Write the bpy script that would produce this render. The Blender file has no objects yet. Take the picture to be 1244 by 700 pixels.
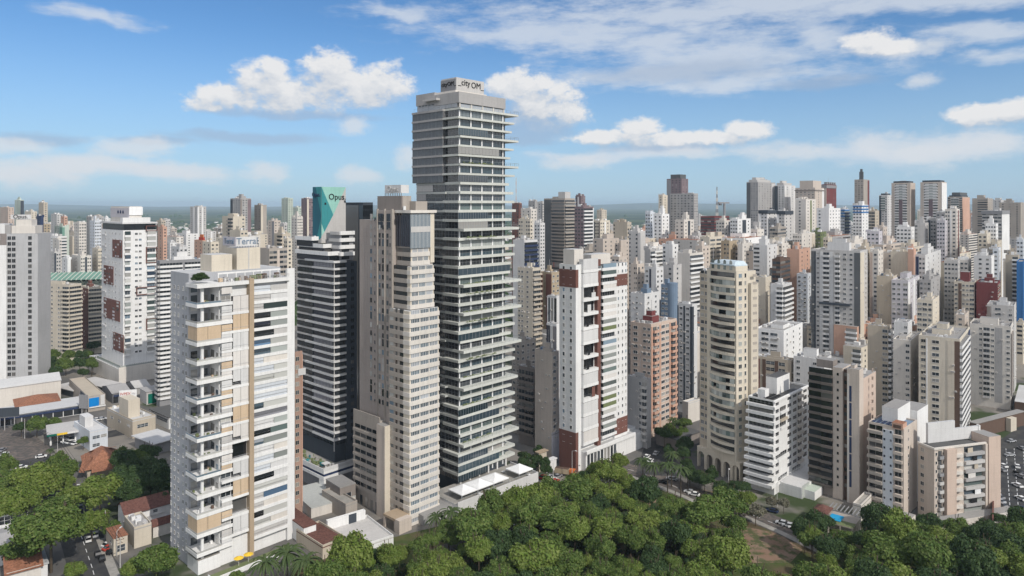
import bpy, math, random
import numpy as np
R = math.radians
scene = bpy.context.scene
COL = scene.collection
random.seed(7)
# ---------------------------------------------------------------- camera
H = 112.0; F = 850.0; U0 = 622.0; V0 = 248.0      # drone height (m), focal length and horizon measured on the 1244x700 photo
cd = bpy.data.cameras.new('camera'); cam = bpy.data.objects.new('camera', cd); COL.objects.link(cam)
cam.location = (0, 0, H); cam.rotation_euler = (R(90), 0, 0)
cd.sensor_width = 36; cd.lens = 36*F/1244; cd.shift_y = -102/1244
cd.clip_start = 1; cd.clip_end = 200000
scene.camera = cam
# ---------------------------------------------------------------- sun, exposure
SUN_EL = 40.0
sx, sy = 0.66, -0.751                              # horizontal direction towards the sun: behind the camera, to the right
sd = bpy.data.lights.new('sun', 'SUN'); sd.energy = 3.3; sd.angle = R(0.53); sd.color = (1, 0.945, 0.86)
HAZE = 6.5e-5
so = bpy.data.objects.new('sun', sd); COL.objects.link(so); so.location = (200, -200, 400)
so.rotation_euler = (R(90-SUN_EL), 0, math.atan2(sx, -sy))
vs = scene.view_settings
vs.view_transform = 'Standard'; vs.look = 'None'; vs.gamma = 1; vs.exposure = -0.03; vs.use_curve_mapping = False
scene.render.engine = 'CYCLES'
cy = scene.cycles
cy.max_bounces = 5; cy.diffuse_bounces = 3; cy.glossy_bounces = 2; cy.transmission_bounces = 2; cy.volume_bounces = 0; cy.transparent_max_bounces = 4
cy.use_denoising = True
# ---------------------------------------------------------------- world: Nishita sky with clouds at infinity
world = bpy.data.worlds.new('World'); scene.world = world; world.use_nodes = True
wt = world.node_tree; wt.nodes.clear()
class E:
    tree = wt
    def __init__(s, k): s.k = k
    def __add__(a, b): return mth('ADD', a, b)
    def __radd__(a, b): return mth('ADD', b, a)
    def __sub__(a, b): return mth('SUBTRACT', a, b)
    def __rsub__(a, b): return mth('SUBTRACT', b, a)
    def __mul__(a, b): return mth('MULTIPLY', a, b)
    def __rmul__(a, b): return mth('MULTIPLY', b, a)
    def __truediv__(a, b): return mth('DIVIDE', a, b)
def plug(sock, x):
    if isinstance(x, E): E.tree.links.new(x.k, sock)
    elif isinstance(x, tuple) and sock.type == 'RGBA': sock.default_value = (*x, 1)
    else: sock.default_value = x
def node(t, **kw):
    n = E.tree.nodes.new(t)
    for k, v in kw.items(): setattr(n, k, v)
    return n
def mth(op, *a, clamp=False):
    n = node('ShaderNodeMath', operation=op, use_clamp=clamp)
    for i, x in enumerate(a): plug(n.inputs[i], x)
    return E(n.outputs[0])
def sstep(x, lo, hi, a=0.0, b=1.0, kind='SMOOTHSTEP'):
    n = node('ShaderNodeMapRange', interpolation_type=kind)
    plug(n.inputs[0], x)
    for i, v in zip((1, 2, 3, 4), (lo, hi, a, b)): plug(n.inputs[i], v)
    return E(n.outputs[0])
def comb(x, y, z=0.0):
    n = node('ShaderNodeCombineXYZ')
    for i, v in enumerate((x, y, z)): plug(n.inputs[i], v)
    return E(n.outputs[0])
def vmath(op, a, b=None, out=0):
    n = node('ShaderNodeVectorMath', operation=op)
    plug(n.inputs[0], a)
    if b is not None: plug(n.inputs[1], b)
    return E(n.outputs[out])
def noise(vec, scale, detail=5, rough=.55, lac=2.0, col=False):
    n = node('ShaderNodeTexNoise', noise_dimensions='3D')
    plug(n.inputs['Vector'], vec)
    n.inputs['Scale'].default_value = scale; n.inputs['Detail'].default_value = detail
    n.inputs['Roughness'].default_value = rough; n.inputs['Lacunarity'].default_value = lac
    return E(n.outputs['Color' if col else 'Fac'])
def mixc(f, a, b):
    n = node('ShaderNodeMix', data_type='RGBA')
    plug(n.inputs[0], f)
    for s_, v in ((n.inputs[6], a), (n.inputs[7], b)):
        if isinstance(v, E): plug(s_, v)
        else: s_.default_value = (*v, 1)
    return E(n.outputs[2])
def aim(u, v):                                     # direction of a photo pixel as azimuth, elevation
    x = (u-U0)/F; z = (V0-v)/F
    return math.atan(x), math.atan(z/math.sqrt(1+x*x))
sky = node('ShaderNodeTexSky', sky_type='NISHITA')
sky.sun_disc = False; sky.sun_elevation = R(SUN_EL); sky.sun_rotation = math.atan2(sx, sy)
sky.altitude = 800; sky.air_density = 1.0; sky.dust_density = 0.6; sky.ozone_density = 2.2
tc = node('ShaderNodeTexCoord'); sep = node('ShaderNodeSeparateXYZ'); wt.links.new(tc.outputs['Generated'], sep.inputs[0])
X, Y, Z = (E(sep.outputs[i]) for i in range(3))
P0 = comb(mth('ARCTAN2', X, Y), mth('ARCSINE', Z), 0.0)
CUM = [(250,128,26,9),(272,118,34,16),(318,104,36,25),(330,88,17,17),(398,92,33,29),(418,108,50,26),(462,104,38,25),(370,118,72,20),(330,124,78,13),(430,122,50,13),
       (625,108,38,20),(655,122,48,32),(690,136,28,16),
       (775,158,26,14),(735,168,52,9),(812,170,70,10),(860,168,50,9),(908,158,26,12),
       (1056,54,28,15),(1082,58,24,9),
       (1215,139,44,12),(1178,143,13,10),(1235,134,20,12),
       ]
PUFF = [(430,152,15,9),(160,179,34,9),(190,176,20,7),(85,200,66,10),(222,208,40,8),(320,210,22,10),(435,214,20,10),(555,205,18,9),
       (1120,185,30,15),(1066,176,22,14),(20,213,46,11),(498,192,13,13),(700,197,36,8),(955,186,36,10),(1122,99,15,6),(1195,176,36,12),(1110,60,30,7),(840,185,40,6),(20,180,26,7)]
VEIL = [(900,8,380,26),(690,40,190,24),(1120,0,260,16),(860,66,160,34),(985,46,44,26),(800,50,100,20),(770,94,120,20),(900,98,150,15),(1190,40,60,14),(480,14,50,12),(120,20,60,8),
        (1110,180,120,14),(120,206,140,10),(760,186,120,8),(1200,70,40,9)]
GREY = [(800,180,75,8),(655,160,45,16),(360,140,110,7),(830,88,130,16),(1000,100,60,8),(310,168,100,8),(55,171,50,8),(640,150,50,26),(190,172,50,6),(640,170,40,9)]
def blobs(vec, lst, sc=1.0):
    f = None
    for (u, v, a, b) in lst:
        az, el = aim(u, v)
        d = vmath('SUBTRACT', vec, (az, el, 0)); d = vmath('MULTIPLY', d, (F/(a*sc), F/(b*sc), 0))
        q = 1.0 - vmath('LENGTH', d, out=1)
        f = q if f is None else mth('MAXIMUM', f, q)
    return f
def warp(vec, amp, scale):
    n = vmath('SUBTRACT', noise(vec, scale, 4, .6, col=True), (.5, .5, .5))
    return vmath('ADD', vec, vmath('MULTIPLY', n, (amp, amp*.6, 0)))
def cumulus(vec):
    w = warp(vec, .022, 34)
    st = vmath('MULTIPLY', vec, (1, 1.5, 1))
    n_ = (noise(st, 27, 10, .60) - 0.5)
    return mth('MINIMUM', blobs(w, CUM, 1.28), .58) * .95 + n_ * 1.15 + (noise(st, 90, 6, .65) - .5)*.35
c1 = cumulus(P0); c2 = cumulus(vmath('ADD', P0, (0.005, 0.016, 0)))
det = noise(P0, 20, 4, .6) - .5
lit = sstep(c1 - c2 + det*.4, -.42, .34, kind='LINEAR')
cov = sstep(c1, .0, .88 - lit*.46)
puff = sstep(blobs(warp(P0, .02, 30), PUFF, 1.9) + (noise(vmath('MULTIPLY', P0, (1, 1.7, 1)), 26, 9, .64) - .5)*1.5, .08, .80, 0, .72)
stv = vmath('MULTIPLY', P0, (1, 3.6, 1))
vb = blobs(warp(P0, .10, 7), VEIL, 1.3)
veil = sstep(vb + (noise(stv, 11, 9, .68) - .5)*2.1, -.02, .90, 0, .74)
grey = sstep(blobs(warp(P0, .03, 16), GREY, 1.2) + (noise(stv, 14, 6, .6) - .5)*1.0, .0, .7, 0, .55)
back = sstep(noise(vmath('MULTIPLY', P0, (1, 2.5, 1)), 3.0, 8, .6), .36, .50, 0, .92) * sstep(mth('ABSOLUTE', mth('ARCTAN2', X, Y)), .72, 1.0)  # unseen clouds behind the camera, made denser and brighter as neutral fill light
elv = mth('ARCSINE', Z)
SK = 1.0
hz = sstep(elv, -.02, .26, .72, .0)                # paler air towards the horizon
base = E(sky.outputs[0])
tint = node('ShaderNodeMix', data_type='RGBA', blend_type='MULTIPLY'); tint.inputs[0].default_value = 1
wt.links.new(base.k, tint.inputs[6]); tint.inputs[7].default_value = (.66, .97, 1.22, 1)
c = E(tint.outputs[2])
c = mixc(hz, c, (4.5, 6.0, 7.8))
c = mixc(veil, c, (7.0, 7.5, 8.2))
c = mixc(grey, c, (3.7, 4.7, 6.3))
c = mixc(puff, c, (7.4, 7.7, 8.1))
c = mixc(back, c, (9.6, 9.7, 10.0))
c = mixc(cov * .97, c, mixc(lit, (5.0, 5.6, 6.5), (8.5, 8.5, 8.55)))
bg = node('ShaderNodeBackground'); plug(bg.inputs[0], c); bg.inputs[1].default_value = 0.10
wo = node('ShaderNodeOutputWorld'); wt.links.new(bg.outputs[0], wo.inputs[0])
# ---------------------------------------------------------------- materials
PAL = dict(white=(.74,.735,.725), purewhite=(.80,.80,.80), offwhite=(.64,.60,.55), ivory=(.62,.56,.465), cream=(.58,.52,.43), sand=(.48,.42,.34), tan=(.40,.31,.22),
    pink=(.54,.43,.36), salmon=(.55,.345,.26), pinkgrey=(.54,.47,.41), grey=(.37,.36,.355), lightgrey=(.50,.485,.47), palegrey=(.61,.605,.60), midgrey=(.26,.26,.27),
    darkgrey=(.11,.115,.12), slate=(.055,.065,.08), black=(.018,.018,.02), taupe=(.25,.22,.20), taupelight=(.38,.34,.30), brown=(.13,.085,.065), redbrown=(.17,.08,.065),
    maroon=(.17,.05,.05), red=(.45,.06,.04), brick=(.36,.24,.19), orange=(.60,.17,.05), navy=(.03,.045,.10), blue=(.04,.15,.36), steelblue=(.17,.23,.31), brightblue=(.0,.22,.62),
    lavender=(.52,.50,.53), paleblue=(.57,.60,.64), greenwhite=(.48,.54,.47), teal=(.05,.27,.29), tealdark=(.03,.14,.19), mint=(.30,.56,.49), stadium=(.16,.30,.24), signgreen=(.0,.13,.09),
    concrete=(.44,.45,.43), slab=(.56,.57,.53), roof=(.30,.29,.28), rooflight=(.52,.52,.52), roofdark=(.10,.10,.10), tile=(.33,.15,.09), tiledark=(.16,.075,.06), bluepool=(.02,.30,.55),
    yellow=(.75,.50,.05), ochre=(.42,.34,.24), olive=(.16,.19,.09), railing=(.28,.31,.32), metal=(.45,.46,.48), bark=(.09,.07,.05), curb=(.62,.60,.56), goldframe=(.40,.30,.12), shadegrey=(.40,.41,.435), umber=(.15,.13,.115), wallgrey=(.45,.45,.455), mauve=(.38,.33,.30), purplebrown=(.20,.15,.16), louver=(.15,.165,.18), blindtan=(.56,.43,.30), blindwhite=(.66,.63,.60), skyroof=(.50,.58,.63))
MATS = {}
def newmat(name):
    m = bpy.data.materials.new(name); m.use_nodes = True
    nt = m.node_tree; nt.nodes.clear(); E.tree = nt
    out = node('ShaderNodeOutputMaterial'); p = node('ShaderNodeBsdfPrincipled')
    nt.links.new(p.outputs[0], out.inputs[0])
    return m, nt, p, out
def rnd_fac():
    oi = node('ShaderNodeObjectInfo'); ge = node('ShaderNodeNewGeometry')
    return mth('FRACT', E(oi.outputs['Random']) * 7.31 + E(ge.outputs['Random Per Island']))
def glass_mat(name, dark, light, curtain, pc, rough=.07):
    m, nt, p, out = newmat(name)
    r = rnd_fac()
    c = mixc(mth('FRACT', r * 13.7), dark, light)
    c = mixc(sstep(r, 1-pc-.01, 1-pc, kind='LINEAR'), c, mixc(mth('FRACT', r*57.3), curtain, tuple(x*.55 for x in curtain)))
    plug(p.inputs['Base Color'], c); p.inputs['Roughness'].default_value = rough
    p.inputs['Specular IOR Level'].default_value = .9
    return m
GL = dict(glass=((.016,.02,.024), (.085,.10,.115), (.36,.35,.33), .25), glassblue=((.03,.045,.06), (.12,.17,.21), (.38,.41,.45), .22), glassgreen=((.03,.045,.045), (.16,.21,.20), (.42,.45,.43), .4),
          glasspale=((.05,.07,.09), (.25,.34,.42), (.58,.57,.54), .55), glassteal=((.014,.026,.034), (.05,.08,.098), (.16,.19,.20), .08), glassdark=((.009,.010,.012), (.035,.04,.046), (.14,.135,.13), .14), glassband=((.015,.02,.03), (.14,.24,.38), (.60,.60,.57), .52), glassnavy=((.010,.012,.02), (.04,.045,.07), (.3,.3,.33), .15))
def mat(name):
    if name in MATS: return MATS[name]
    if name in GL: m = glass_mat(name, *GL[name])
    else:
        m, nt, p, out = newmat(name)
        c = PAL[name]
        g = node('ShaderNodeNewGeometry'); pos = E(g.outputs['Position'])
        st = noise(vmath('MULTIPLY', pos, (1, 1, .07)), 1.1, 6, .68)      # rain streaks
        bl = noise(pos, .06, 4, .6)
        sp = node('ShaderNodeSeparateXYZ'); nt.links.new(pos.k, sp.inputs[0])
        fj = mth('FRACT', E(sp.outputs[2]) / 3.02)
        f = sstep(st, .42, .78, 1.01, .86) * sstep(bl, .3, .7, .94, 1.04) * sstep(noise(pos, 2.2, 3), .3, .7, .97, 1.03) * sstep(fj, .0, .05, .90, 1.0)
        oi = node('ShaderNodeObjectInfo')
        f = f * sstep(E(oi.outputs['Random']), 0, 1, .96, 1.03, kind='LINEAR')
        v = vmath('SCALE', c); v.k.node.inputs['Scale'].default_value = 1; nt.links.new(f.k, v.k.node.inputs['Scale'])
        plug(p.inputs['Base Color'], v); p.inputs['Roughness'].default_value = .85 if name not in ('metal',) else .4
        p.inputs['Specular IOR Level'].default_value = .25
        if name in ('tile', 'tiledark'):
            w = node('ShaderNodeTexWave'); w.inputs['Scale'].default_value = 2.2; w.inputs['Distortion'].default_value = 1; nt.links.new(pos.k, w.inputs[0])
            v2 = vmath('SCALE', v); nt.links.new((sstep(E(w.outputs['Fac']), 0, 1, .7, 1.1) * sstep(noise(pos, 1.5, 4), .3, .7, .7, 1.2)).k, v2.k.node.inputs['Scale']); plug(p.inputs['Base Color'], v2)
    MATS[name] = m
    return m
def ground_mat(name, cols, scales, rough=.95, bump=0):
    m, nt, p, out = newmat(name)
    g = node('ShaderNodeNewGeometry'); pos = E(g.outputs['Position'])
    c = cols[0]
    for cc, s in zip(cols[1:], scales):
        c = mixc(sstep(noise(pos, s, 8, .62), .42, .60), c, cc)
    plug(p.inputs['Base Color'], c); p.inputs['Roughness'].default_value = rough; p.inputs['Specular IOR Level'].default_value = .15
    MATS[name] = m
    return m
def leaf_mat(name, a, b, c3):
    m, nt, p, out = newmat(name)
    ge = node('ShaderNodeNewGeometry'); oi = node('ShaderNodeObjectInfo')
    r = E(ge.outputs['Random Per Island']); o = E(oi.outputs['Random'])
    tcn = node('ShaderNodeTexCoord'); pn = noise(E(tcn.outputs['Object']), 2.3, 3)
    c = mixc(mth('MULTIPLY', o + sstep(pn, .3, .7), .5), a, b); c = mixc(mth('MULTIPLY', r, r) * .8, c, c3)
    plug(p.inputs['Base Color'], c); p.inputs['Roughness'].default_value = .6; p.inputs['Specular IOR Level'].default_value = .25
    tr = node('ShaderNodeBsdfTranslucent'); plug(tr.inputs[0], c)
    mx = node('ShaderNodeMixShader'); mx.inputs[0].default_value = .22
    nt.links.new(p.outputs[0], mx.inputs[1]); nt.links.new(tr.outputs[0], mx.inputs[2]); nt.links.new(mx.outputs[0], out.inputs[0])
    MATS[name] = m
    return m
# ---------------------------------------------------------------- mesh builder
class MB:
    def __init__(s): s.v = []; s.f = []; s.m = []; s.names = []
    def mi(s, name):
        if name not in s.names: s.names.append(name)
        return s.names.index(name)
    def poly(s, pts, m):
        i = len(s.v); s.v += [tuple(p) for p in pts]; s.f.append(tuple(range(i, i+len(pts)))); s.m.append(s.mi(m))
    def box(s, x0, x1, y0, y1, z0, z1, m, top=None):
        if x1 < x0: x0, x1 = x1, x0
        if y1 < y0: y0, y1 = y1, y0
        i = len(s.v)
        s.v += [(x0,y0,z0),(x1,y0,z0),(x1,y1,z0),(x0,y1,z0),(x0,y0,z1),(x1,y0,z1),(x1,y1,z1),(x0,y1,z1)]
        k = s.mi(m)
        for f in ((0,3,2,1),(4,5,6,7),(0,1,5,4),(1,2,6,5),(2,3,7,6),(3,0,4,7)):
            s.f.append(tuple(i+a for a in f)); s.m.append(k)
        if top: s.m[-5] = s.mi(top)
    def prism(s, pts, z0, z1, m, top=None):                # pts counter-clockwise
        n = len(pts); i = len(s.v)
        s.v += [(p[0],p[1],z0) for p in pts] + [(p[0],p[1],z1) for p in pts]
        k = s.mi(m); kt = s.mi(top or m)
        for a in range(n):
            b = (a+1) % n; s.f.append((i+a, i+b, i+n+b, i+n+a)); s.m.append(k)
        s.f.append(tuple(i+n+a for a in range(n))); s.m.append(kt)
        s.f.append(tuple(i+a for a in reversed(range(n)))); s.m.append(k)
    def cyl(s, x, y, z0, z1, r, m, n=10, r2=None):
        r2 = r if r2 is None else r2
        a = [(x+r*math.cos(t*2*math.pi/n), y+r*math.sin(t*2*math.pi/n), z0) for t in range(n)]
        b = [(x+r2*math.cos(t*2*math.pi/n), y+r2*math.sin(t*2*math.pi/n), z1) for t in range(n)]
        i = len(s.v); s.v += a+b; k = s.mi(m)
        for t in range(n):
            u = (t+1) % n; s.f.append((i+t, i+u, i+n+u, i+n+t)); s.m.append(k)
        s.f.append(tuple(i+n+t for t in range(n))); s.m.append(k)
        s.f.append(tuple(i+t for t in reversed(range(n)))); s.m.append(k)
    def beam(s, a, b, w, m):
        a = np.array(a, float); b = np.array(b, float); d = b-a; d /= np.linalg.norm(d)
        up = np.array((0,0,1.)) if abs(d[2]) < .9 else np.array((1.,0,0))
        p = np.cross(d, up); p /= np.linalg.norm(p); q = np.cross(p, d)
        i = len(s.v); k = s.mi(m)
        for e in (a, b):
            for (c1_, c2_) in ((-1,-1),(1,-1),(1,1),(-1,1)): s.v.append(tuple(e + (p*c1_+q*c2_)*w/2))
        for f in ((0,1,2,3),(7,6,5,4),(0,4,5,1),(1,5,6,2),(2,6,7,3),(3,7,4,0)):
            s.f.append(tuple(i+t for t in f)); s.m.append(k)
    def mesh(s, name):
        me = bpy.data.meshes.new(name); me.from_pydata(s.v, [], s.f)
        for n in s.names: me.materials.append(mat(n))
        me.polygons.foreach_set('material_index', s.m); me.update()
        return me
LABELS = {}
def tag(o, label=None, cat=None, group=None, kind=None):
    if label:
        o['label'] = label; LABELS.setdefault(label, []).append((o.name, group))
    if cat: o['category'] = cat
    if group: o['group'] = group
    if kind: o['kind'] = kind
    return o
def empty(name, loc, rz=0, scale=1):
    o = bpy.data.objects.new(name, None); COL.objects.link(o); o.location = loc; o.rotation_euler = (0, 0, rz); o.scale = (scale,)*3
    o.empty_display_size = .5
    return o
def link(name, me, parent=None, loc=(0,0,0), rz=0):
    o = bpy.data.objects.new(name, me); COL.objects.link(o); o.parent = parent; o.location = loc
    if rz: o.rotation_euler = (0, 0, rz)
    return o
def copy_tree(o, parent=None):
    c = o.copy(); COL.objects.link(c); c.parent = parent
    for ch in list(o.children): copy_tree(ch, c)
    return c
def gp(u, v, z=0.0):                               # ground point seen at a photo pixel
    D = (H-z)*F/(v-V0); return ((u-U0)/F*D, D)
def text_mesh(txt, size, m, depth=.12):
    cu = bpy.data.curves.new('t', 'FONT'); cu.body = txt; cu.size = size; cu.extrude = depth; cu.align_x = 'CENTER'; cu.align_y = 'CENTER'; cu.resolution_u = 3
    ob = bpy.data.objects.new('t', cu); COL.objects.link(ob)
    dg = bpy.context.evaluated_depsgraph_get()
    me = bpy.data.meshes.new_from_object(ob.evaluated_get(dg)); me.materials.clear(); me.materials.append(mat(m)); me.name = 'lettering'
    bpy.data.objects.remove(ob); bpy.data.curves.remove(cu)
    return me
# ---------------------------------------------------------------- towers: local X runs along the right face, local Y along the left face, corner at the origin
MESH = {}
class T:
    LIMIT = 100
    def __init__(s, name, label, cat, ul, uc, ur, D, th=43, group=None, far=False):
        s.D = D; s.th = R(th); s.sn = math.sin(s.th); s.cs = math.cos(s.th)
        s.px = (uc-U0)/F*D
        s.W = s.sR(ur); s.L = s.sL(ul); s.far = far
        if not 0 < s.L < 90: s.L = 18.0
        if not 0 < s.W < ((44 if D < 450 else 90) if uc > 900 else 400): s.W = 22.0
        s.root = empty(name, (s.px, D, 0), math.pi/2-s.th)
        tag(s.root, label, cat, group)
        s.cnt = {}; s.over = {}; s.wall = MB()
    def sR(s, u): k = (u-U0)/F; return (k*s.D-s.px)/(s.sn-k*s.cs)
    def sL(s, u): k = (u-U0)/F; return (s.px-k*s.D)/(s.cs+k*s.sn)
    def uR(s, u, y): k = (u-U0)/F; return (k*(s.D+y*s.sn)-(s.px-y*s.cs))/(s.sn-k*s.cs)
    def uL(s, u, x): k = (u-U0)/F; return ((s.px+x*s.sn)-k*(s.D+x*s.cs))/(s.cs+k*s.sn)
    def zat(s, v, x, y): return H-(v-V0)/F*(s.D+y*s.sn+x*s.cs)
    def z(s, v): return H-(v-V0)/F*s.D
    def zR(s, u, v): return H-(v-V0)/F*(s.D+s.sR(u)*s.cs)
    def zL(s, u, v): return H-(v-V0)/F*(s.D+s.sL(u)*s.sn)
    def part(s, name, mb, loc=(0,0,0), parent=None, label=None):
        o = link(name, mb.mesh(name) if isinstance(mb, MB) else mb, parent or s.root, loc)
        if label: o['label'] = label
        return o
    def emit(s, name, key, build, face, a, z, sub=None):     # build(mb) draws in (along, out, up); repeated pieces share one mesh
        k = (key, face)
        if k not in MESH:
            mb = MB(); build(mb); w = MB(); w.names = mb.names; w.m = mb.m
            w.f = mb.f if face == 'R' else [tuple(reversed(f)) for f in mb.f]
            w.v = [(p[0], -p[1], p[2]) if face == 'R' else (-p[1], p[0], p[2]) for p in mb.v]
            w.f = [tuple(reversed(f)) for f in w.f]
            MESH[k] = [w, None]
        w = MESH[k]; loc = (a, 0, z) if face == 'R' else (0, a, z)
        if s.far: s.merge(s.wall, w[0], loc); return
        n = s.cnt.get(name, 0); s.cnt[name] = n+1
        if n >= s.LIMIT: s.merge(s.over.setdefault(name, MB()), w[0], loc); return
        if w[1] is None: w[1] = w[0].mesh(name)
        o = link(name, w[1], s.root, loc)
        if sub:
            k2 = (key, face, 'sub')
            if k2 not in MESH: mb = MB(); sub(mb); mb.v = [(p[0], -p[1], p[2]) if face == 'R' else (-p[1], p[0], p[2]) for p in mb.v]; mb.f = [tuple(reversed(f)) for f in mb.f] if face == 'R' else mb.f; MESH[k2] = mb.mesh('pane')
            link('pane', MESH[k2], o)
    @staticmethod
    def merge(dst, src, loc):
        i = len(dst.v); dst.v += [(p[0]+loc[0], p[1]+loc[1], p[2]+loc[2]) for p in src.v]
        dst.f += [tuple(i+a for a in f) for f in src.f]
        mp = [dst.mi(n) for n in src.names]; dst.m += [mp[a] for a in src.m]
    def done(s):
        if s.wall.v: s.part('wall', s.wall)
        for n, mb in s.over.items(): s.part(n, mb)['kind'] = 'stuff'
    # ---- pieces
    def body(s, z1, m, roof='roof', par=.9, x0=0, x1=None, y0=0, y1=None, z0=0, t=.3):
        x1 = s.W if x1 is None else x1; y1 = s.L if y1 is None else y1
        s.wall.box(x0, x1, y0, y1, z0, z1-par, m, roof)
        if par:
            for b in ((x0,x1,y0,y0+t), (x0,x1,y1-t,y1), (x0,x0+t,y0+t,y1-t), (x1-t,x1,y0+t,y1-t)): s.wall.box(*b, z1-par+.002, z1, m)
    def win(s, face, a, z, w, h, glass='glass', frame='white'):
        near = not s.far and s.D < 300 and s.cnt.get('window', 0) < s.LIMIT
        def pane(mb): mb.box(0, w, -.3, .035, 0, h, glass)
        def b(mb):
            if not near: mb.box(0, w, -.3, .035, 0, h, glass)
            f = .07
            mb.box(-f, w+f, -.2, .11, h, h+f, frame); mb.box(-f, w+f, -.2, .16, -f, 0, frame); mb.box(-f, 0, -.2, .09, 0, h, frame); mb.box(w, w+f, -.2, .09, 0, h, frame)
            if w > 1.2: mb.box(w/2-.03, w/2+.03, -.2, .07, 0, h, frame)
        def bf(mb): mb.box(0, w, -.3, .06, 0, h, glass)
        s.emit('window', ('win', round(w,2), round(h,2), glass, frame, s.far, near), bf if s.far else b, face, a, z, pane if near else None)
    def ribbon(s, face, a, z, w, h, glass='glass', frame='white', n=4):
        def b(mb):
            mb.box(0, w, -.3, .035, 0, h, glass)
            mb.box(0, w, -.2, .08, h/2-.03, h/2+.03, frame)
            for i in range(n+1): x = i*w/n; mb.box(x-.04, x+.04, -.2, .085, 0, h, frame)
        def bf(mb):
            for i in range(n): mb.box(i*w/n+.1, (i+1)*w/n-.1, -.3, .06, 0, h, glass)
        s.emit('window', ('rib', round(w,2), round(h,2), glass, frame, n, s.far), bf if s.far else b, face, a, z)
    def balcony(s, face, a, z, w, d=1.3, par=1.0, m='white', rail=None, side=None, slab=.25):
        def b(mb):
            mb.box(0, w, -.2, d, -slab, 0, m)
            if par > 0:
                mb.box(0, w, d-.1, d-.002, 0, par, rail or m)
                mb.box(0, .1, .02, d-.1, 0, par, side or rail or m); mb.box(w-.1, w, .02, d-.1, 0, par, side or rail or m)
        s.emit('balcony', ('bal', round(w,2), d, par, m, rail, side, slab), b, face, a, z)
    def door(s, face, a, z, w, h, glass='glass'):
        def b(mb):
            mb.box(0, w, -.3, .03, 0, h, glass)
            if not s.far:
                for i in range(1, max(2, int(w/1.6))): x = i*w/max(2, int(w/1.6)); mb.box(x-.04, x+.04, -.2, .06, 0, h, 'lightgrey')
        s.emit('balcony_door', ('door', round(w,2), round(h,2), glass, s.far), b, face, a, z)
    def strip(s, face, a, w, z0, z1, m, d=.25, name='pilaster', o0=-.2):
        mb = MB()
        if face == 'R': mb.box(a, a+w, -d, -o0, z0, z1, m)
        else: mb.box(-d, -o0, a, a+w, z0, z1, m)
        if s.far: s.merge(s.wall, mb, (0,0,0))
        else: s.part(name, mb)
    def facade(s, face, spec, z0, z1, fh, a0=0, a1=None, glass='glass', frame='white', seed=0):
        # spec tokens  kind[n]:weight[/material[/glass]] ; w windows, b balcony, r ribbon, s strip, x blank wall, g glass wall, l loggia band
        rg = random.Random(seed*131+7)
        a1 = (s.W if face == 'R' else s.L) if a1 is None else a1
        toks = []
        for t in spec.split():
            hd, *mm = t.split('/'); kd, wt_ = hd.split(':') if ':' in hd else (hd, '1')
            toks.append((kd[0], int(kd[1:] or 0), float(wt_), mm))
        tot = sum(t[2] for t in toks); a = a0
        nf = max(1, int((z1-z0)/fh))
        zs = [z1-(i+1)*fh for i in range(nf)]
        for kd, n, wt_, mm in toks:
            w = (a1-a0)*wt_/tot
            m0 = mm[0] if mm else None; g = mm[1] if len(mm) > 1 else glass
            if kd == 's': s.strip(face, a, w, z0, z1, m0 or 'brown', .25 if s.far else .18)
            elif kd == 'g': s.strip(face, a, w, z0, z1, m0 or 'glass', .06, 'glass_strip')
            elif kd == 'w':
                n = n or 1; cw = w/n; ww = min(1.6, cw*.62) if n > 0 else 1
                for z in zs:
                    for i in range(n): s.win(face, a+cw*(i+.5)-ww/2, z+1.0, ww, 1.25, g, m0 or frame)
            elif kd == 'v':                        # wide window
                n = n or 1; cw = w/n; ww = cw*.8
                for z in zs:
                    for i in range(n): s.win(face, a+cw*(i+.5)-ww/2, z+.95, ww, 1.45, g, m0 or frame)
            elif kd == 'r':
                for z in zs: s.ribbon(face, a+.1, z+1.0, w-.2, fh-1.55, g, m0 or frame, max(2, n or int(w/1.4)))
            elif kd == 'b':
                for z in zs:
                    s.balcony(face, a+.05, z, w-.1, 1.3, 1.05, m0 or 'white'); s.door(face, a+.3, z+.05, w-.6, fh-.55, g)
            elif kd == 'l':                        # projecting band with dark recess behind
                for z in zs:
                    s.balcony(face, a+.02, z, w-.04, 1.0, .95, m0 or 'white', slab=.35); s.door(face, a+.1, z+.05, w-.2, fh-.45, g)
            a += w
    def block(s, name, x0, x1, y0, y1, z0, z1, m, top='roof', label=None):
        mb = MB(); mb.box(x0, x1, y0, y1, z0, z1, m, top)
        if s.far: s.merge(s.wall, mb, (0,0,0))
        else: return s.part(name, mb, label=label)
    def roofstuff(s, z, m, seed, hmax=6, x0=0, x1=None, y0=0, y1=None):
        rg = random.Random(seed); x1 = s.W if x1 is None else x1; y1 = s.L if y1 is None else y1
        w = x1-x0; d = y1-y0
        fx = rg.uniform(.25, .45); a = x0+w*rg.uniform(.2, .45); b = y0+d*rg.uniform(.2, .4)
        h = rg.uniform(.55, 1)*hmax
        z -= .92
        s.block('penthouse', a, a+w*fx, b, b+d*.45, z, z+h, m)
        if rg.random() < .6: s.block('water_tank', a+w*fx*.2, a+w*fx*.75, b+d*.08, b+d*.35, z+h+.003, z+h+2.4, m)
        if not s.far:
            mb = MB()
            for i in range(rg.randint(9, 15)):
                ex = x0+w*rg.uniform(.06, .9); ey = y0+d*rg.uniform(.06, .9); e = rg.uniform(.6, 1.4)
                o = MB(); o.box(0, e, 0, e*1.3, .003, e, rg.choice(['lightgrey', 'white', 'grey'])); s.part('roof_unit', o, (ex, ey, z))
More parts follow.
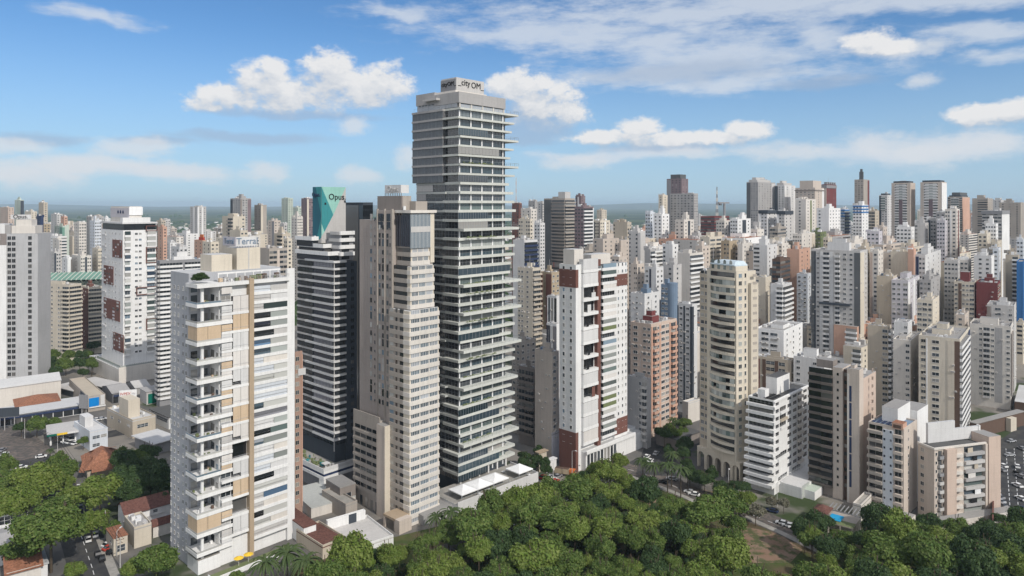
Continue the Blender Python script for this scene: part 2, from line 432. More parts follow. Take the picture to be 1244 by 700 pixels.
        if s.far:
            for i in range(5):
                ex = x0+w*rg.uniform(.05, .85); ey = y0+d*rg.uniform(.05, .85); e = rg.uniform(1, 2.6); s.wall.box(ex, ex+e, ey, ey+e*1.4, z+.003, z+rg.uniform(1.2, 3), rg.choice([m, 'lightgrey', 'white']))
        else:
            for i in range(rg.randint(1, 3)):
                o = MB(); o.cyl(0, 0, 0, 1.5, 1.0, rg.choice(['steelblue', 'palegrey', 'lightgrey']), 12); s.part('water_tank', o, (x0+w*rg.uniform(.55, .9), y0+d*rg.uniform(.55, .9), z+.003))
            o = MB(); ya = y0+d*rg.uniform(.1, .9); o.beam((x0+w*.08, ya, z+.3), (x0+w*.92, ya, z+.3), .22, 'lightgrey'); s.part('pipe', o)
        if rg.random() < (.75 if s.far else .2): return
        mb = MB(); mb.beam((a+w*fx/2, b+d*.2, z+h+2.3), (a+w*fx/2, b+d*.2, z+h+2.3+rg.uniform(3, 7)), .14, 'grey')
        if s.far: s.merge(s.wall, mb, (0,0,0))
        else: s.part('antenna', mb)
    def board(s, txt, face, a, o, z, size, m, parent=None):
        me = text_mesh(txt, size, m)
        o_ = bpy.data.objects.new('lettering', me); COL.objects.link(o_); o_.parent = parent or s.root
        if face == 'R': o_.location = (a, -o, z); o_.rotation_euler = (R(90), 0, 0)
        else: o_.location = (-o, a, z); o_.rotation_euler = (R(90), 0, R(-90))
        return o_
def mid(spec, label, wall, Rs, Ls, th=None, fh=3.0, name='apartment_tower', cat='tower', roof='roof', glass='glass', frame='white', far=False, ph=6, phm=None, group=None, z0=0):
    ul, uc, ur, vt, D = (float(x) for x in spec.split())
    th = th or (43 if uc < 900 or D > 600 else 38.5)
    t = T(name, label, cat, ul, uc, ur, D, th, group, far)
    zt = t.z(vt); sd_ = int(ul*7+vt)
    t.body(zt, wall, roof)
    if Rs: t.facade('R', Rs, z0+3.2, zt-1.2, fh, glass=glass, frame=frame, seed=sd_)
    if Ls: t.facade('L', Ls, z0+3.2, zt-1.2, fh, glass=glass, frame=frame, seed=sd_+1)
    if ph: t.roofstuff(zt, phm or wall, sd_, ph)
    if not far:
        rg = random.Random(sd_)
        for i in range(26):
            f_ = rg.choice('RL'); ln = t.W if f_ == 'R' else t.L
            if ln < 4: continue
            def ac(mb): mb.box(0, .95, 0, .45, 0, .7, 'offwhite'); mb.box(.1, .85, .44, .47, .1, .6, 'grey')
            t.emit('air_conditioner', 'ac', ac, f_, rg.uniform(.5, ln-1.5), 4+3.0*rg.randint(1, max(2, int((zt-8)/3)))+.15)
    t.zt = zt
    return t
# ================================================================ ground, roads
def build_ground_mat():
    m, nt, p, out = newmat('city_ground')
    g = node('ShaderNodeNewGeometry'); pos = E(g.outputs['Position'])
    sp = node('ShaderNodeSeparateXYZ'); nt.links.new(pos.k, sp.inputs[0]); yy = E(sp.outputs[1])
    near = mixc(sstep(noise(pos, .02, 6, .6), .42, .58), (.13,.125,.12), (.24,.22,.195))
    near = mixc(sstep(noise(pos, .013, 5, .6), .53, .60), near, (.05,.07,.03))
    far = mixc(sstep(noise(pos, .0012, 8, .68), .44, .58), (.035,.055,.03), (.10,.12,.06))
    far = mixc(sstep(noise(pos, .004, 6, .7), .62, .70), far, (.22,.20,.17))
    c = mixc(sstep(yy, 1800, 2800), near, far)
    plug(p.inputs['Base Color'], c); p.inputs['Roughness'].default_value = .95; p.inputs['Specular IOR Level'].default_value = .1
    MATS['city_ground'] = m
build_ground_mat()
ground_mat('asphalt', [(.050,.050,.053), (.075,.073,.07)], [.15])
ground_mat('asphalt_brown', [(.13,.11,.10), (.18,.15,.13), (.09,.085,.08)], [.12, .5])
ground_mat('grass', [(.045,.075,.02), (.075,.10,.03), (.11,.085,.05)], [.2, .06])
ground_mat('dirt', [(.24,.155,.11), (.30,.21,.16), (.09,.10,.045)], [.15, .3])
ground_mat('paving', [(.36,.34,.31), (.28,.27,.25)], [.3])
def sheet(name, pts, z, m):
    mb = MB(); mb.poly([(x, y, z) for x, y in pts], m); o = link(name, mb.mesh(name)); o['kind'] = 'structure'; return o
S = 30000
sheet('ground', [(-S, -2000), (S, -2000), (S, S), (-S, S)], 0, 'city_ground')
def ribbon_sheet(name, pts, w, z, m):
    L_, R_ = [], []
    P = [np.array(p, float) for p in pts]
    for i, p in enumerate(P):
        d = P[min(i+1, len(P)-1)] - P[max(i-1, 0)]; d /= np.linalg.norm(d); n = np.array((-d[1], d[0]))
        L_.append(p+n*w/2); R_.append(p-n*w/2)
    mb = MB()
    for i in range(len(P)-1): mb.poly([(*R_[i], z), (*R_[i+1], z), (*L_[i+1], z), (*L_[i], z)], m)
    o = link(name, mb.mesh(name)); o['kind'] = 'structure'; return o
def dirv(th): return np.array((math.sin(R(th)), math.cos(R(th)))), np.array((-math.cos(R(th)), math.sin(R(th))))
# far hills closing the horizon
def hills(name, dist, hmax, seed, u0=-300, u1=1550):
    rg = random.Random(seed); mb = MB(); n = 90; pts = []
    ph = [rg.uniform(0, 6) for _ in range(5)]
    for i in range(n+1):
        k = (u0+(u1-u0)*i/n-U0)/F
        hh = hmax*(.55+.22*math.sin(i*.11+ph[0])+.14*math.sin(i*.31+ph[1])+.09*math.sin(i*.7+ph[2]))
        pts.append((k*dist, hh))
    for a, b in zip(pts, pts[1:]):
        mb.poly([(a[0], dist-3000, -5), (b[0], dist-3000, -5), (b[0], dist, b[1]), (a[0], dist, a[1])], 'hillside')
        mb.poly([(a[0], dist, a[1]), (b[0], dist, b[1]), (b[0], dist+6000, -5), (a[0], dist+6000, -5)], 'hillside')
    o = link(name, mb.mesh(name)); o['kind'] = 'structure'
ground_mat('hillside', [(.04,.06,.035), (.09,.10,.05)], [.0015])
hills('hills', 19000, 150, 3)
# streets
dR, dL = dirv(45)
st0 = np.array(gp(706, 600)); main_st = ribbon_sheet('road', [st0 - dR*75, st0, st0 + dR*60, st0 + dR*140, st0+dR*400], 13, .03, 'asphalt')
pz = np.array(gp(800, 588)); ribbon_sheet('road', [gp(748, 566), gp(790, 578), gp(830, 596), gp(880, 612), gp(950, 640), gp(1010, 668)], 12, .05, 'asphalt_brown')
ribbon_sheet('road', [gp(792, 577), gp(800, 545), gp(812, 520), gp(835, 480), gp(870, 430)], 13, .07, 'asphalt')
ribbon_sheet('pavement', [gp(760, 577), gp(800, 591), gp(832, 604), gp(860, 618)], 2.2, .12, 'paving')
ribbon_sheet('pavement', [gp(905, 628), gp(950, 648), gp(1000, 673)], 2.5, .12, 'paving')
sheet('road', [gp(1200, 545), gp(1244, 515), gp(1330, 520), gp(1360, 640), gp(1205, 650)], .04, 'asphalt')
ribbon_sheet('road', [gp(120, 720), gp(112, 690), gp(100, 655), gp(84, 620), gp(66, 585), gp(45, 560), gp(5, 528), gp(-60, 500)], 12, .05, 'asphalt')
ribbon_sheet('road', [gp(-40, 580), gp(20, 560), gp(40, 548), gp(75, 540), gp(120, 530), gp(175, 520)], 11, .07, 'asphalt')
ribbon_sheet('road', [gp(0, 522), gp(25, 540), gp(42, 556)], 16, .09, 'asphalt_brown')
ribbon_sheet('pavement', [gp(122, 655), gp(130, 676), gp(140, 700), gp(148, 730)], 2.5, .14, 'paving')
sheet('park_grass', [gp(360, 680), gp(470, 655), gp(530, 640), gp(655, 596), gp(690, 590), gp(765, 580), gp(830, 606), gp(900, 626), gp(1000, 660), gp(1100, 655), gp(1250, 660), gp(1500, 760), (300, 60), (-200, 60), gp(330, 760)], .02, 'grass')
sheet('dirt_clearing', [gp(905, 640), gp(945, 648), gp(975, 668), gp(960, 684), gp(915, 684), gp(896, 664)], .035, 'dirt')
sheet('dirt_clearing', [gp(985, 684), gp(1020, 686), gp(1030, 705), gp(980, 705)], .035, 'dirt')
sheet('dirt_clearing', [gp(762, 596), gp(800, 600), gp(795, 614), gp(764, 612)], .035, 'dirt')
sheet('dirt_clearing', [gp(838, 592), gp(880, 600), gp(880, 612), gp(842, 606)], .035, 'dirt')
def dashes(pts, z, gap=6):
    mb = MB(); P = [np.array(p, float) for p in pts]
    for a, b in zip(P, P[1:]):
        L_ = np.linalg.norm(b-a); d = (b-a)/L_; n = np.array((-d[1], d[0])); q = 0
        while q+3 < L_:
            p0, p1 = a+d*q, a+d*(q+3); mb.poly([(*(p0-n*.09), z), (*(p1-n*.09), z), (*(p1+n*.09), z), (*(p0+n*.09), z)], 'purewhite'); q += gap
    o = link('road_marking', mb.mesh('road_marking')); o['kind'] = 'structure'
dashes([st0-dR*75, st0+dR*400], .034); dashes([gp(748, 566), gp(790, 578), gp(830, 596), gp(880, 612), gp(950, 640)], .054); dashes([gp(120, 720), gp(112, 690), gp(100, 655), gp(84, 620), gp(66, 585), gp(45, 560)], .054)
for uu_ in (1212, 1222, 1232, 1243): dashes([gp(uu_, 545), gp(uu_+6, 630)], .044, 5)
# ================================================================ the stacked glass tower with jutting terraces
t = T('stacked_tower', 'tallest tower, its grey slab terraces jutting out unevenly over dark glass floors', 'skyscraper', 506.5, 557, 613.5, 270, 43)
W, L = t.W, t.L; fh = 11.36*270/F
zt = t.z(111.4); z8 = t.z(132)
A, B_, C_ = 'A', 'B', 'C'
kinds = 'B A A B A A B A B B A A A C A A A A A C A A C A A B C A A B C B A A A B C A A A A B'.split()
ends = [6.8, 4, 2.5, 6.8, 3.6, 1.6, 6.8, 4.3, 1, 3.6, 4, 5, 2.2, 5, 4.2, 4.2, 4.2, 2, 1.5, 6.6, 4, 5, 6.6, 4.2, 4.3, 2.2, 6.6, 4.5, 4.5, 2.6, 4.4, 2.6, 4.4, 4.4, 4.4, 5, 5, 2.6, 4.4, 4.4, 2.6, 2.6]
t.wall.box(.0, W, .0, L, 0, z8+.1, 'slate', 'roof')
rg = random.Random(5)
for i, (k, e) in enumerate(zip(kinds, ends)):
    z = z8 - i*fh
    if z < 7: break
    eL = {'A': 1.5, 'B': .25, 'C': .25}[k]; eR = {'A': 1.5, 'B': 1.3, 'C': 3.2}[k]
    big = i < 8
    eb = 1.6 if big else .3
    mb = MB(); mb.box(-eL, W+e, -eR, 7.5, z-(.32 if i < 8 else .42), z+(.48 if i < 8 else .62), 'slab'); slab_o = t.part('terrace_slab', mb)
    mb = MB(); mb.box(-eb, W+.2, 7.5, L+(1.4 if big and i not in (3,) else .2), z-.36, z+.45, 'grey' if big else 'concrete'); t.part('floor_band', mb)
    # glazing of the floor below this slab, right face
    zb = z-fh+.62; hh = fh-1.04
    t.ribbon('R', .3, zb, W-.6, hh, 'glassteal' if big else ('glass', 'glassteal', 'glassgreen', 'glass')[(i*7) % 4], 'slate' if big else 'midgrey', 14)
    t.ribbon('L', .3, zb, 7.0, hh, 'glassdark', 'midgrey', 4)
    for j in range(5): t.strip('R', .1+j*(W-.7)/4.2, .5, zb, zb+hh, 'purewhite', .3, 'column')
    if k == 'A' and rg.random() < .42:            # glazed-in terrace
        mb = MB(); n = 12; x1 = W*rg.choice([.5, .75, 1]) + min(e, 1.5)
        mb.box(-eL+.1, x1, -eR+.1, -eR+.16, zb+.0, zb+hh, rg.choice(['glassteal', 'glass', 'glassblue', 'glassteal']))
        for j in range(n+1): xx = -eL+.1+(x1+eL-.1)*j/n; mb.box(xx-.04, xx+.04, -eR+.05, -eR+.1, zb, zb+hh, 'midgrey')
        t.part('glazed_terrace', mb, parent=slab_o)
    elif rg.random() < .3:                        # planting along the slab edge
        mb = MB(); mb.box(W*.05, W*.7, -eR+.2, -eR+.5, z-fh+.60, z-fh+.75, 'olive')
        for j in range(18):
            xx = rg.uniform(W*.05, W*.65); q = rg.uniform(.12, .4); mb.box(xx, xx+q*2, -eR+.2, -eR+.2+q, z-fh+.62, z-fh+.62+q*1.6, 'olive')
        t.part('planting', mb, parent=slab_o)
    # left face: louvred screens towards the far end, open dark bays elsewhere
    lw = L-7.6
    if big:
        t.strip('L', 7.6, lw+1.3, zb-.1, zb+hh+.1, 'louver', 1.3, 'louvre_screen')
        for j in range(rg.randint(1, 3)): t.win('L', 8+rg.uniform(0, lw-3), zb+.2, 1.1, 1.7, 'glassdark', 'midgrey')
        for j in range(8):
            t.strip('L', 7.6+j*lw/8, .09, zb-.1, zb+hh, 'midgrey', 1.36, 'louvre_rib')
    else:
        a = rg.uniform(.25, .6)*lw
        t.strip('L', 7.6+lw-a, a, zb, zb+hh, rg.choice(['louver', 'grey', 'lightgrey', 'grey']), .22, 'louvre_screen')
        t.ribbon('L', 7.8, zb, lw-a-.4, hh, 'glassdark', 'midgrey', 4)
        if rg.random() < .35:
            mb = MB(); mb.box(-1.6, 0, 6, 6+rg.uniform(3, 8), z-.42, z+.3, 'concrete'); t.part('side_balcony', mb)
    if e > 6 or (k == 'C'):
        mb = MB(); n = 14                         # glass railing on the long terraces
        for j in range(n+1): xx = W*.0+(W+e-.1)*j/n; mb.box(xx-.03, xx+.03, -eR+.05, -eR+.1, z+.62, z+1.75, 'railing')
        mb.box(0, W+e-.1, -eR+.05, -eR+.1, z+1.7, z+1.76, 'railing')
        for j in range(8): yy = -eR+j*(8+eR)/8; mb.box(W+e-.1, W+e-.05, yy, yy+.06, z+.62, z+1.75, 'railing')
        mb.box(W+e-.1, W+e-.05, -eR, 8, z+1.7, z+1.76, 'railing')
        t.part('railing', mb)
for (ex, z_) in ((0, z8+.6),):
    mb = MB()
    for j in range(12): yy = L*j/11; mb.box(-1.5, -1.45, yy, yy+.05, z_, z_+1.2, 'railing')
    mb.box(-1.5, -1.45, 0, L, z_+1.15, z_+1.2, 'railing'); t.part('railing', mb)
for j in range(6):
    mb = MB(); mb.box(.1+j*(W-.7)/5, .7+j*(W-.7)/5, -.9, -.3, 4.2, 8, 'white'); t.part('column', mb)
mb = MB(); mb.box(-1.2, W+2, -1.2, 7, 7.4, 8.1, 'slab'); t.part('terrace_slab', mb)
# crown
mb = MB(); mb.box(.2, W-.5, .2, L-.3, z8+.2, zt-4.2, 'slate', 'roof'); t.part('crown_wall', mb)
t.ribbon('R', .9, z8+.7, W-2, zt-4.3-z8-.9, 'glassblue', 'offwhite', 10)
for j in range(5): t.strip('R', .3+j*(W-1.5)/4, .6, z8+.6, zt-4.2, 'offwhite', .3, 'column')
mb = MB(); mb.box(-.3, W-.3, -.6, L*.55, zt-4.25, zt, 'grey', 'roof'); t.part('crown_band', mb)
mb = MB(); mb.box(-.3, W*.5, L*.55, L+.2, z8+3.2, zt+1.2, 'grey', 'roof'); t.part('crown_band', mb)
for j in range(5): t.win('L', L*.58+j*2, zt-3.8, 1.3, 2.8, 'glassblue', 'midgrey')
t.ribbon('L', .6, z8+.7, L-1, 3.4, 'glassblue', 'midgrey', 7)
mb = MB(); mb.box(-2.2, 0, L*.42, L*.75, z8+4.2, z8+5, 'lightgrey'); t.part('side_balcony', mb)
mb = MB(); mb.box(3, W*.78, 5, L*.72, zt-.2, zt+1.6, 'offwhite', 'roof'); t.part('penthouse', mb)
xa, xb = 1.6+2.2, 3.6+W*.6
ya = 5.4
mb = MB(); mb.box(xa, xb, ya, ya+9, zt-.1, zt+6.8, 'lightgrey', 'roof'); sg = t.part('sign_block', mb)
t.board('_city', 'R', xa+4.2, -ya+.06, zt+5.0, 3.4, 'black', sg); t.board('OM_', 'R', xa+11.6, -ya+.06, zt+4.5, 3.4, 'black', sg)
mb = MB(); mb.box(xa-.3, xa, ya+.1, ya+9, zt-.1, zt+6.2, 'midgrey'); sg = t.part('sign_block', mb)
t.board('city', 'L', ya+6.7, -xa+.3+.08, zt+4.4, 2.5, 'black', sg); t.board('OM_', 'L', ya+2.3, -xa+.38, zt+4.4, 2.4, 'black', sg)
mb = MB()
for (a, b) in ((xa+2, ya+5), (xb-1, ya+2), (xb+2, ya+9)): mb.beam((a, b, zt), (a, b, zt+7), .12, 'grey')
t.part('antenna', mb)
t.done()
# terrace podium with tent canopies
p = T('terrace_podium', 'pale grey walled terrace deck at the foot of the tallest tower', 'terrace', 530, 559, 654, 251, 46)
p.wall.box(-1, p.W, 0, 16, 0, 4.2, 'palegrey', 'paving'); p.wall.box(-1, p.W, 0, .3, 4.202, 5.1, 'palegrey'); p.wall.box(p.W-.3, p.W, .3, 16, 4.202, 5.1, 'palegrey')
p.wall.box(-14, -1.002, 3, 18, 0, 3.4, 'grey', 'roof')
mb = MB()
for j in range(30): mb.box(1+j*(p.W-2)/29, 1.06+j*(p.W-2)/29, .6, .66, 4.21, 5.9, 'railing')
mb.box(1, p.W-1, .6, .66, 5.85, 5.92, 'railing'); p.part('railing', mb); p.done()
def canopy(s, y, lab):
    c = p.root.matrix_basis.copy()
    x0, y0 = p.px + s*p.sn - y*p.cs, p.D + s*p.cs + y*p.sn
    e = empty('tent_canopy', (x0, y0, 4.2), math.pi/2-p.th); tag(e, lab, 'canopy', 'white tent canopies on the terrace')
    h = 3.9; mb = MB(); ap = (0, 0, 4.5)
    cs_ = [(-h,-h,2.6), (h,-h,2.6), (h,h,2.6), (-h,h,2.6)]; lo = [(q[0], q[1], 2.25) for q in cs_]
    for a in range(4):
        b = (a+1) % 4
        for r0, r1 in ((0, .35), (.35, .7), (.7, 1)):
            def P_(q, r): return (q[0]*(1-r), q[1]*(1-r), 2.6+1.9*(r**1.35))
            if r1 == 1: mb.poly([P_(cs_[a], r0), P_(cs_[b], r0), ap], 'purewhite')
            else: mb.poly([P_(cs_[a], r0), P_(cs_[b], r0), P_(cs_[b], r1), P_(cs_[a], r1)], 'purewhite')
        mb.poly([lo[a], lo[b], cs_[b], cs_[a]], 'purewhite')
    link('canopy_fabric', mb.mesh('canopy_fabric'), e)
    for q in cs_:
        mb = MB(); mb.cyl(q[0]*.96, q[1]*.96, 0, 2.4, .08, 'metal', 6); link('post', mb.mesh('post'), e)
for s_, y_, lb in ((5.4, 4.8, 'white pyramid tent canopy at the left end of the terrace row of three'), (13.3, 4.8, 'white pyramid tent canopy in the middle of the terrace row of three'),
                   (21.2, 4.8, 'white pyramid tent canopy at the right end of the terrace row of three'), (34.5, 4.8, 'white pyramid tent canopy standing alone by the terrace corner')):
    canopy(s_, y_, lb)
rg = random.Random(2)
for j in range(8):
    s_, y_ = rg.uniform(3, 38), rg.choice([1.3, 10.5])
    x0, y0 = p.px + s_*p.sn - y_*p.cs, p.D + s_*p.cs + y_*p.sn
    e = empty('patio_table', (x0, y0, 4.2), rg.uniform(0, 3)); tag(e, 'small white patio table with chairs on the terrace deck', 'table', 'patio tables on the terrace deck')
    mb = MB(); mb.cyl(0, 0, .7, .76, .7, 'purewhite', 10); link('tabletop', mb.mesh('tabletop'), e)
    mb = MB(); mb.cyl(0, 0, 0, .7, .08, 'metal', 6); link('leg', mb.mesh('leg'), e)
# ================================================================ white tower with double-height balconies (left foreground)
t = T('white_balcony_tower', 'white foreground tower with double-height corner balconies and a tan vertical fin', 'tower', 207.3, 241.5, 357, 211.6, 42)
W, L = t.W, t.L; zt = t.z(346.5); fh = 2.9; df = 5.78
n0, n1 = t.sR(267), 7.0
xs = [t.sR(u) for u in (267, 281, 300.5, 306, 348)]
t.wall.box(n0, W, .6, L, 0, zt, 'white', 'rooflight'); t.wall.box(.0, n0, n1, L, 0, zt, 'shadegrey', 'rooflight'); t.wall.box(-.4, n0-.002, -.4, n1-.002, 0, 4.2, 'white', 'paving')  # left wall's grey is darkened and blued, its shade put into the colour
t.wall.box(0.002, W*.97, n1, L, zt, zt+3.0, 'shadegrey', 'rooflight')
t.wall.box(n0, xs[3], .002, .6, 0, 7, 'white')
# corner column and balconies
zz = t.z(372)
mb = MB(); mb.box(1.0, 1.75, .5, 1.3, 0, zt, 'white'); t.part('column', mb)
mb = MB(); mb.box(3.6, 3.9, 5.2, 7, 0, zt, 'lightgrey'); t.part('column', mb)
rg = random.Random(11)
k = 0
while zz - k*df > 3:
    z = zz - k*df
    mb = MB(); mb.box(-1.0, xs[1], -1.0, n1-.002, z-.5, z+.12, 'white')
    mb.box(-1.0, xs[1], -1.0, -.88, z+.12, z+.62, 'white'); mb.box(-1.0, -.88, -.88, n1-.1, z+.12, z+.62, 'white')
    mb.box(-1.0, xs[1], -1.0, -.95, z+1.15, z+1.22, 'metal'); mb.box(-1.0, -.95, -1, n1-.1, z+1.15, z+1.22, 'metal')
    bal = t.part('balcony', mb)
    mb = MB(); mb.box(-.9, n0, -.94, -.92, z+.62, z+1.15, 'glasspale'); mb.box(-.94, -.92, -.9, n1-.1, z+.62, z+1.15, 'glasspale'); t.part('glass_railing', mb, parent=bal)
    mb = MB(); mb.box(.6, 2.6, n1-.04, n1+.1, z+.15, z+2.5, 'glass'); mb.box(.6, 2.6, n1-.04, n1+.1, z+3.4, z+4.8, 'glasspale'); t.part('balcony_door', mb); mb = MB(); mb.box(4.2, n0-.6, n1-.04, n1+.1, z+.15, z+2.3, 'glass'); t.part('balcony_door', mb)
    mb = MB(); mb.box(n0-.04, n0+.1, 1, 2.6, z+.3, z+2.0, 'glasspale'); t.part('balcony_door', mb); mb = MB(); mb.box(n0-.04, n0+.1, 3.6, 6.0, z+.3, z+2.5, 'glass'); t.part('balcony_door', mb)
    # side panel zone 267-281
    for q in (0, 1):
        zz2 = z+.9+q*2.6
        t.win('R', n0+.3, zz2, xs[1]-n0-.6, 1.4, rg.choice(['glasspale', 'glass', 'glasspale']), 'white')
        if rg.random() < .7:
            mb = MB(); mb.box(n0+.15, xs[1]-.15, -.9, -.84, z+.62+q*2.4, z+2.6+q*2.4, rg.choice(['palegrey', 'blindwhite', 'blindtan', 'lightgrey'])); t.part('louvre_panel', mb)
    if k in (2, 12):                               # closed with tan blinds
        mb = MB()
        for a, b in ((-.9, 2.3), (2.4, n0)): mb.box(a, b, -.9, -.86, z+.6, z+df-.6, 'blindtan')
        mb.box(-.9, -.86, -.8, 5.5, z+.6, z+df-.6, 'blindtan'); t.part('blind', mb, parent=bal)
    for j in range(rg.randint(2, 5)):              # furniture and plants
        mb = MB(); q = rg.uniform(.4, .8); mb.box(0, q, 0, q, 0, q*1.3, rg.choice(['olive', 'brown', 'white', 'blindtan', 'olive'])); t.part('balcony_furniture', mb, (rg.uniform(-.5, n0-1), rg.uniform(-.6, 5.5), z+.125))
    k += 1
# second bay, slabs shifted half a storey pair
zq = t.zR(284, 380); k = 0
while zq - k*df > 8:
    z = zq - k*df
    mb = MB(); mb.box(n0+.2, xs[2], -1.0, .5, z-.45, z+.35, 'white'); mb.box(n0+.2, xs[2], -1.0, -.95, z+1.2, z+1.26, 'metal'); bal = t.part('balcony', mb)
    mb = MB(); mb.box(xs[1]+.2, xs[2]-.1, .5, .62, z+.4, z+df-.6, 'glassdark'); t.part('balcony_door', mb)
    if k not in (8, 11):
        c_ = ['blindwhite', 'blindtan', 'palegrey', 'blindwhite', 'palegrey', 'blindwhite', 'blindtan', 'blindwhite', 'blindwhite', 'palegrey', 'blindtan', 'blindwhite', 'palegrey'][k % 13]
        mb = MB(); m_ = (xs[1]+xs[2])/2
        lo_ = .35 + (rg.choice([0, 0, 1.3]))
        mb.box(xs[1]+.15, m_-.05, -.9, -.85, z+lo_, z+df-.5, c_); mb.box(m_+.05, xs[2]-.1, -.9, -.85, z+.35, z+df-.5, c_); t.part('blind', mb, parent=bal)
    k += 1
# right bay: white parapet bands with coloured glazing
k = 0; z = t.zR(325, 352)
mb = MB(); mb.box(n0, W-2.2, -1.1, .6, zt-.9, zt+.25, 'white'); mb.box(-1, n0, -1.1, n1, zt-.9, zt+.25, 'white'); t.part('roof_slab', mb)
while z > 4:
    mb = MB(); mb.box(xs[3], xs[4], -.9, .6, z-1.25, z-.25, 'white'); t.part('balcony', mb)
    w3 = (xs[4]-xs[3])/2
    sp_ = rg.choice([.3, .5, .6, 1])*(xs[4]-xs[3])
    def rb(a, w):
        g_ = rg.choice(['glassband', 'glassband', 'glasspale', 'glassnavy', 'glassblue', 'glasspale', 'glassgreen'])
        t.ribbon('R', a, z-.22, w, .75, g_, 'lightgrey', 2); t.ribbon('R', a, z+.62, w, .9, g_, 'lightgrey', 2)
    o_ = t.emit
    mb = MB(); g1 = rg.choice(['glassnavy', 'glassband', 'palegrey', 'glassblue', 'paleblue', 'paleblue', 'lightgrey', 'glassdark']); g2 = rg.choice(['glassband', 'palegrey', 'lightgrey', 'glassgreen', 'offwhite'])
    mb.box(xs[3]+.1, xs[3]+sp_*.98, -.72, -.68, z-.24, z+.42, g1); mb.box(xs[3]+.1, xs[3]+sp_*.98, -.72, -.68, z+.56, z+1.55, g1); t.part('glazing', mb)
    if sp_ < xs[4]-xs[3]-1:
        mb = MB(); mb.box(xs[3]+sp_, xs[4]-.1, -.72, -.68, z-.24, z+1.55, g2); t.part('glazing', mb)
    t.win('R', W-1.3, z-.4, .8, 1.0, 'glassdark', 'white')
    z -= fh
mb = MB(); mb.box(xs[2]+.02, xs[3]-.02, -1.5, .6, 0, zt+.8, 'tan'); t.part('fin', mb)
mb = MB(); mb.box(xs[4]+.02, W, -.5, .6, 0, zt+3, 'white'); t.part('end_pillar', mb)
zc = zt-2.5
while zc > 3:
    for a in (n1+1.4, n1+3.6, n1+7.2, n1+10, n1+12.6):
        t.win('L', a, zc, .75, 1.2, 'glassgreen' if int(a*3+zc) % 3 else 'glassdark', 'palegrey')
    zc -= fh
# roof garden, penthouse, sign
mb = MB()
for j in range(40): mb.box(n0+j*(W-2.4-n0)/39, n0+.08+j*(W-2.4-n0)/39, -.9, -.85, zt+.26, zt+1.5, 'grey')
mb.box(n0, W-2.3, -.9, -.85, zt+1.45, zt+1.52, 'grey'); t.part('railing', mb)
for j in range(26):
    mb = MB(); a = rg.uniform(n0, W-4); q = rg.uniform(.5, 1.3); mb.box(a, a+q, 1.2, 1.2+q, zt+.02, zt+q*1.4, rg.choice(['brown', 'olive', 'white', 'grey', 'blindtan'])); t.part('roof_furniture', mb)
mb = MB(); mb.box(n0+1, W-3, 3.4, 3.9, zt+2.4, zt+2.9, 'white'); 
for j in range(8): mb.box(n0+1+j*(W-5-n0)/7, n0+1.3+j*(W-5-n0)/7, 3.4, 3.7, zt+.02, zt+2.4, 'white')
t.part('pergola', mb)
y0 = 8
def uR(u, y):                                      # along-position of photo column u on a plane set back by y
    k_ = (u-U0)/F; X0 = t.px - y*t.cs; Y0 = t.D + y*t.sn
    return (k_*Y0-X0)/(t.sn-k_*t.cs)
def zAt(v, s_, y): return H-(v-V0)/F*(t.D+y*t.sn+s_*t.cs)
a0, a1, a2, a3 = uR(257, y0), uR(282, y0), uR(288, y0), uR(316.5, y0)
mb = MB(); mb.box(a0, a1, y0, y0+8, zt+2.9, zAt(310, a0, y0), 'ivory', 'rooflight'); t.part('penthouse', mb)
zs_ = zAt(301.5, a2, y0)
mb = MB(); mb.box(a2, a3, y0+.2, y0+9, zt+2.9, zs_, 'ivory', 'rooflight'); mb.box((a2+a3)/2-.2, (a2+a3)/2+.2, y0+.1, y0+.3, zt+3, zs_-.1, 'lightgrey'); t.part('penthouse', mb)
mb = MB()
for j in range(9): mb.beam((a2+.2+j*(a3-a2-.8)/8, y0+.3, zs_), (a2+.2+j*(a3-a2-.8)/8, y0+.3, zs_+.9), .15, 'midgrey')
t.part('sign_frame', mb)
mb = MB(); mb.box(a2-.2, a3-1.2, y0, y0+.3, zs_+.6, zs_+3.6, 'palegrey'); sg1 = t.part('sign_panel', mb)
mb = MB(); mb.box(a2-.5, a2-.2, y0+.002, y0+9, zs_+.6, zs_+3.6, 'lavender'); sg2 = t.part('sign_panel', mb)
t.board('Terral', 'R', (a2+a3)/2-.6, -y0+.05, zs_+2.1, 3.0, 'steelblue', sg1); t.board('Terral', 'L', y0+4.5, -(a2-.5)+.06, zs_+2.1, 2.7, 'steelblue', sg2)
t.done(); tw = t
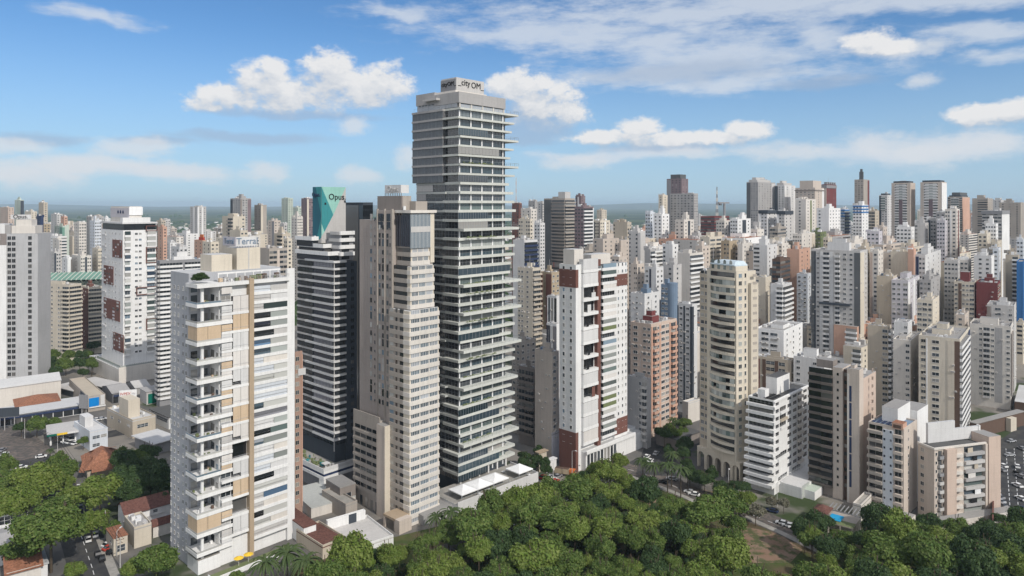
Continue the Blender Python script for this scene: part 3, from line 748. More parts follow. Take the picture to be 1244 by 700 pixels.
# ================================================================ beige office tower in three widening tiers
t = T('beige_office_tower', 'beige office tower widening downward in tiers with rows of ribbon windows', 'tower', 432, 497.5, 533, 243, 43)
W, L = t.W, t.L; zt = t.z(257); fh = 10.65*243/F
tiers = [(0, t.zR(515, 373), 0), (t.zR(515, 373), t.zR(512, 321), 1.7), (t.zR(512, 321), zt, 3.2)]
gl0 = t.sL(473)
t.wall.box(3.4, W, 3.4, gl0, 0, zt, 'pinkgrey', 'roof')
for (za, zb, off) in tiers:
    n = max(1, round((zb-za)/fh)); f_ = (zb-za)/n
    x1 = W - off*.55
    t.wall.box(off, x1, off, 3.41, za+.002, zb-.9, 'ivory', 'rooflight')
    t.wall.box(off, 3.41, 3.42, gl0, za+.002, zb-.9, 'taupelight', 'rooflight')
    for i in range(n):
        z = za+i*f_
        if za == tiers[2][0] and i == n-3:         # tall glazed storeys near the top
            pass
        mb = MB(); mb.box(off-.3, x1+.1, off-.35, 3.3, z-.6, z+.95, 'offwhite'); t.part('spandrel', mb)
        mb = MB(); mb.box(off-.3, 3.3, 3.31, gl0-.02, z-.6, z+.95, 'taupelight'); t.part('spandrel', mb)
        nb = 3; bw = (x1-off-.8)/nb
        for b in range(nb):
            mb = MB(); a = off+.4+b*bw
            mb.box(a+.2, a+bw-.2, off-.04, off+.2, z+.95, z+f_-.6, 'glassblue')
            mb.box(a+.1, a+bw-.1, off-.1, off-.03, z+f_-.75, z+f_-.6, 'white')
            for q in range(6): xx = a+.2+q*(bw-.4)/5; mb.box(xx-.06, xx+.06, off-.10, off-.03, z+.95, z+f_-.75, 'white')
            t.part('window', mb)
        big = za > 60
        mb = MB(); mb.box(off-.05, off+.2, 3.4, 3.4+(gl0-3.4)*(.93 if big else .25), z+.95, z+f_-.6, 'glassdark')
        if not big:
            t.part('window', mb); mb = MB(); mb.box(off-.05, off+.2, 3.4+(gl0-3.4)*.42, 3.4+(gl0-3.4)*.55, z+.95, z+f_-.6, 'glassdark'); t.part('window', mb); mb = MB(); mb.box(off-.05, off+.2, 3.4+(gl0-3.4)*.7, 3.4+(gl0-3.4)*.95, z+1.1, z+f_-.7, 'glasspale')
        t.part('window', mb)
off = 3.2
mb = MB(); mb.box(off-.45, W-1.6, off-.5, off, t.z(303), t.z(261), 'glassblue')
for q in range(15): xx = off-.4+q*(W-1.4-off)/14; mb.box(xx-.07, xx+.07, off-.6, off-.49, t.z(303), t.z(261), 'palegrey')
mb.box(off-.46, W-1.6, off-.62, off-.48, t.z(283), t.z(276), 'lightgrey'); t.part('curtain_wall', mb)
mb = MB(); mb.box(off-.5, off, off-.002, gl0, t.z(301), t.z(262), 'glassnavy')
for q in range(7): yy = off+q*(gl0-off)/7; mb.box(off-.56, off-.49, yy-.04, yy+.04, t.z(301), t.z(262), 'slate')
t.part('curtain_wall', mb)
mb = MB(); mb.box(off-1, W+.9, off-1.1, gl0, zt-.6, zt+.4, 'offwhite', 'roof'); t.part('roof_slab', mb)
mb = MB(); mb.box(W-1.5, W+.3, off-.4, 5, tiers[2][0], zt-.6, 'ivory'); t.part('column', mb)
# left flank with vertical ribs
za_, zb_ = zt+.3, t.zL(445, 267)
l1, l2 = t.sL(455), L
t.wall.box(1.2, W, gl0+.002, l1, 0, za_, 'mauve', 'roof'); t.wall.box(1.8, W, l1+.002, l2, 0, zb_, 'mauve', 'roof')
for u, w in ((472.5, .8), (464, .4), (455, .5)): t.strip('L', t.sL(u)-w, w, 0, za_+.5, 'taupelight', -.85, 'rib', -1.5)
rg = random.Random(3)
z = za_-4
i = 0
while z > 38:
    for u, m_ in ((446, 'glasspale'), (450.5, 'dark'), (458, 'glasspale'), (462, 'glasspale'), (467.5, 'taupelight'), (470.6, 'dark')):
        if m_ is None: continue
        a = t.sL(u); x_ = 1.2 if a < l1 else 1.8
        mb = MB(); hh = 1.7 if i % 3 else 2.6
        mb.box(x_-.06, x_+.2, a-(.3 if m_ == 'dark' else .55), a+(.3 if m_ == 'dark' else .55), z, z+hh*(.5 if m_ == 'dark' else 1), rg.choice(['glasspale', 'glasspale', 'glassdark']) if m_ == 'glasspale' else 'glass'); mb.box(x_-.14, x_+.1, a-.65, a+.65, z-.15, z, 'taupelight')
        t.part('window', mb)
    z -= fh; i += 1
mb = MB(); mb.box(1.16, 1.3, t.sL(462), t.sL(456), za_-6.5, za_-1.2, 'slate'); t.part('louvre', mb); mb = MB(); mb.box(1.16, 1.3, t.sL(471), t.sL(466.5), za_-6.5, za_-1.2, 'slate'); t.part('louvre', mb)
pxx = 4.0; pyc, pyb = t.uL(488, pxx), t.uL(458.5, pxx); pxe = t.uR(499.5, pyc); ptop = t.zat(238, pxx, pyc)
mb = MB(); mb.box(pxx, pxx+.6, pyc, pyb, zt+.3, ptop, 'taupe', 'roof'); mb.box(pxx+.602, pxe, pyc+.001, pyb, zt+.3, ptop-.01, 'taupelight', 'roof'); t.part('penthouse', mb)
ps = T.__new__(T)
mb = MB(); mb.box(t.uR(505, 6), t.uR(519, 6), 6, 11, zt+.4, zt+3.6, 'taupelight', 'roof'); t.part('penthouse', mb)
mb = MB()
syc, syb = t.uL(487.5, pxx+.5), t.uL(468, pxx+.5)
for q in range(10): yy = syc+q*(syb-syc)/9; mb.beam((pxx+.5, yy, ptop-.1), (pxx+.5, yy, ptop+1.2), .2, 'midgrey')
t.part('sign_frame', mb)
mb = MB(); mb.box(pxx+.3, pxx+.6, syc, syb, ptop+1.0, ptop+4.0, 'palegrey'); sg = t.part('sign_panel', mb)
mb = MB(); mb.box(pxx+.602, pxx+4, syc-.02, syc+.3, ptop+1.0, ptop+4, 'palegrey'); t.part('sign_panel', mb)
t.board('Opus', 'L', (syc+syb)/2, -(pxx+.2), ptop+2.5, 3.0, 'lightgrey', sg)
for q in range(6):
    mb = MB(); mb.cyl(0, 0, 0, 1.4, .5, 'white', 8); t.part('water_tank', mb, (2+q*.9, gl0-6+q*1.1, zt+.41))
# low wing with pale fin
wv = t.zL(455, 505)
f0, f1 = t.sL(474), t.sL(464)
t.wall.box(-2.4, 1.1, f0, f1, 0, wv-1.5, 'pinkgrey', 'roof'); t.wall.box(-1.0, 1.15, f1+.002, L, 0, wv-.9, 'taupelight', 'roof'); t.wall.box(-1.0, -.7, f1+.1, L, wv-.9, wv+.4, 'taupelight')
mb = MB(); mb.box(-2.6, 1.0, f0-.3, f0, 0, wv-1.4, 'cream'); t.part('fin', mb)
z = 6
while z < wv-4:
    mb = MB(); a = f1+1
    for q in range(4):
        w_ = (L-f1-2)/4; mb.box(-1.06, -.9, a+q*w_+.25, a+(q+1)*w_-.25, z+1, z+2.3, 'glassdark')
    t.part('window', mb)
    mb = MB(); mb.box(-1.25, -1.0, f1+.2, L, z-.5, z+.5, 'taupelight'); t.part('spandrel', mb)
    z += fh
for q in range(4):
    mb = MB(); mb.box(-1.08, -.9, f1+1+q*3.2, f1+2.4+q*3.2, .2, 3.6, 'glass'); t.part('window', mb)
mb = MB(); mb.box(-6, 0, 0, 7, 3.6, 4.4, 'tan', 'tan'); mb.box(-6, -5, 0, 1, 0, 3.6, 'pinkgrey'); mb.box(-6, -5, 6, 7, 0, 3.6, 'pinkgrey'); mb.box(-6.3, -1, -2.4, -.1, 0, 4.6, 'pinkgrey'); t.part('entrance_porch', mb)
t.done()
# ================================================================ dark glass tower with white bands and folded green crown
t = T('dark_glass_tower', 'dark glass tower with thin white balcony bands stepping back in roof terraces', 'tower', 361, 406, 433.5, 277, 43)
W, L = t.W, t.L; fh = 8.65*277/F
z1 = t.z(319); xb = t.sR(420)
t.wall.box(.8, W, .8, L, 3, z1, 'slate', 'roofdark'); t.wall.box(xb, W, 0, .8, 3, z1, 'slate', 'roofdark')
z = z1; k = 0
while z > 16:
    s0 = 0 if k % 7 else 2
    mb = MB()
    mb.box(-.6, xb, -.6, .79, z-.25, z+.55, 'palegrey'); mb.box(-.6, .79, .79, L*(.55 if k % 3 else .75), z-.25, z+.55, 'palegrey'); t.part('balcony', mb)
    mb = MB(); mb.box(-.2, .79, L*.55+.3, L, z-.25, z+.4, 'lightgrey'); t.part('floor_band', mb)
    t.ribbon('L', 1, z-fh+.76, L*.5, fh-1.2, 'glassnavy', 'slate', 6)
    t.ribbon('L', L*.56, z-fh+.6, L*.43, fh-1, 'glassdark', 'slate', 5)
    t.ribbon('R', 0.9, z-fh+.76, xb-1.2, fh-1.2, 'glassdark', 'slate', 3)
    t.win('R', xb+(W-xb)*.45, z-fh+.9, 1.5, 1.4, 'glassdark', 'slate')
    z -= fh; k += 1
mb = MB(); mb.box(-.1, .2, -.1, .2, 14, z1, 'lightgrey'); t.part('column', mb)
# roof terraces
def tier(x0, x1, y0, y1, za, zb, m='slate'):
    mb = MB(); mb.box(x0+.8, x1-.5, y0+.8, y1, za, zb-.3, m, 'roofdark'); t.part('upper_wall', mb)
    mb = MB(); mb.box(x0, x1, y0, y0+.5, zb-.3, zb+1.3, 'white'); mb.box(x0, x0+.5, y0+.5, y1, zb-.3, zb+1.3, 'white'); mb.box(x0+.5, x1, y0+.5, y1, zb-.3, zb+.2, 'lightgrey'); t.part('terrace_band', mb)
    mb = MB(); mb.box(x0+.72, x0+.78, y0+1.2, y1-.3, za+.4, zb-.8, 'glassnavy'); mb.box(x0+1.2, x1-.8, y0+.72, y0+.78, za+.4, zb-.8, 'glassdark'); t.part('glazing', mb)
    rg = random.Random(int(za*10))
    mb = MB()
    for _ in range(16):
        a, b = rg.uniform(x0+.8, min(x1, x0+9)), rg.uniform(y0+.8, y1-1); q = rg.uniform(.3, .8); mb.box(a, a+q, b, b+q, zb+.2, zb+.2+q*1.8, rg.choice(['olive', 'grey', 'white', 'brown']))
    t.part('terrace_furniture', mb)
tier(-1, W, 3, L, z1, z1+fh); tier(0, W, 8, L, z1+fh, z1+2*fh); tier(-1, W, 15, L, z1+2*fh, z1+3*fh)
for i in range(4):
    q = i*fh
    mb = MB(); mb.box(4.6, W, 2.5, 14, z1+q+.3, z1+q+fh, 'midgrey', 'roofdark'); t.part('upper_wall', mb)
    mb = MB(); mb.box(4.0, W+.2, 1.7, 2.5, z1+q+fh-.6, z1+q+fh+.9, 'white'); mb.box(3.8, 4.6, 2.5, 12-i, z1+q+fh-.6, z1+q+fh+.7, 'lightgrey'); t.part('terrace_band', mb)
    t.part('glazing', (lambda m_: (m_.box(5, W-2, 2.44, 2.5, z1+q+.8, z1+q+fh-.7, 'glassdark'), m_)[1])(MB()))
# crown: solid block with folded teal facets
cz0 = z1+2.5*fh; cz1 = cz0 + 22
y0, x0 = 13.0, 3.4
def uu(u, y):
    k_ = (u-U0)/F; X0 = t.px - y*t.cs; Y0 = t.D + y*t.sn
    return (k_*Y0-X0)/(t.sn-k_*t.cs)
def vv(u, x):
    k_ = (u-U0)/F; X0 = t.px + x*t.sn; Y0 = t.D + x*t.cs
    return (X0-k_*Y0)/(t.cs+k_*t.sn)
xr = uu(420, y0); xl = uu(390.5, y0); yb = vv(380, xl)
cz1 = H-(227-V0)/F*(t.D+y0*t.sn+xl*t.cs)
hC = cz1-cz0
mb = MB(); mb.box(xl, xr, y0, yb, cz0, cz1, 'lightgrey', 'roofdark'); cw = t.part('crown_wall', mb)
def facet(pts, m, side):
    mb = MB()
    if side == 'R': q = [(xl+(xr-xl)*a, y0-.06, cz0+hC*b) for a, b in pts]
    else: q = [(xl-.06, yb-(yb-y0)*a, cz0+hC*b) for a, b in pts]
    mb.poly(q, m); t.part('crown_facet', mb, parent=cw)
facet([(0, 1), (0, .68), (.48, .56), (1, .99), (1, 1)][0:1] + [(.48, .5), (1, 1)], 'mint', 'R')
facet([(0, 1), (0, .35), (.12, .2), (.48, .5)], 'teal', 'R')
facet([(0, .35), (0, .12), (.12, .2)], 'mint', 'R')
facet([(0, 1), (0, 0), (.55, 0), (1, .46), (.2, 1)][1:2] + [(.35, 0), (1, .48), (.35, 1), (0, 1)], 'tealdark', 'L')
facet([(.35, 1), (1, .48), (1, 1)], 'teal', 'L')
facet([(.35, 0), (1, .1), (1, .48)], 'teal', 'L')
t.board('Opus.', 'R', xl+(xr-xl)*.64, -y0+.14, cz0+hC*.82, (xr-xl)*.30, 'black', cw); t.board('Opus.', 'L', yb-(yb-y0)*.42, -xl+.14, cz0+hC*.86, 2.6, 'navy', cw)
for a, b in ((.12, .68), (.93, .72)):
    mb = MB(); mb.box(xl+(xr-xl)*a, xl+(xr-xl)*a+.8, y0-.12, y0, cz0+hC*b, cz0+hC*b+.9, 'black'); t.part('vent', mb)
# podium
d0 = vv(394.5, 0)
px0 = -7.5
t.wall.box(px0, W+2, -4.5, L+4, 8.2, 9.2, 'white', 'paving'); t.wall.box(px0+.2, W+1.8, -4.3, L+3.8, 7.2, 8.2, 'navy'); t.wall.box(px0-.1, W+2, -4.6, L+4, 6.0, 7.2, 'white'); t.wall.box(px0+2.2, W, -2.5, L, 0, 6, 'midgrey')
t.wall.box(px0, px0+3.4, -4.5, -1.2, 0, 6, 'white'); t.wall.box(px0, px0+.25, -4.5, L+4, 9.2, 10.2, 'white'); t.wall.box(px0+.25, W+2, -4.5, -4.25, 9.2, 10.6, 'palegrey')
mb = MB(); mb.box(-6, -3.4, -2.6, -.2, 10.9, 11.2, 'palegrey'); mb.box(-4.9, -4.5, -1.6, -1.2, 9.2, 10.9, 'white'); t.part('deck_shade', mb)
mb = MB(); rg = random.Random(8)
for _ in range(50):
    b = rg.uniform(-2, L); q = rg.uniform(.4, 1.2); a = rg.uniform(px0+.6, -1.5); mb.box(a, a+q, b, b+q, 9.22, 9.22+q, rg.choice(['olive', 'olive', 'grey', 'teal']))
t.part('deck_planting', mb)
t.done()
# ================================================================ white and red-brown tower
t = T('white_brown_tower', 'white tower with red-brown panels at its top and foot and a red-brown fin', 'tower', 679.5, 699.5, 762, 292, 45)
W, L = t.W, t.L; zt = t.z(322); fh = 3.03
s1, s2, s3, s4 = (t.sR(u) for u in (706, 724.5, 728.5, 746.5))
t.body(zt, 'white', x1=s1); t.wall.box(s1+.002, s4, 1.2, L, 0, zt-2, 'white', 'roof'); t.wall.box(s4+.002, W, 0, L, 0, zt-1, 'white', 'roof')
zb0, zb1 = t.z(350), t.z(328); zl = t.zL(690, 522)
for nm, a in (('L', (-.12, .0, .0, L)), ('R', (0, s1*.45, -.12, 0))):
    for za, zb in ((zb0, zb1), (0, zl-.5)):
        mb = MB(); mb.box(*a, za, zb, 'redbrown'); t.part('brown_panel', mb)
mb = MB(); mb.box(s4+.01, W+.05, -.12, 0, t.zR(755, 347), t.zR(755, 333), 'redbrown'); t.part('brown_panel', mb); mb = MB(); mb.box(s4+.01, W+.05, -.12, 0, 9, t.zR(755, 507), 'redbrown'); t.part('brown_panel', mb)
mb = MB(); mb.box(s2, s3, -.6, 1.2, 0, zt+1.5, 'redbrown'); t.part('fin', mb)
z = zt-3.2; i = 0
rg = random.Random(4)
while z > 9:
    for a in (L*.28, L*.72):
        t.win('L', a-.5, z+.8, 1.1, 1.5, 'glass' if rg.random() < .55 else 'glasspale', 'palegrey' if zb0 > z > zl else 'white')
    for a in (.3, .62, .88): t.win('R', s4+(W-s4)*a-.4, z+.9, .8, 1.3, rg.choice(['glasspale', 'glass', 'glasspale']), 'white')
    t.balcony('R', s3+.1, z, s4-s3-.2, 1.4, .9, 'white', slab=.35); t.door('R', s3+.3, z+.1, s4-s3-.6, fh-.6, 'glass')
    if rg.random() < .75:
        mb = MB(); mb.box(s3+.9, s4-.3, -1.32, -1.26, z+.9, z+fh-.4, rg.choice(['glasspale', 'glassgreen', 'glassband', 'blindwhite', 'glassgreen', 'olive'])); t.part('glazed_balcony', mb)
    if i % 2 == 0:
        mb = MB(); mb.box(s1, s2-.02, -1.2, 1.19, z-.4, z+.9, 'white'); mb.box(s1, s1+.2, -1.2, 1.1, z+.9, z+5.4, 'white'); t.part('balcony', mb)
        mb = MB(); mb.box(s1+.4, s2-.5, 1.14, 1.3, z+.9, z+5, 'glassdark'); mb.box(s1+.6, s1+3, 1.0, 1.14, z+.9, z+5, 'offwhite'); t.part('balcony_door', mb)
        if rg.random() < .45 or z < 25:
            mb = MB(); mb.box(s1+.4, s2-.2, -1.1, -1.05, z+.95, z+5.5, rg.choice(['blindwhite', 'palegrey', 'blindtan'])); t.part('blind', mb)
        else:
            mb = MB(); q = rg.uniform(.2, .6)*(s2-s1); mb.box(s1+q, s1+q+rg.uniform(1.5, 3), -.9, -.86, z+.95, z+rg.uniform(3, 5.4), rg.choice(['redbrown', 'black', 'palegrey', 'purewhite'])); t.part('blind', mb)
    z -= fh; i += 1
mb = MB(); mb.box(2, s1+4.5, 2.5, L-.5, zt-.9, zt+6.2, 'offwhite', 'rooflight'); t.part('penthouse', mb)
mb = MB(); mb.box(s2+.3, s4+1, 3, L, zt-2, zt+3.4, 'offwhite', 'rooflight'); t.part('penthouse', mb)
mb = MB(); mb.box(s1, s4, -.7, 1.2, zt-3.2, zt-2.4, 'white'); mb.box(s1, s4, -.6, -.5, zt-2.4, zt-1.3, 'railing'); t.part('roof_slab', mb)
t.wall.box(s1, W+10, -2.5, 1.19, 0, 7.8, 'white', 'rooflight'); t.wall.box(W+.002, W+12, 1.2, L, 0, 9, 'white', 'rooflight')
mb = MB(); mb.box(s1-.1, W+2, -3.2, -2.5, 7.2, 8.6, 'white'); t.part('canopy', mb)
for q in range(9):
    mb = MB(); mb.box(s1+1+q*2.3, s1+2.6+q*2.3, -2.56, -2.4, 1, 6.6, 'glass'); t.part('window', mb)
t.done()
# ================================================================ cream tower with curved balconies and arches
t = T('curved_cream_tower', 'cream tower with bowed balconies, an arcade at its foot and a pale blue roof', 'tower', 847, 894.5, 918, 281, 60)
W, L = t.W, t.L; fh = 3.05; zt = t.z(330)
y0, y1 = t.sL(893), t.sL(863)
t.wall.box(0, W, 0, y1+2, 8, zt, 'ivory', 'roof'); t.wall.box(1.5, W, y1+2.002, L, 8, t.zL(855, 331), 'sand', 'roof')
t.wall.box(W*.62, W*1.0, -1.4, 0, 0, zt-5, 'cream', 'roof')
def bow(m): return [(-(.4+1.7*math.sin(math.pi*i/8)**.8), y0+(y1-y0)*i/8) for i in range(9)]
z = zt-3.4
rg = random.Random(9)
while z > 9.2:
    b = bow(1); pts = [(.2, y0)]+b+[(.2, y1)]; pts = [(p[0], p[1]) for p in reversed(pts)]
    mb = MB(); mb.prism([(.2, y1)]+[(x, y) for x, y in reversed(b)]+[(.2, y0)][0:1], z-.3, z+.75, 'ivory'); t.part('balcony', mb)
    mb = MB(); mb.box(-.12, .2, y0+.3, y1-.3, z+.7, z+fh-.35, 'glassdark'); t.part('balcony_door', mb)
    if rg.random() < .42:
        mb = MB()
        for (x, y), (x2, y2) in zip(b, b[1:]):
            if rg.random() < .85: mb.poly([(x2*.95, y2, z+.76), (x*.95, y, z+.76), (x*.95, y, z+fh-.35), (x2*.95, y2, z+fh-.35)], 'glassgreen')
        if mb.v: t.part('glazed_balcony', mb)
    for a in (.28, .72):
        aa = y1+2+(L-y1-2)*a
        mb = MB(); mb.box(1.42, 1.6, aa-.9, aa+.9, z+.9, z+2.3, 'glass'); mb.box(1.3, 1.5, aa-1.0, aa+1.0, z+.7, z+.9, 'offwhite'); t.part('window', mb)
    t.win('R', W*.12, z+.8, 1.7, 1.6, rg.choice(['glassgreen', 'glasspale', 'glass']), 'offwhite'); t.win('R', W*.42, z+.8, .9, 1.6, 'glass', 'offwhite')
    mb = MB(); mb.box(W*.72, W*.92, -1.46, -1.3, z+.9, z+2.0, 'taupelight'); t.part('window', mb)
    z -= fh
zc = t.z(319)
mb = MB(); mb.box(.1, W*.62, .4, y1-.2, zt-.9, zc-1.6, 'ivory', 'skyroof'); t.part('penthouse', mb)
mb = MB(); mb.prism([(-.3, y0), (W*.64, y0), (W*.64, y1), (-.3, y1)], zc-1.6, zc-1.2, 'skyroof'); mb.poly([(-.3, y0, zc-1.2), (-.3, y1, zc-1.2), (2, y1-1.5, zc+.2), (2, y0+1.5, zc+.2)][::-1], 'skyroof'); mb.poly([(2, y0+1.5, zc+.2), (2, y1-1.5, zc+.2), (W*.6, y1-1.5, zc+.2), (W*.6, y0+1.5, zc+.2)][::-1], 'skyroof')
mb.poly([(-.3, y0, zc-1.2), (2, y0+1.5, zc+.2), (W*.6, y0+1.5, zc+.2), (W*.64, y0, zc-1.2)][::-1], 'skyroof'); t.part('roof', mb)
for a in range(4):
    yy = y0+1.6+a*(y1-y0-3)/3.2
    mb = MB(); mb.box(.0, .2, yy, yy+1.4, zt+.3, zt+3.6, 'glassgreen'); n = 8
    mb.poly([(.02, yy+.7+.7*math.cos(math.pi*i/n), zt+3.6+.7*math.sin(math.pi*i/n)) for i in range(n+1)], 'glassgreen'); t.part('window', mb)
# arcade
def arch(mb, face, a, w, ht, m):
    n = 10; r = w*.36; cx = a+w/2; zs = ht-r-1.2
    pts = []
    def P(s, z, o=0): return (-o, s, z) if face == 'L' else (s, -o, z)
    for o in (.0, -1.2):
        pass
    left = [(a, 0), (cx-r, 0)]; 
    arc = [(cx+r*math.cos(math.pi*(1-i/n)), zs+r*math.sin(math.pi*(1-i/n))) for i in range(n+1)]
    for o in (0, ):
        mb.poly([P(a, 0, o), P(cx-r, 0, o), P(cx-r, zs, o), P(a, zs, o)], m); mb.poly([P(cx+r, 0, o), P(a+w, 0, o), P(a+w, zs, o), P(cx+r, zs, o)], m)
        for i in range(n):
            x0_, x1_ = arc[i][0], arc[i+1][0]
            mb.poly([P(x0_, arc[i][1], o), P(x1_, arc[i+1][1], o), P(x1_, ht, o), P(x0_, ht, o)], m)
        mb.poly([P(a, zs, o), P(cx-r, zs, o), P(cx-r, ht, o), P(a, ht, o)], m); mb.poly([P(cx+r, zs, o), P(a+w, zs, o), P(a+w, ht, o), P(cx+r, ht, o)], m)
    q = [(cx-r, 0)]+arc+[(cx+r, 0)]
    for (s0_, z0_), (s1_, z1_) in zip(q, q[1:]): mb.poly([P(s0_, z0_, 0), P(s1_, z1_, 0), P(s1_, z1_, -1.4), P(s0_, z0_, -1.4)], m)
for i in range(5):
    mb = MB(); w_ = (L+2)/5; arch(mb, 'L', -2+i*w_, w_, 8, 'ivory'); t.part('arch', mb)
for i in range(2):
    mb = MB(); w_ = W*.6/2; arch(mb, 'R', i*w_, w_, 8, 'ivory'); t.part('arch', mb)
t.wall.box(3, W-1, 3, L-1, 0, 8, 'taupe'); t.wall.box(-.05, W, -2, L, 8.002, 8.6, 'ivory')
t.roofstuff(t.zL(855, 331)+.9, 'sand', 3, 3, 3, W, y1+3, L)
t.done()
# ================================================================ stepped white balcony building
t = T('stepped_white_building', 'white mid-rise whose long balconies step outward toward the ground', 'apartment block', 909, 940.5, 982, 269, 44.4)
W, L = t.W, t.L; zt = t.z(487); fh = 2.95
t.body(zt, 'white', 'roofdark', par=.7)
n = 11
z = zt-3.1; i = 0
while z > 2:
    o = .9+i*.26
    mb = MB(); mb.box(-o, -.0, -.6, L+.5, z-.35, z+.85, 'white'); mb.box(-o, W*.12, -.62, -.0, z-.35, z+.8, 'white'); t.part('balcony', mb)
    t.ribbon('L', .4, z+.86, L-.8, fh-1.3, 'glassdark', 'midgrey', 6)
    if i < 10:
        for a in ((.03, .11), (.36, .46), (.52, .62)): t.ribbon('R', W*a[0]+.3, z+.85, W*(a[1]-a[0]), 1.3, 'glassdark', 'midgrey', 2)
        mb = MB(); mb.box(W*.66, W*.8, -1.0, .0, z-.25, z+.8, 'offwhite'); t.part('balcony', mb)
        t.door('R', W*.66+.3, z+.1, W*.14-.6, 2.4, 'glassdark'); t.ribbon('R', W*.84, z+.8, W*.1, 1.6, 'glassdark', 'midgrey', 2)
    else:
        t.ribbon('R', W*.1, z+.8, W*.25, 1.4, 'glass', 'white', 4); t.ribbon('R', W*.5, z+.8, W*.25, 1.4, 'glass', 'white', 4)
    if i in (1, 2, 3):
        mb = MB(); mb.box(W*.14, W*.34, -.8, 0, z-.2, z+.7, 'sand' if i == 2 else 'white'); t.part('balcony', mb); t.door('R', W*.15, z+.7, W*.17, 1.7, 'glassdark')
    if i == 7:
        mb = MB(); mb.box(W*.05, W*.35, -1.1, 0, z-.2, z+.9, 'white'); t.part('balcony', mb); t.door('R', W*.06, z+.9, W*.28, 1.5, 'glassdark')
    z -= fh; i += 1
mb = MB(); mb.box(-.6, W+.2, -.5, .3, zt-.9, zt-.2, 'white'); t.part('roof_slab', mb)
mb = MB(); mb.box(W*.35, W*.72, 4, L-2, zt-.7, zt+6, 'white', 'roofdark'); t.part('penthouse', mb)
mb = MB(); mb.box(3, 6.5, 5, 8, zt-.7, zt+2.6, 'white', 'rooflight'); t.part('penthouse', mb)
for j in range(8):
    mb = MB(); mb.box(0, 2.2, 0, 1.2, .3, .4, 'black'); t.part('solar_panel', mb, (1+(j % 4)*2.6, 2+(j//4)*2, zt-.69))
t.wall.box(4, W+2, -9, -.002, 0, 4.2, 'white', 'palegrey'); t.wall.box(6, 14, -13, -9.002, 0, 3.2, 'white', 'greenwhite')
for j in range(8): t.wall.box(4.3+j*.9, 4.4+j*.9, -9.2, -9.05, 0, 5, 'greenwhite')
mb = MB()
for j in range(14): mb.box(4+j*(W-2)/13, 4.1+j*(W-2)/13, -.9, -.8, 4.21, 5.6, 'white')
mb.box(4, W, -.9, -.8, 5.5, 5.6, 'white'); t.part('railing', mb)
t.done()
# ================================================================ dark-bayed beige tower
t = T('dark_bay_tower', 'pinkish beige tower with dark glazed bays on its left and a thin blue window slit', 'tower', 981, 1044, 1069, 260, 43)
W, L = t.W, t.L; fh = 3.0; zt = t.z(449.5)
q1, q2, q3 = t.sL(1029), t.sL(1023), t.sL(1011)
t.wall.box(0, 4.8, 0, q1, 0, zt, 'pinkgrey', 'roof'); t.wall.box(2, 10, q1+.002, q2, 0, zt-1, 'brown', 'roof'); t.wall.box(.6, 10, q2+.002, q3, 0, zt-.5, 'pinkgrey', 'roof'); t.wall.box(1.2, 12, q3+.002, L, 0, t.zL(990, 459), 'taupe', 'rooflight')
t.wall.box(4.81, W, 1.5, q1, 0, t.zR(1060, 457), 'pink', 'roof')
mb = MB(); 
for i in range(7): 
    za = 6+i*6.4
    if za+5.8 < zt-6: mb.box(-.08, .2, t.sL(1034.5), t.sL(1031.8), za, za+5.9, 'navy')
t.part('window_slit', mb)
mb = MB(); mb.box(-.06, .15, t.sL(1031.7), t.sL(1029.2), 0, zt-2, 'offwhite'); t.part('pilaster', mb)
z = zt-4.5; i = 0
while z > 3:
    mb = MB(); mb.box(-.3, 1.2, q3+.1, q3+(L-q3)*.45, z-.3, z+.7, 'umber'); mb.box(.3, 1.2, q3+(L-q3)*.45+.01, L, z-.3, z+.6, 'umber'); t.part('balcony', mb)
    mb = MB(); mb.box(.1, 1.3, q3+.15, q3+(L-q3)*.45, z+.71, z+fh-.35, 'glassdark'); t.part('glazed_balcony', mb)
    mb = MB(); mb.box(.9, 1.3, q3+(L-q3)*.47, L-.2, z+.61, z+fh-.4, 'glassdark'); t.part('glazed_balcony', mb)
    mb = MB(); mb.box(.5, .7, (q2+q3)/2-.4, (q2+q3)/2+.3, z+1, z+2, 'glassdark'); t.part('window', mb)
    mb = MB(); mb.box(1.9, 2.1, q1+.3, q2-.2, z+.9, z+2.2, 'glass'); t.part('window', mb)
    t.win('R', W*.62, z+.9, .8, 1.2, 'glass', 'pink')
    z -= fh; i += 1
mb = MB(); mb.box(1, 4.4, 2, q1-1, zt, zt+1.2, 'pinkgrey', 'roof'); mb.box(4, 9, q3+1, L-2, zt-2, zt+1, 'taupe', 'roof'); t.part('penthouse', mb)
t.roofstuff(t.zR(1060, 457)+.9, 'taupe', 5, 2, 6, W, 4, q1)
t.done()
# pool house with blue pool in front of it
b = T('pool_pavilion', 'cream pavilion with tiled roof beside a blue pool before the dark-bayed tower', 'pavilion', 985, 1040, 1052, 236, 40)
b.wall.box(0, 6, 0, 12, 0, 4, 'cream', 'taupelight'); b.wall.box(-4, 0, 0, 12, 3.6, 4, 'cream', 'olive')
for j in range(4):
    mb = MB(); mb.box(-4, -3.6, j*3.8, .4+j*3.8, 0, 3.6, 'cream'); b.part('column', mb)
mb = MB(); mb.box(-2, 3, 4.5, 8.5, 4.1, 4.25, 'bluepool'); b.part('pool', mb)
mb = MB(); x0, x1, y0, y1 = 0, 7, 9, 14.5; mx, my = 3.5, 11.7
for q in (((x0,y0),(x1,y0)), ((x1,y0),(x1,y1)), ((x1,y1),(x0,y1)), ((x0,y1),(x0,y0))): mb.poly([(*q[0], 4.6), (*q[1], 4.6), (mx, my, 6.4)], 'tiledark')
b.part('roof', mb)
mb = MB()
for j in range(9): mb.box(6.1, 12, j*1.3, .25+j*1.3, 4.3, 4.6, 'midgrey')
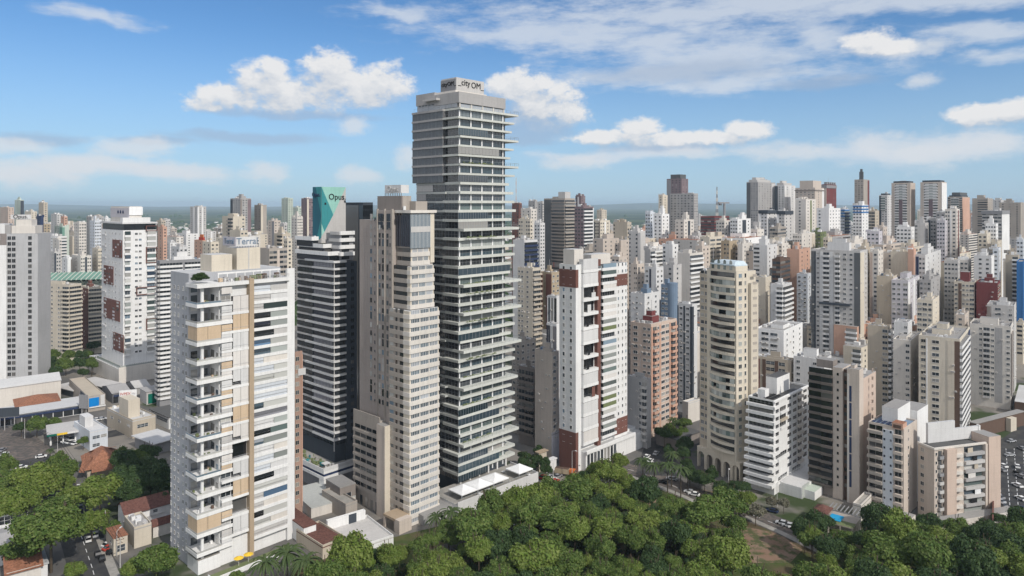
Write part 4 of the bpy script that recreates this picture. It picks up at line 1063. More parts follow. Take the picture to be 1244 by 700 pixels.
mb.box(6.1, 6.4, 0, 11, 0, 4.3, 'midgrey'); b.part('pergola', mb)
b.done()
# ================================================================ tan balcony building with pale blue stripe
t = T('blue_stripe_building', 'tan balcony building with a pale blue stripe down its front and a white stair core', 'apartment block', 1055, 1098, 1114, 249, 46)
W, L = t.W, t.L; fh = 3.02; zt = t.z(521)
t.body(zt, 'pinkgrey', 'steelblue', par=.6)
a1, a2 = t.sL(1085.5), t.sL(1073)
mb = MB(); mb.box(-.7, -.002, a1, a2, 0, zt-1.5, 'paleblue'); t.part('blue_stripe', mb)
z = zt-3.4; rg = random.Random(6)
while z > 2:
    mb = MB(); mb.box(-1.6, 0, a2+.05, L, z-.2, z+.9, 'taupelight'); t.part('balcony', mb)
    mb = MB(); mb.box(-1.0, 0, .4, a1-.05, z-.2, z+.85, 'pinkgrey'); t.part('balcony', mb)
    t.door('L', a2+.3, z+.1, L-a2-.6, 2.5, 'glassdark'); t.door('L', .8, z+.1, a1-1.3, 2.5, rg.choice(['glassdark', 'glass', 'glassdark']))
    for a in (a1+.7, a2-.6):
        mb = MB(); mb.box(-.76, -.6, a-.3, a+.3, z+1, z+1.8, 'glassnavy'); t.part('window', mb)
    t.win('R', W*.3, z+1, 1, 1.2, 'glass', 'offwhite')
    z -= fh
mb = MB(); mb.box(W*.35, W*1.3, L*.3, L*.75, 0, t.z(503), 'white', 'roof'); t.part('stair_core', mb)
mb = MB(); mb.box(W*1.31, W*2.2, L*.1, L*.7, 0, t.z(514), 'white', 'roof'); t.part('rear_wing', mb)
mb = MB(); mb.box(-.4, 4, .2, a1+.4, zt-.5, zt+1.6, 'salmon', 'tile'); mb.box(-.45, 3, .8, a1, zt-.2, zt+1.0, 'brown'); t.part('terrace_room', mb)
for j in range(10):
    mb = MB(); mb.box(0, 1.9, 0, 1.1, .5, .58, 'navy'); t.part('solar_panel', mb, (1.2+(j % 3)*2.3, L*.45+(j//3)*1.6, zt-.55))
t.wall.box(-6, -.9, -4, L, 0, 3, 'offwhite', 'roof')
t.done()
# ================================================================ beige building with shaded bays (right foreground)
t = T('bay_window_building', 'beige building at lower right with a dark flat roof and green-glazed balconies', 'apartment block', 1115, 1135, 1197, 246, 74)
W, L = t.W, t.L; fh = 3.02; zt = t.z(546)
g = lambda u: t.sR(u)
t.wall.box(0, g(1171), 0, L, 0, zt-.2, 'pinkgrey', 'roofdark'); t.wall.box(g(1171)+.002, W, .9, L, 0, zt-.6, 'pinkgrey', 'roofdark')
t.wall.box(-.3, W+.2, -.35, .2, zt-.19, zt+.5, 'offwhite'); t.wall.box(-.3, .2, .21, L, zt-.19, zt+.5, 'offwhite')
mb = MB(); mb.box(g(1146.5), g(1158), -1.4, -.002, 0, zt-.25, 'pink'); t.part('pilaster', mb)
mb = MB(); mb.box(g(1195), g(1197.6), -.8, .9, 0, zt, 'pinkgrey'); t.part('pilaster', mb)
t.wall.box(W+.5, W+6, -1, 6, 0, zt+2.5, 'pink', 'roof')
z = zt-3.3; rg = random.Random(12)
while z > 1:
    t.win('L', L*.62, z+.9, 1.4, 1.3, 'glass', 'offwhite')
    t.balcony('R', g(1139.5), z, g(1144.5)-g(1139.5), .9, .9, rg.choice(['lightgrey', 'midgrey', 'lightgrey'])); t.door('R', g(1139.7), z+.1, g(1144)-g(1139.7), 2.4, 'glass')
    t.win('R', g(1136.5), z+1, .7, 1, 'glass', 'offwhite'); t.win('R', g(1145.2), z+1, .35, .8, 'glassdark', 'pinkgrey')
    mb = MB(); mb.prism([(g(1158.2), -.9), (g(1166), -1.5), (g(1171), .85), (g(1158.2), .85)], z-.2, z+.85, 'offwhite'); t.part('balcony', mb)
    t.win('R', g(1159.5), z+1, 1.0, 1.3, 'glass', 'pink')
    mb = MB(); mb.box(g(1171.2), g(1194), -.9, .89, z-.3, z+.8, 'grey' if rg.random() < .45 else 'lightgrey'); t.part('balcony', mb)
    mb = MB(); mb.box(g(1172), g(1193.5), .2, .95, z+.81, z+fh-.35, rg.choice(['glassgreen', 'glasspale', 'glass', 'glassgreen'])); t.part('glazed_balcony', mb)
    if rg.random() < .6:
        a = g(rg.uniform(1174, 1184)); mb = MB(); mb.box(a, a+rg.uniform(1.5, 3.5), -.6, -.5, z+.85, z+fh-.5, rg.choice(['purewhite', 'blindwhite', 'sand', 'black'])); t.part('blind', mb)
    z -= fh
mb = MB(); mb.box(g(1145), g(1178), 6, L, zt-.2, zt+7, 'palegrey', 'rooflight'); mb.box(g(1178)+.002, W+4, 6, L, zt-.2, zt+4, 'palegrey', 'rooflight'); mb.box(W+4.002, W+4.6, 5.8, L, 0, zt+4.3, 'white'); t.part('stair_core', mb)
mb = MB(); mb.box(-4, W+8, -6, -2, 0, 3, 'offwhite', 'roof'); t.part('garden_wall', mb)
t.done()
# ================================================================ spec-built neighbours:  ul uc ur vtop D | label | wall | right face | left face
M = [
 ('766 791 822 394 335', 'salmon pink tower with vertical stripes and a red rooftop block', 'pink', 's:.25/salmon b1:.8/salmon w1:.5 s:.25/salmon v2:1.6 s:.25/salmon b1:1/salmon s:.2/salmon', 'w2:2 x:1 v1:1.2 x:.6', dict(phm='maroon', ph=5)),
 ('762 786 791 461 320', 'small plain grey building with tiny balconies in front of the salmon pink tower', 'grey', 'x', 'b1:.9/lightgrey v1:.5 x:2', dict(ph=3)),
 ('1085 1106 1118 414 340', 'plain off-white slab tower with one column of tiny windows, left of the cream tower', 'offwhite', 'x', 'w1:.5 x:1', dict(ph=2)),
 ('1116 1166 1178 412 322', 'cream tower with navy corner edge and a brown glazed stair strip', 'ivory', 'l1:1/white s:.18/navy', 'g:.55/brown s:.7/cream x:.8 v1:.9 x:.4 s:.15/white v1:.6/ivory x:.2', dict(ph=2.5)),
 ('1178 1228 1242 397 380', 'off-white tower with a brown side wall and a low brown podium', 'offwhite', 'x:1 v2:2', 'w1:.7 x:.4 g:1/grey w1:.6 b1:1/lightgrey w1:.6 x:1.2', dict(ph=6)),
 ('1065 1085 1091 336 430', 'plain tan windowless gable tower beside the white lavender tower', 'sand', 'x:1', 'x', dict(ph=3)),
 ('1083 1103 1117 341 420', 'white lavender tower with bright vertical ribs', 'lavender', 's:.3/white w1:.6 s:.3/white w1:.6 s:.3/white', 'v1:.8 x:.2 w2:1.5', dict(ph=4)),
 ('1114 1133 1141 365 400', 'cream ten-storey block with dark windows tucked under the white lavender tower', 'ivory', 'w1', 'w1:1 v1:1 v1:1', dict(ph=2)),
 ('1159 1184 1206 343 455', 'cream building with a brown stair column and red rooftop wall', 'cream', 's:1.4/maroon x:.2', 'v1:1 w2:1.4 s:.6/brown w1:.8', dict(phm='maroon', ph=7)),
 ('1186 1212 1238 344 447', 'deep red slab building with a cream right side', 'maroon', 'v2:1/cream s:.1/brown', 'x', dict(phm='maroon', ph=5)),
 ('1199 1232 1240 372 415', 'pale building with a white roof terrace below the deep red slab', 'lightgrey', 'x', 'w1:1 x:.7 v1:1 x:.4 g:.6/taupe', dict(phm='palegrey', ph=3)),
 ('1161 1172 1177 383 400', 'slim beige block with one window column beside the greenery', 'pinkgrey', 'w1', 'w1', dict(ph=1.5)),
 ('1054 1079 1083 397 365', 'tan block with narrow white side balconies behind the off-white slab tower', 'sand', 'b1/white', 'v1:.8 x:1.8', dict(ph=3)),
 ('1086 1103 1108 392 352', 'pale lavender block with a rooftop box behind the off-white slab tower', 'palegrey', 'x', 'w1:.5 x:1', dict(ph=2)),
 ('918 961 966 438 345', 'cream office block with brown window columns behind the stepped white building', 'sand', 'x:1', 'x:.8 r2:1 s:.5/brown r2:1.3 s:.5/brown x:.4 g:.6/maroon', dict(ph=2, fh=3.2)),
 ('964 1001 1010 437 335', 'pale grey block with small windows between the stepped white building and the tall grey tower', 'palegrey', 'w2', 'w2:1 x:.7 w1:.8', dict(ph=5, phm='white')),
 ('918 952 975 402 370', 'white block with scattered square windows and a dark roof', 'white', 'w3', 'x:.4 v2:1.4 x:.4', dict(ph=3)),
 ('936 951 962 346 430', 'grey and white building with stacked balconies on its corner, right of the curved cream tower', 'palegrey', 'b1/white', 'b1:1.4/white x:1.2', dict(ph=2)),
 ('918 930 937 337 452', 'slim cream tower with a blank side and dark slit, right of the curved cream tower', 'ivory', 'x', 'x:.8 w1:.5', dict(ph=2)),
 ('929 946 955 326 500', 'dark brown building with tall vertical glass strips', 'brown', 'g:1 s:.5/taupe g:1', 'g:.6 s:.4/taupe', dict(ph=2, phm='taupe')),
 ('968 981 986 333 500', 'pale blue-grey tower with two window columns left of the tall grey tower', 'paleblue', 'w1', 'w2', dict(ph=2)),
 ('985.5 1045 1054 305 420', 'tall grey tower with dark vertical strips and a dark terrace line halfway', 'lightgrey', 's:.6/ivory w1:.6/ivory', 's:1.2/darkgrey w2:2.6 x:.3 b1:1.1/palegrey x:.3 s:.8/palegrey b1:1.4/palegrey s:.6/palegrey w1:.9 g:.3/slate s:.7/darkgrey', dict(ph=7, phm='palegrey')),
 ('823 841 847 370 372', 'grey and white striped tower with dark vertical ribs left of the curved cream tower', 'palegrey', 's:.4/slate x:1', 's:.4/slate w1:1 s:.3/slate w1:1 s:.2/slate', dict(ph=2, phm='white')),
 ('803 812 818 346 420', 'blue-grey tower with a rounded blue corner shaft', 'steelblue', 'x', 'w2', dict(ph=6, phm='steelblue')),
 ('786 800 804 365 425', 'navy and grey block with a white rooftop between pink and blue towers', 'palegrey', 'x', 'g:1/glassnavy w1:1', dict(ph=3)),
 ('766 783 801 357 395', 'light grey block with white pillars on its roof behind the salmon pink tower', 'palegrey', 'w2', 'x:1 w1:.5 x:.8', dict(ph=5, phm='steelblue')),
 ('650 671 679 428 303', 'beige windowless slab tower beside the white and red-brown tower', 'pinkgrey', 'w1:1 x:.6', 'x', dict(ph=2)),
 ('630 649 652 448 322', 'brown balcony block half hidden in shade behind the beige slab tower', 'taupe', 'b1/taupe', 'b2:2/taupe b1:1.4/taupe', dict(ph=2)),
 ('622 632 651 415 340', 'weathered grey-brown block under the cream pair of towers', 'taupelight', 'w3', 'w2', dict(ph=4)),
 ('629 647 657 326 420', 'cream tower with small square windows and ornate side balconies', 'cream', 'b1/sand', 'x:.5 w1:.6 x:.3 w2:1', dict(ph=2)),
 ('656 670 680 331 425', 'ochre and red-brown tower next to the cream tower with square windows', 'ochre', 'w2', 's:1/redbrown x:.6 s:.5/redbrown', dict(ph=3)),
 ('665 676 680 360 390', 'dark window-striped office block behind the white and red-brown tower', 'palegrey', 'x', 'g:1 s:.3/white g:1 s:.3/white g:1 s:.3/white', dict(ph=1)),
 ('664 676 680 394 365', 'low white office block with dark vertical windows behind the white and red-brown tower', 'white', 'x', 'g:1/glassnavy s:.6/palegrey g:1/glassnavy', dict(ph=1)),
 ('357 358.5 367.5 428 250', 'narrow orange brick building sliver beside the white foreground tower', 'brick', 'v1:1.4/cream x:.7 s:.3/salmon', 'x', dict(ph=0)),
 ('190 194 259 317 385', 'grey slab block with closely stacked white floor bands behind the white foreground tower', 'midgrey', 'l1:3/white s:.3/midgrey l1:4/white', 'l1/lightgrey', dict(ph=3, th=47, phm='white', fh=2.5)),
 ('47 84 99 346 500', 'cream mid-rise with dense brown window rows in front of the green stadium roof', 'cream', 'b2:1/cream', 'b1:1/ivory w2:2 b1:1/ivory x:.5', dict(ph=4, th=20)),
 ('99 107 124 349 520', 'pale cream block with an orange stair tower by the green stadium roof', 'ivory', 'b3/ivory', 's:1/redbrown', dict(ph=3, phm='redbrown')),
]
for i, (px_, lab, wl, Rs, Ls, kw) in enumerate(M):
    tt = mid(px_, lab, wl, Rs, Ls, **kw); 
    if 'rounded blue' in lab:
        mb = MB(); mb.cyl(3, -1, 0, tt.zt+1, 3.2, 'steelblue', 16); tt.part('corner_shaft', mb)
    if 'terrace line' in lab:
        mb = MB(); mb.box(-2.2, 0, tt.sL(1033), tt.sL(996), tt.z(371)-1, tt.z(371)+.3, 'slate'); tt.part('terrace', mb)
    if 'orange brick' in lab:
        mb = MB(); mb.box(1, 4, -.4, 0, tt.z(457), tt.z(449), 'palegrey'); tt.part('sign_panel', mb)
    if 'brown side' in lab:
        mb = MB(); mb.box(-8, tt.W+14, -12, -2, 0, 7, 'brown', 'rooflight'); mb.box(-8.2, tt.W+14, -12.2, -12, 5.5, 8, 'offwhite'); tt.part('podium', mb)
        mb = MB(); mb.box(0, tt.W*.6, -.5, -.0, 8, tt.zt-4, 'taupe'); tt.part('brown_wall', mb)
    tt.done()
# ================================================================ left background towers with signs
t = T('grey_window_tower', 'light grey tower at the left edge with paired dark windows and a white crown', 'tower', -40, 8, 46, 425, 78)
W, L = t.W, t.L; zt = t.z(284); fh = 6.9*425/F
t.body(zt, 'wallgrey', par=.5)
z = zt-fh-1
while z > 3:
    for u in (11.2, 16.6, 36.3): t.win('R', t.sR(u)-.9, z+.7, 1.9, 2.1, 'glassdark', 'grey')
    z -= fh
mb = MB(); mb.box(t.sR(-14), t.sR(8.5), -.9, 0, 0, t.zR(5, 298), 'white'); t.part('pilaster', mb)
a0, a1 = t.sR(12), t.sR(41); k_ = t.D/F
mb = MB(); mb.box(a0, a1, 2, 12, zt, zt+6*k_*1.6, 'offwhite', 'rooflight'); t.part('penthouse', mb)
mb = MB(); mb.box(t.sR(17), t.sR(36), 2.5, 10, zt+6*k_*1.6+.01, zt+17*k_, 'offwhite', 'rooflight'); t.part('penthouse', mb)
mb = MB(); mb.box(t.sR(-20), t.sR(3.8), 2, 12, zt, zt+12*k_, 'white', 'rooflight'); mb.box(t.sR(4), t.sR(11), 2.2, 12, zt, zt+10*k_, 'grey', 'roof'); t.part('penthouse', mb)
mb = MB(); mb.box(t.sR(9), t.sR(34), 4, 4.3, zt+17.6*k_, zt+23*k_, 'palegrey')
for j in range(5): mb.beam((t.sR(12+j*5), 4.1, zt+16.9*k_), (t.sR(12+j*5), 4.1, zt+18*k_), .2, 'grey')
sg = t.part('sign_panel', mb)
t.board('Opus.', 'R', t.sR(21.3), -3.9, zt+20.4*k_, 3.4, 'black', sg)
t.done()
t = T('white_patch_tower', 'white tower with brown lattice patches and red-framed balconies on a white podium', 'tower', 123.5, 149.5, 190.5, 440, 43)
W, L = t.W, t.L; zt = t.z(280); fh = 7.25*440/F
t.body(zt, 'white', par=.6)
z = zt-4.0; rg = random.Random(31); i = 0
g = t.sR
while z > 14:
    for a, b, in ((151, 158.5), (164, 172.5), (178, 189)):
        if a == 164:
            for q in (0, .55): t.win('R', g(a)+(g(b)-g(a))*q, z+1, (g(b)-g(a))*.38, 1.2, rg.choice(['glassdark', 'glasspale', 'glass']), 'white')
        else:
            t.balcony('R', g(a), z, g(b)-g(a), 1.2, 1, 'white'); t.door('R', g(a)+.3, z+.1, g(b)-g(a)-.6, fh-.7, rg.choice(['glass', 'glasspale', 'glassgreen']))
            if rg.random() < .5:
                mb = MB(); mb.box(g(a)+.2, g(b)-.2, -1.12, -1.08, z+1, z+fh-.4, rg.choice(['glasspale', 'glassgreen', 'glassband'])); t.part('glazed_balcony', mb)
    for q in (.12, .3, .46, .62, .8):
        t.win('L', L*q, z+.9, 1.6 if q in (.3, .8) else .9, 1.3, 'glass' if rg.random() < .4 else 'glasspale', 'palegrey')
    if i % 2 == 0:
        mb = MB(); mb.box(-.45, 0, L*.78, L*.98, z-.2, z+.8, 'palegrey'); t.part('balcony', mb)
    z -= fh; i += 1
for (u0_, u1_, v0_, v1_) in ((137, 148.5, 291, 312), (126.5, 138, 322, 344), (126.5, 146, 361, 385), (138, 150.5, 403, 424)):
    a, b = t.sL(u1_), t.sL(u0_); za, zb = t.zL(u0_, v1_), t.zL(u0_, v0_)
    mb = MB(); mb.box(-.3, .05, a, b, za, zb, 'redbrown')
    for r_ in range(6):
        for c_ in range(4):
            if rg.random() < .5: mb.box(-.36, -.2, a+(b-a)*(c_+.25)/4, a+(b-a)*(c_+.75)/4, za+(zb-za)*(r_+.2)/6, za+(zb-za)*(r_+.75)/6, rg.choice(['lavender', 'glassdark', 'lightgrey']))
    t.part('lattice_patch', mb)
for (u0_, u1_, v0_, v1_) in ((177.5, 190, 275, 280), (177.8, 189.5, 301, 319), (166, 189.5, 350, 358), (178, 189.5, 388, 400)):
    a, b = g(u0_), g(u1_); za, zb = t.zR(u0_, v1_), t.zR(u0_, v0_)
    mb = MB()
    for bx in ((a, b, za-.35, za), (a, b, zb, zb+.35), (a-.35, a, za-.35, zb+.35), (b, b+.35, za-.35, zb+.35)): mb.box(bx[0], bx[1], -1.3, 0, bx[2], bx[3], 'redbrown')
    t.part('red_frame', mb)
mb = MB(); mb.box(.5, W-.5, .5, L-.5, zt-.3, zt+4, 'glassdark', 'roof'); t.part('glazed_crown', mb)
mb = MB(); mb.box(-.5, W+.3, -.5, L+.3, zt+4, zt+5, 'palegrey', 'rooflight'); t.part('roof_slab', mb)
mb = MB(); mb.box(-.3, W*.8, -.3, 4, zt+5, zt+8, 'white', 'rooflight'); t.part('penthouse', mb)
mb = MB(); mb.box(W*.22, W*.58, 2, L*.9, zt+5.01, zt+15, 'offwhite', 'roof'); mb.box(W*.22-.4, W*.22, 2.01, L*.9, zt+8, zt+14, 'lavender'); t.part('penthouse', mb)
mb = MB(); mb.box(W*.2, W*.6, 1.4, 2, zt+9.5, zt+14.6, 'purewhite'); t.part('sign_panel', mb)
for q in range(3):
    o_ = t.part('emblem', (lambda m_: (m_.prism([(-1.3, 0), (-.6, -1), (.6, -1), (1.3, 0), (0, 1.4)], 0, .2, 'navy'), m_)[1])(MB()), (W*.22-.42, L*.3+q*4.6, zt+11.4)); o_.rotation_euler = (R(90), 0, R(-90))
pc = -4
t.wall.box(pc, W+6, -5, L+12, 0, 9.5, 'offwhite', 'rooflight'); t.wall.box(pc, W+6, -5, -4.6, 9.5, 10.4, 'offwhite')
mb = MB()
for j in range(20): mb.box(1+j*W/19, 1.15+j*W/19, -4, -3.9, 9.51, 11.6, 'railing')
mb.box(pc+1, pc+1.1, -4, L, 9.6, 11.4, 'glassgreen'); mb.box(pc+1, W+4, -4, -3.92, 9.6, 11.2, 'glassgreen'); t.part('glass_railing', mb)
t.done()
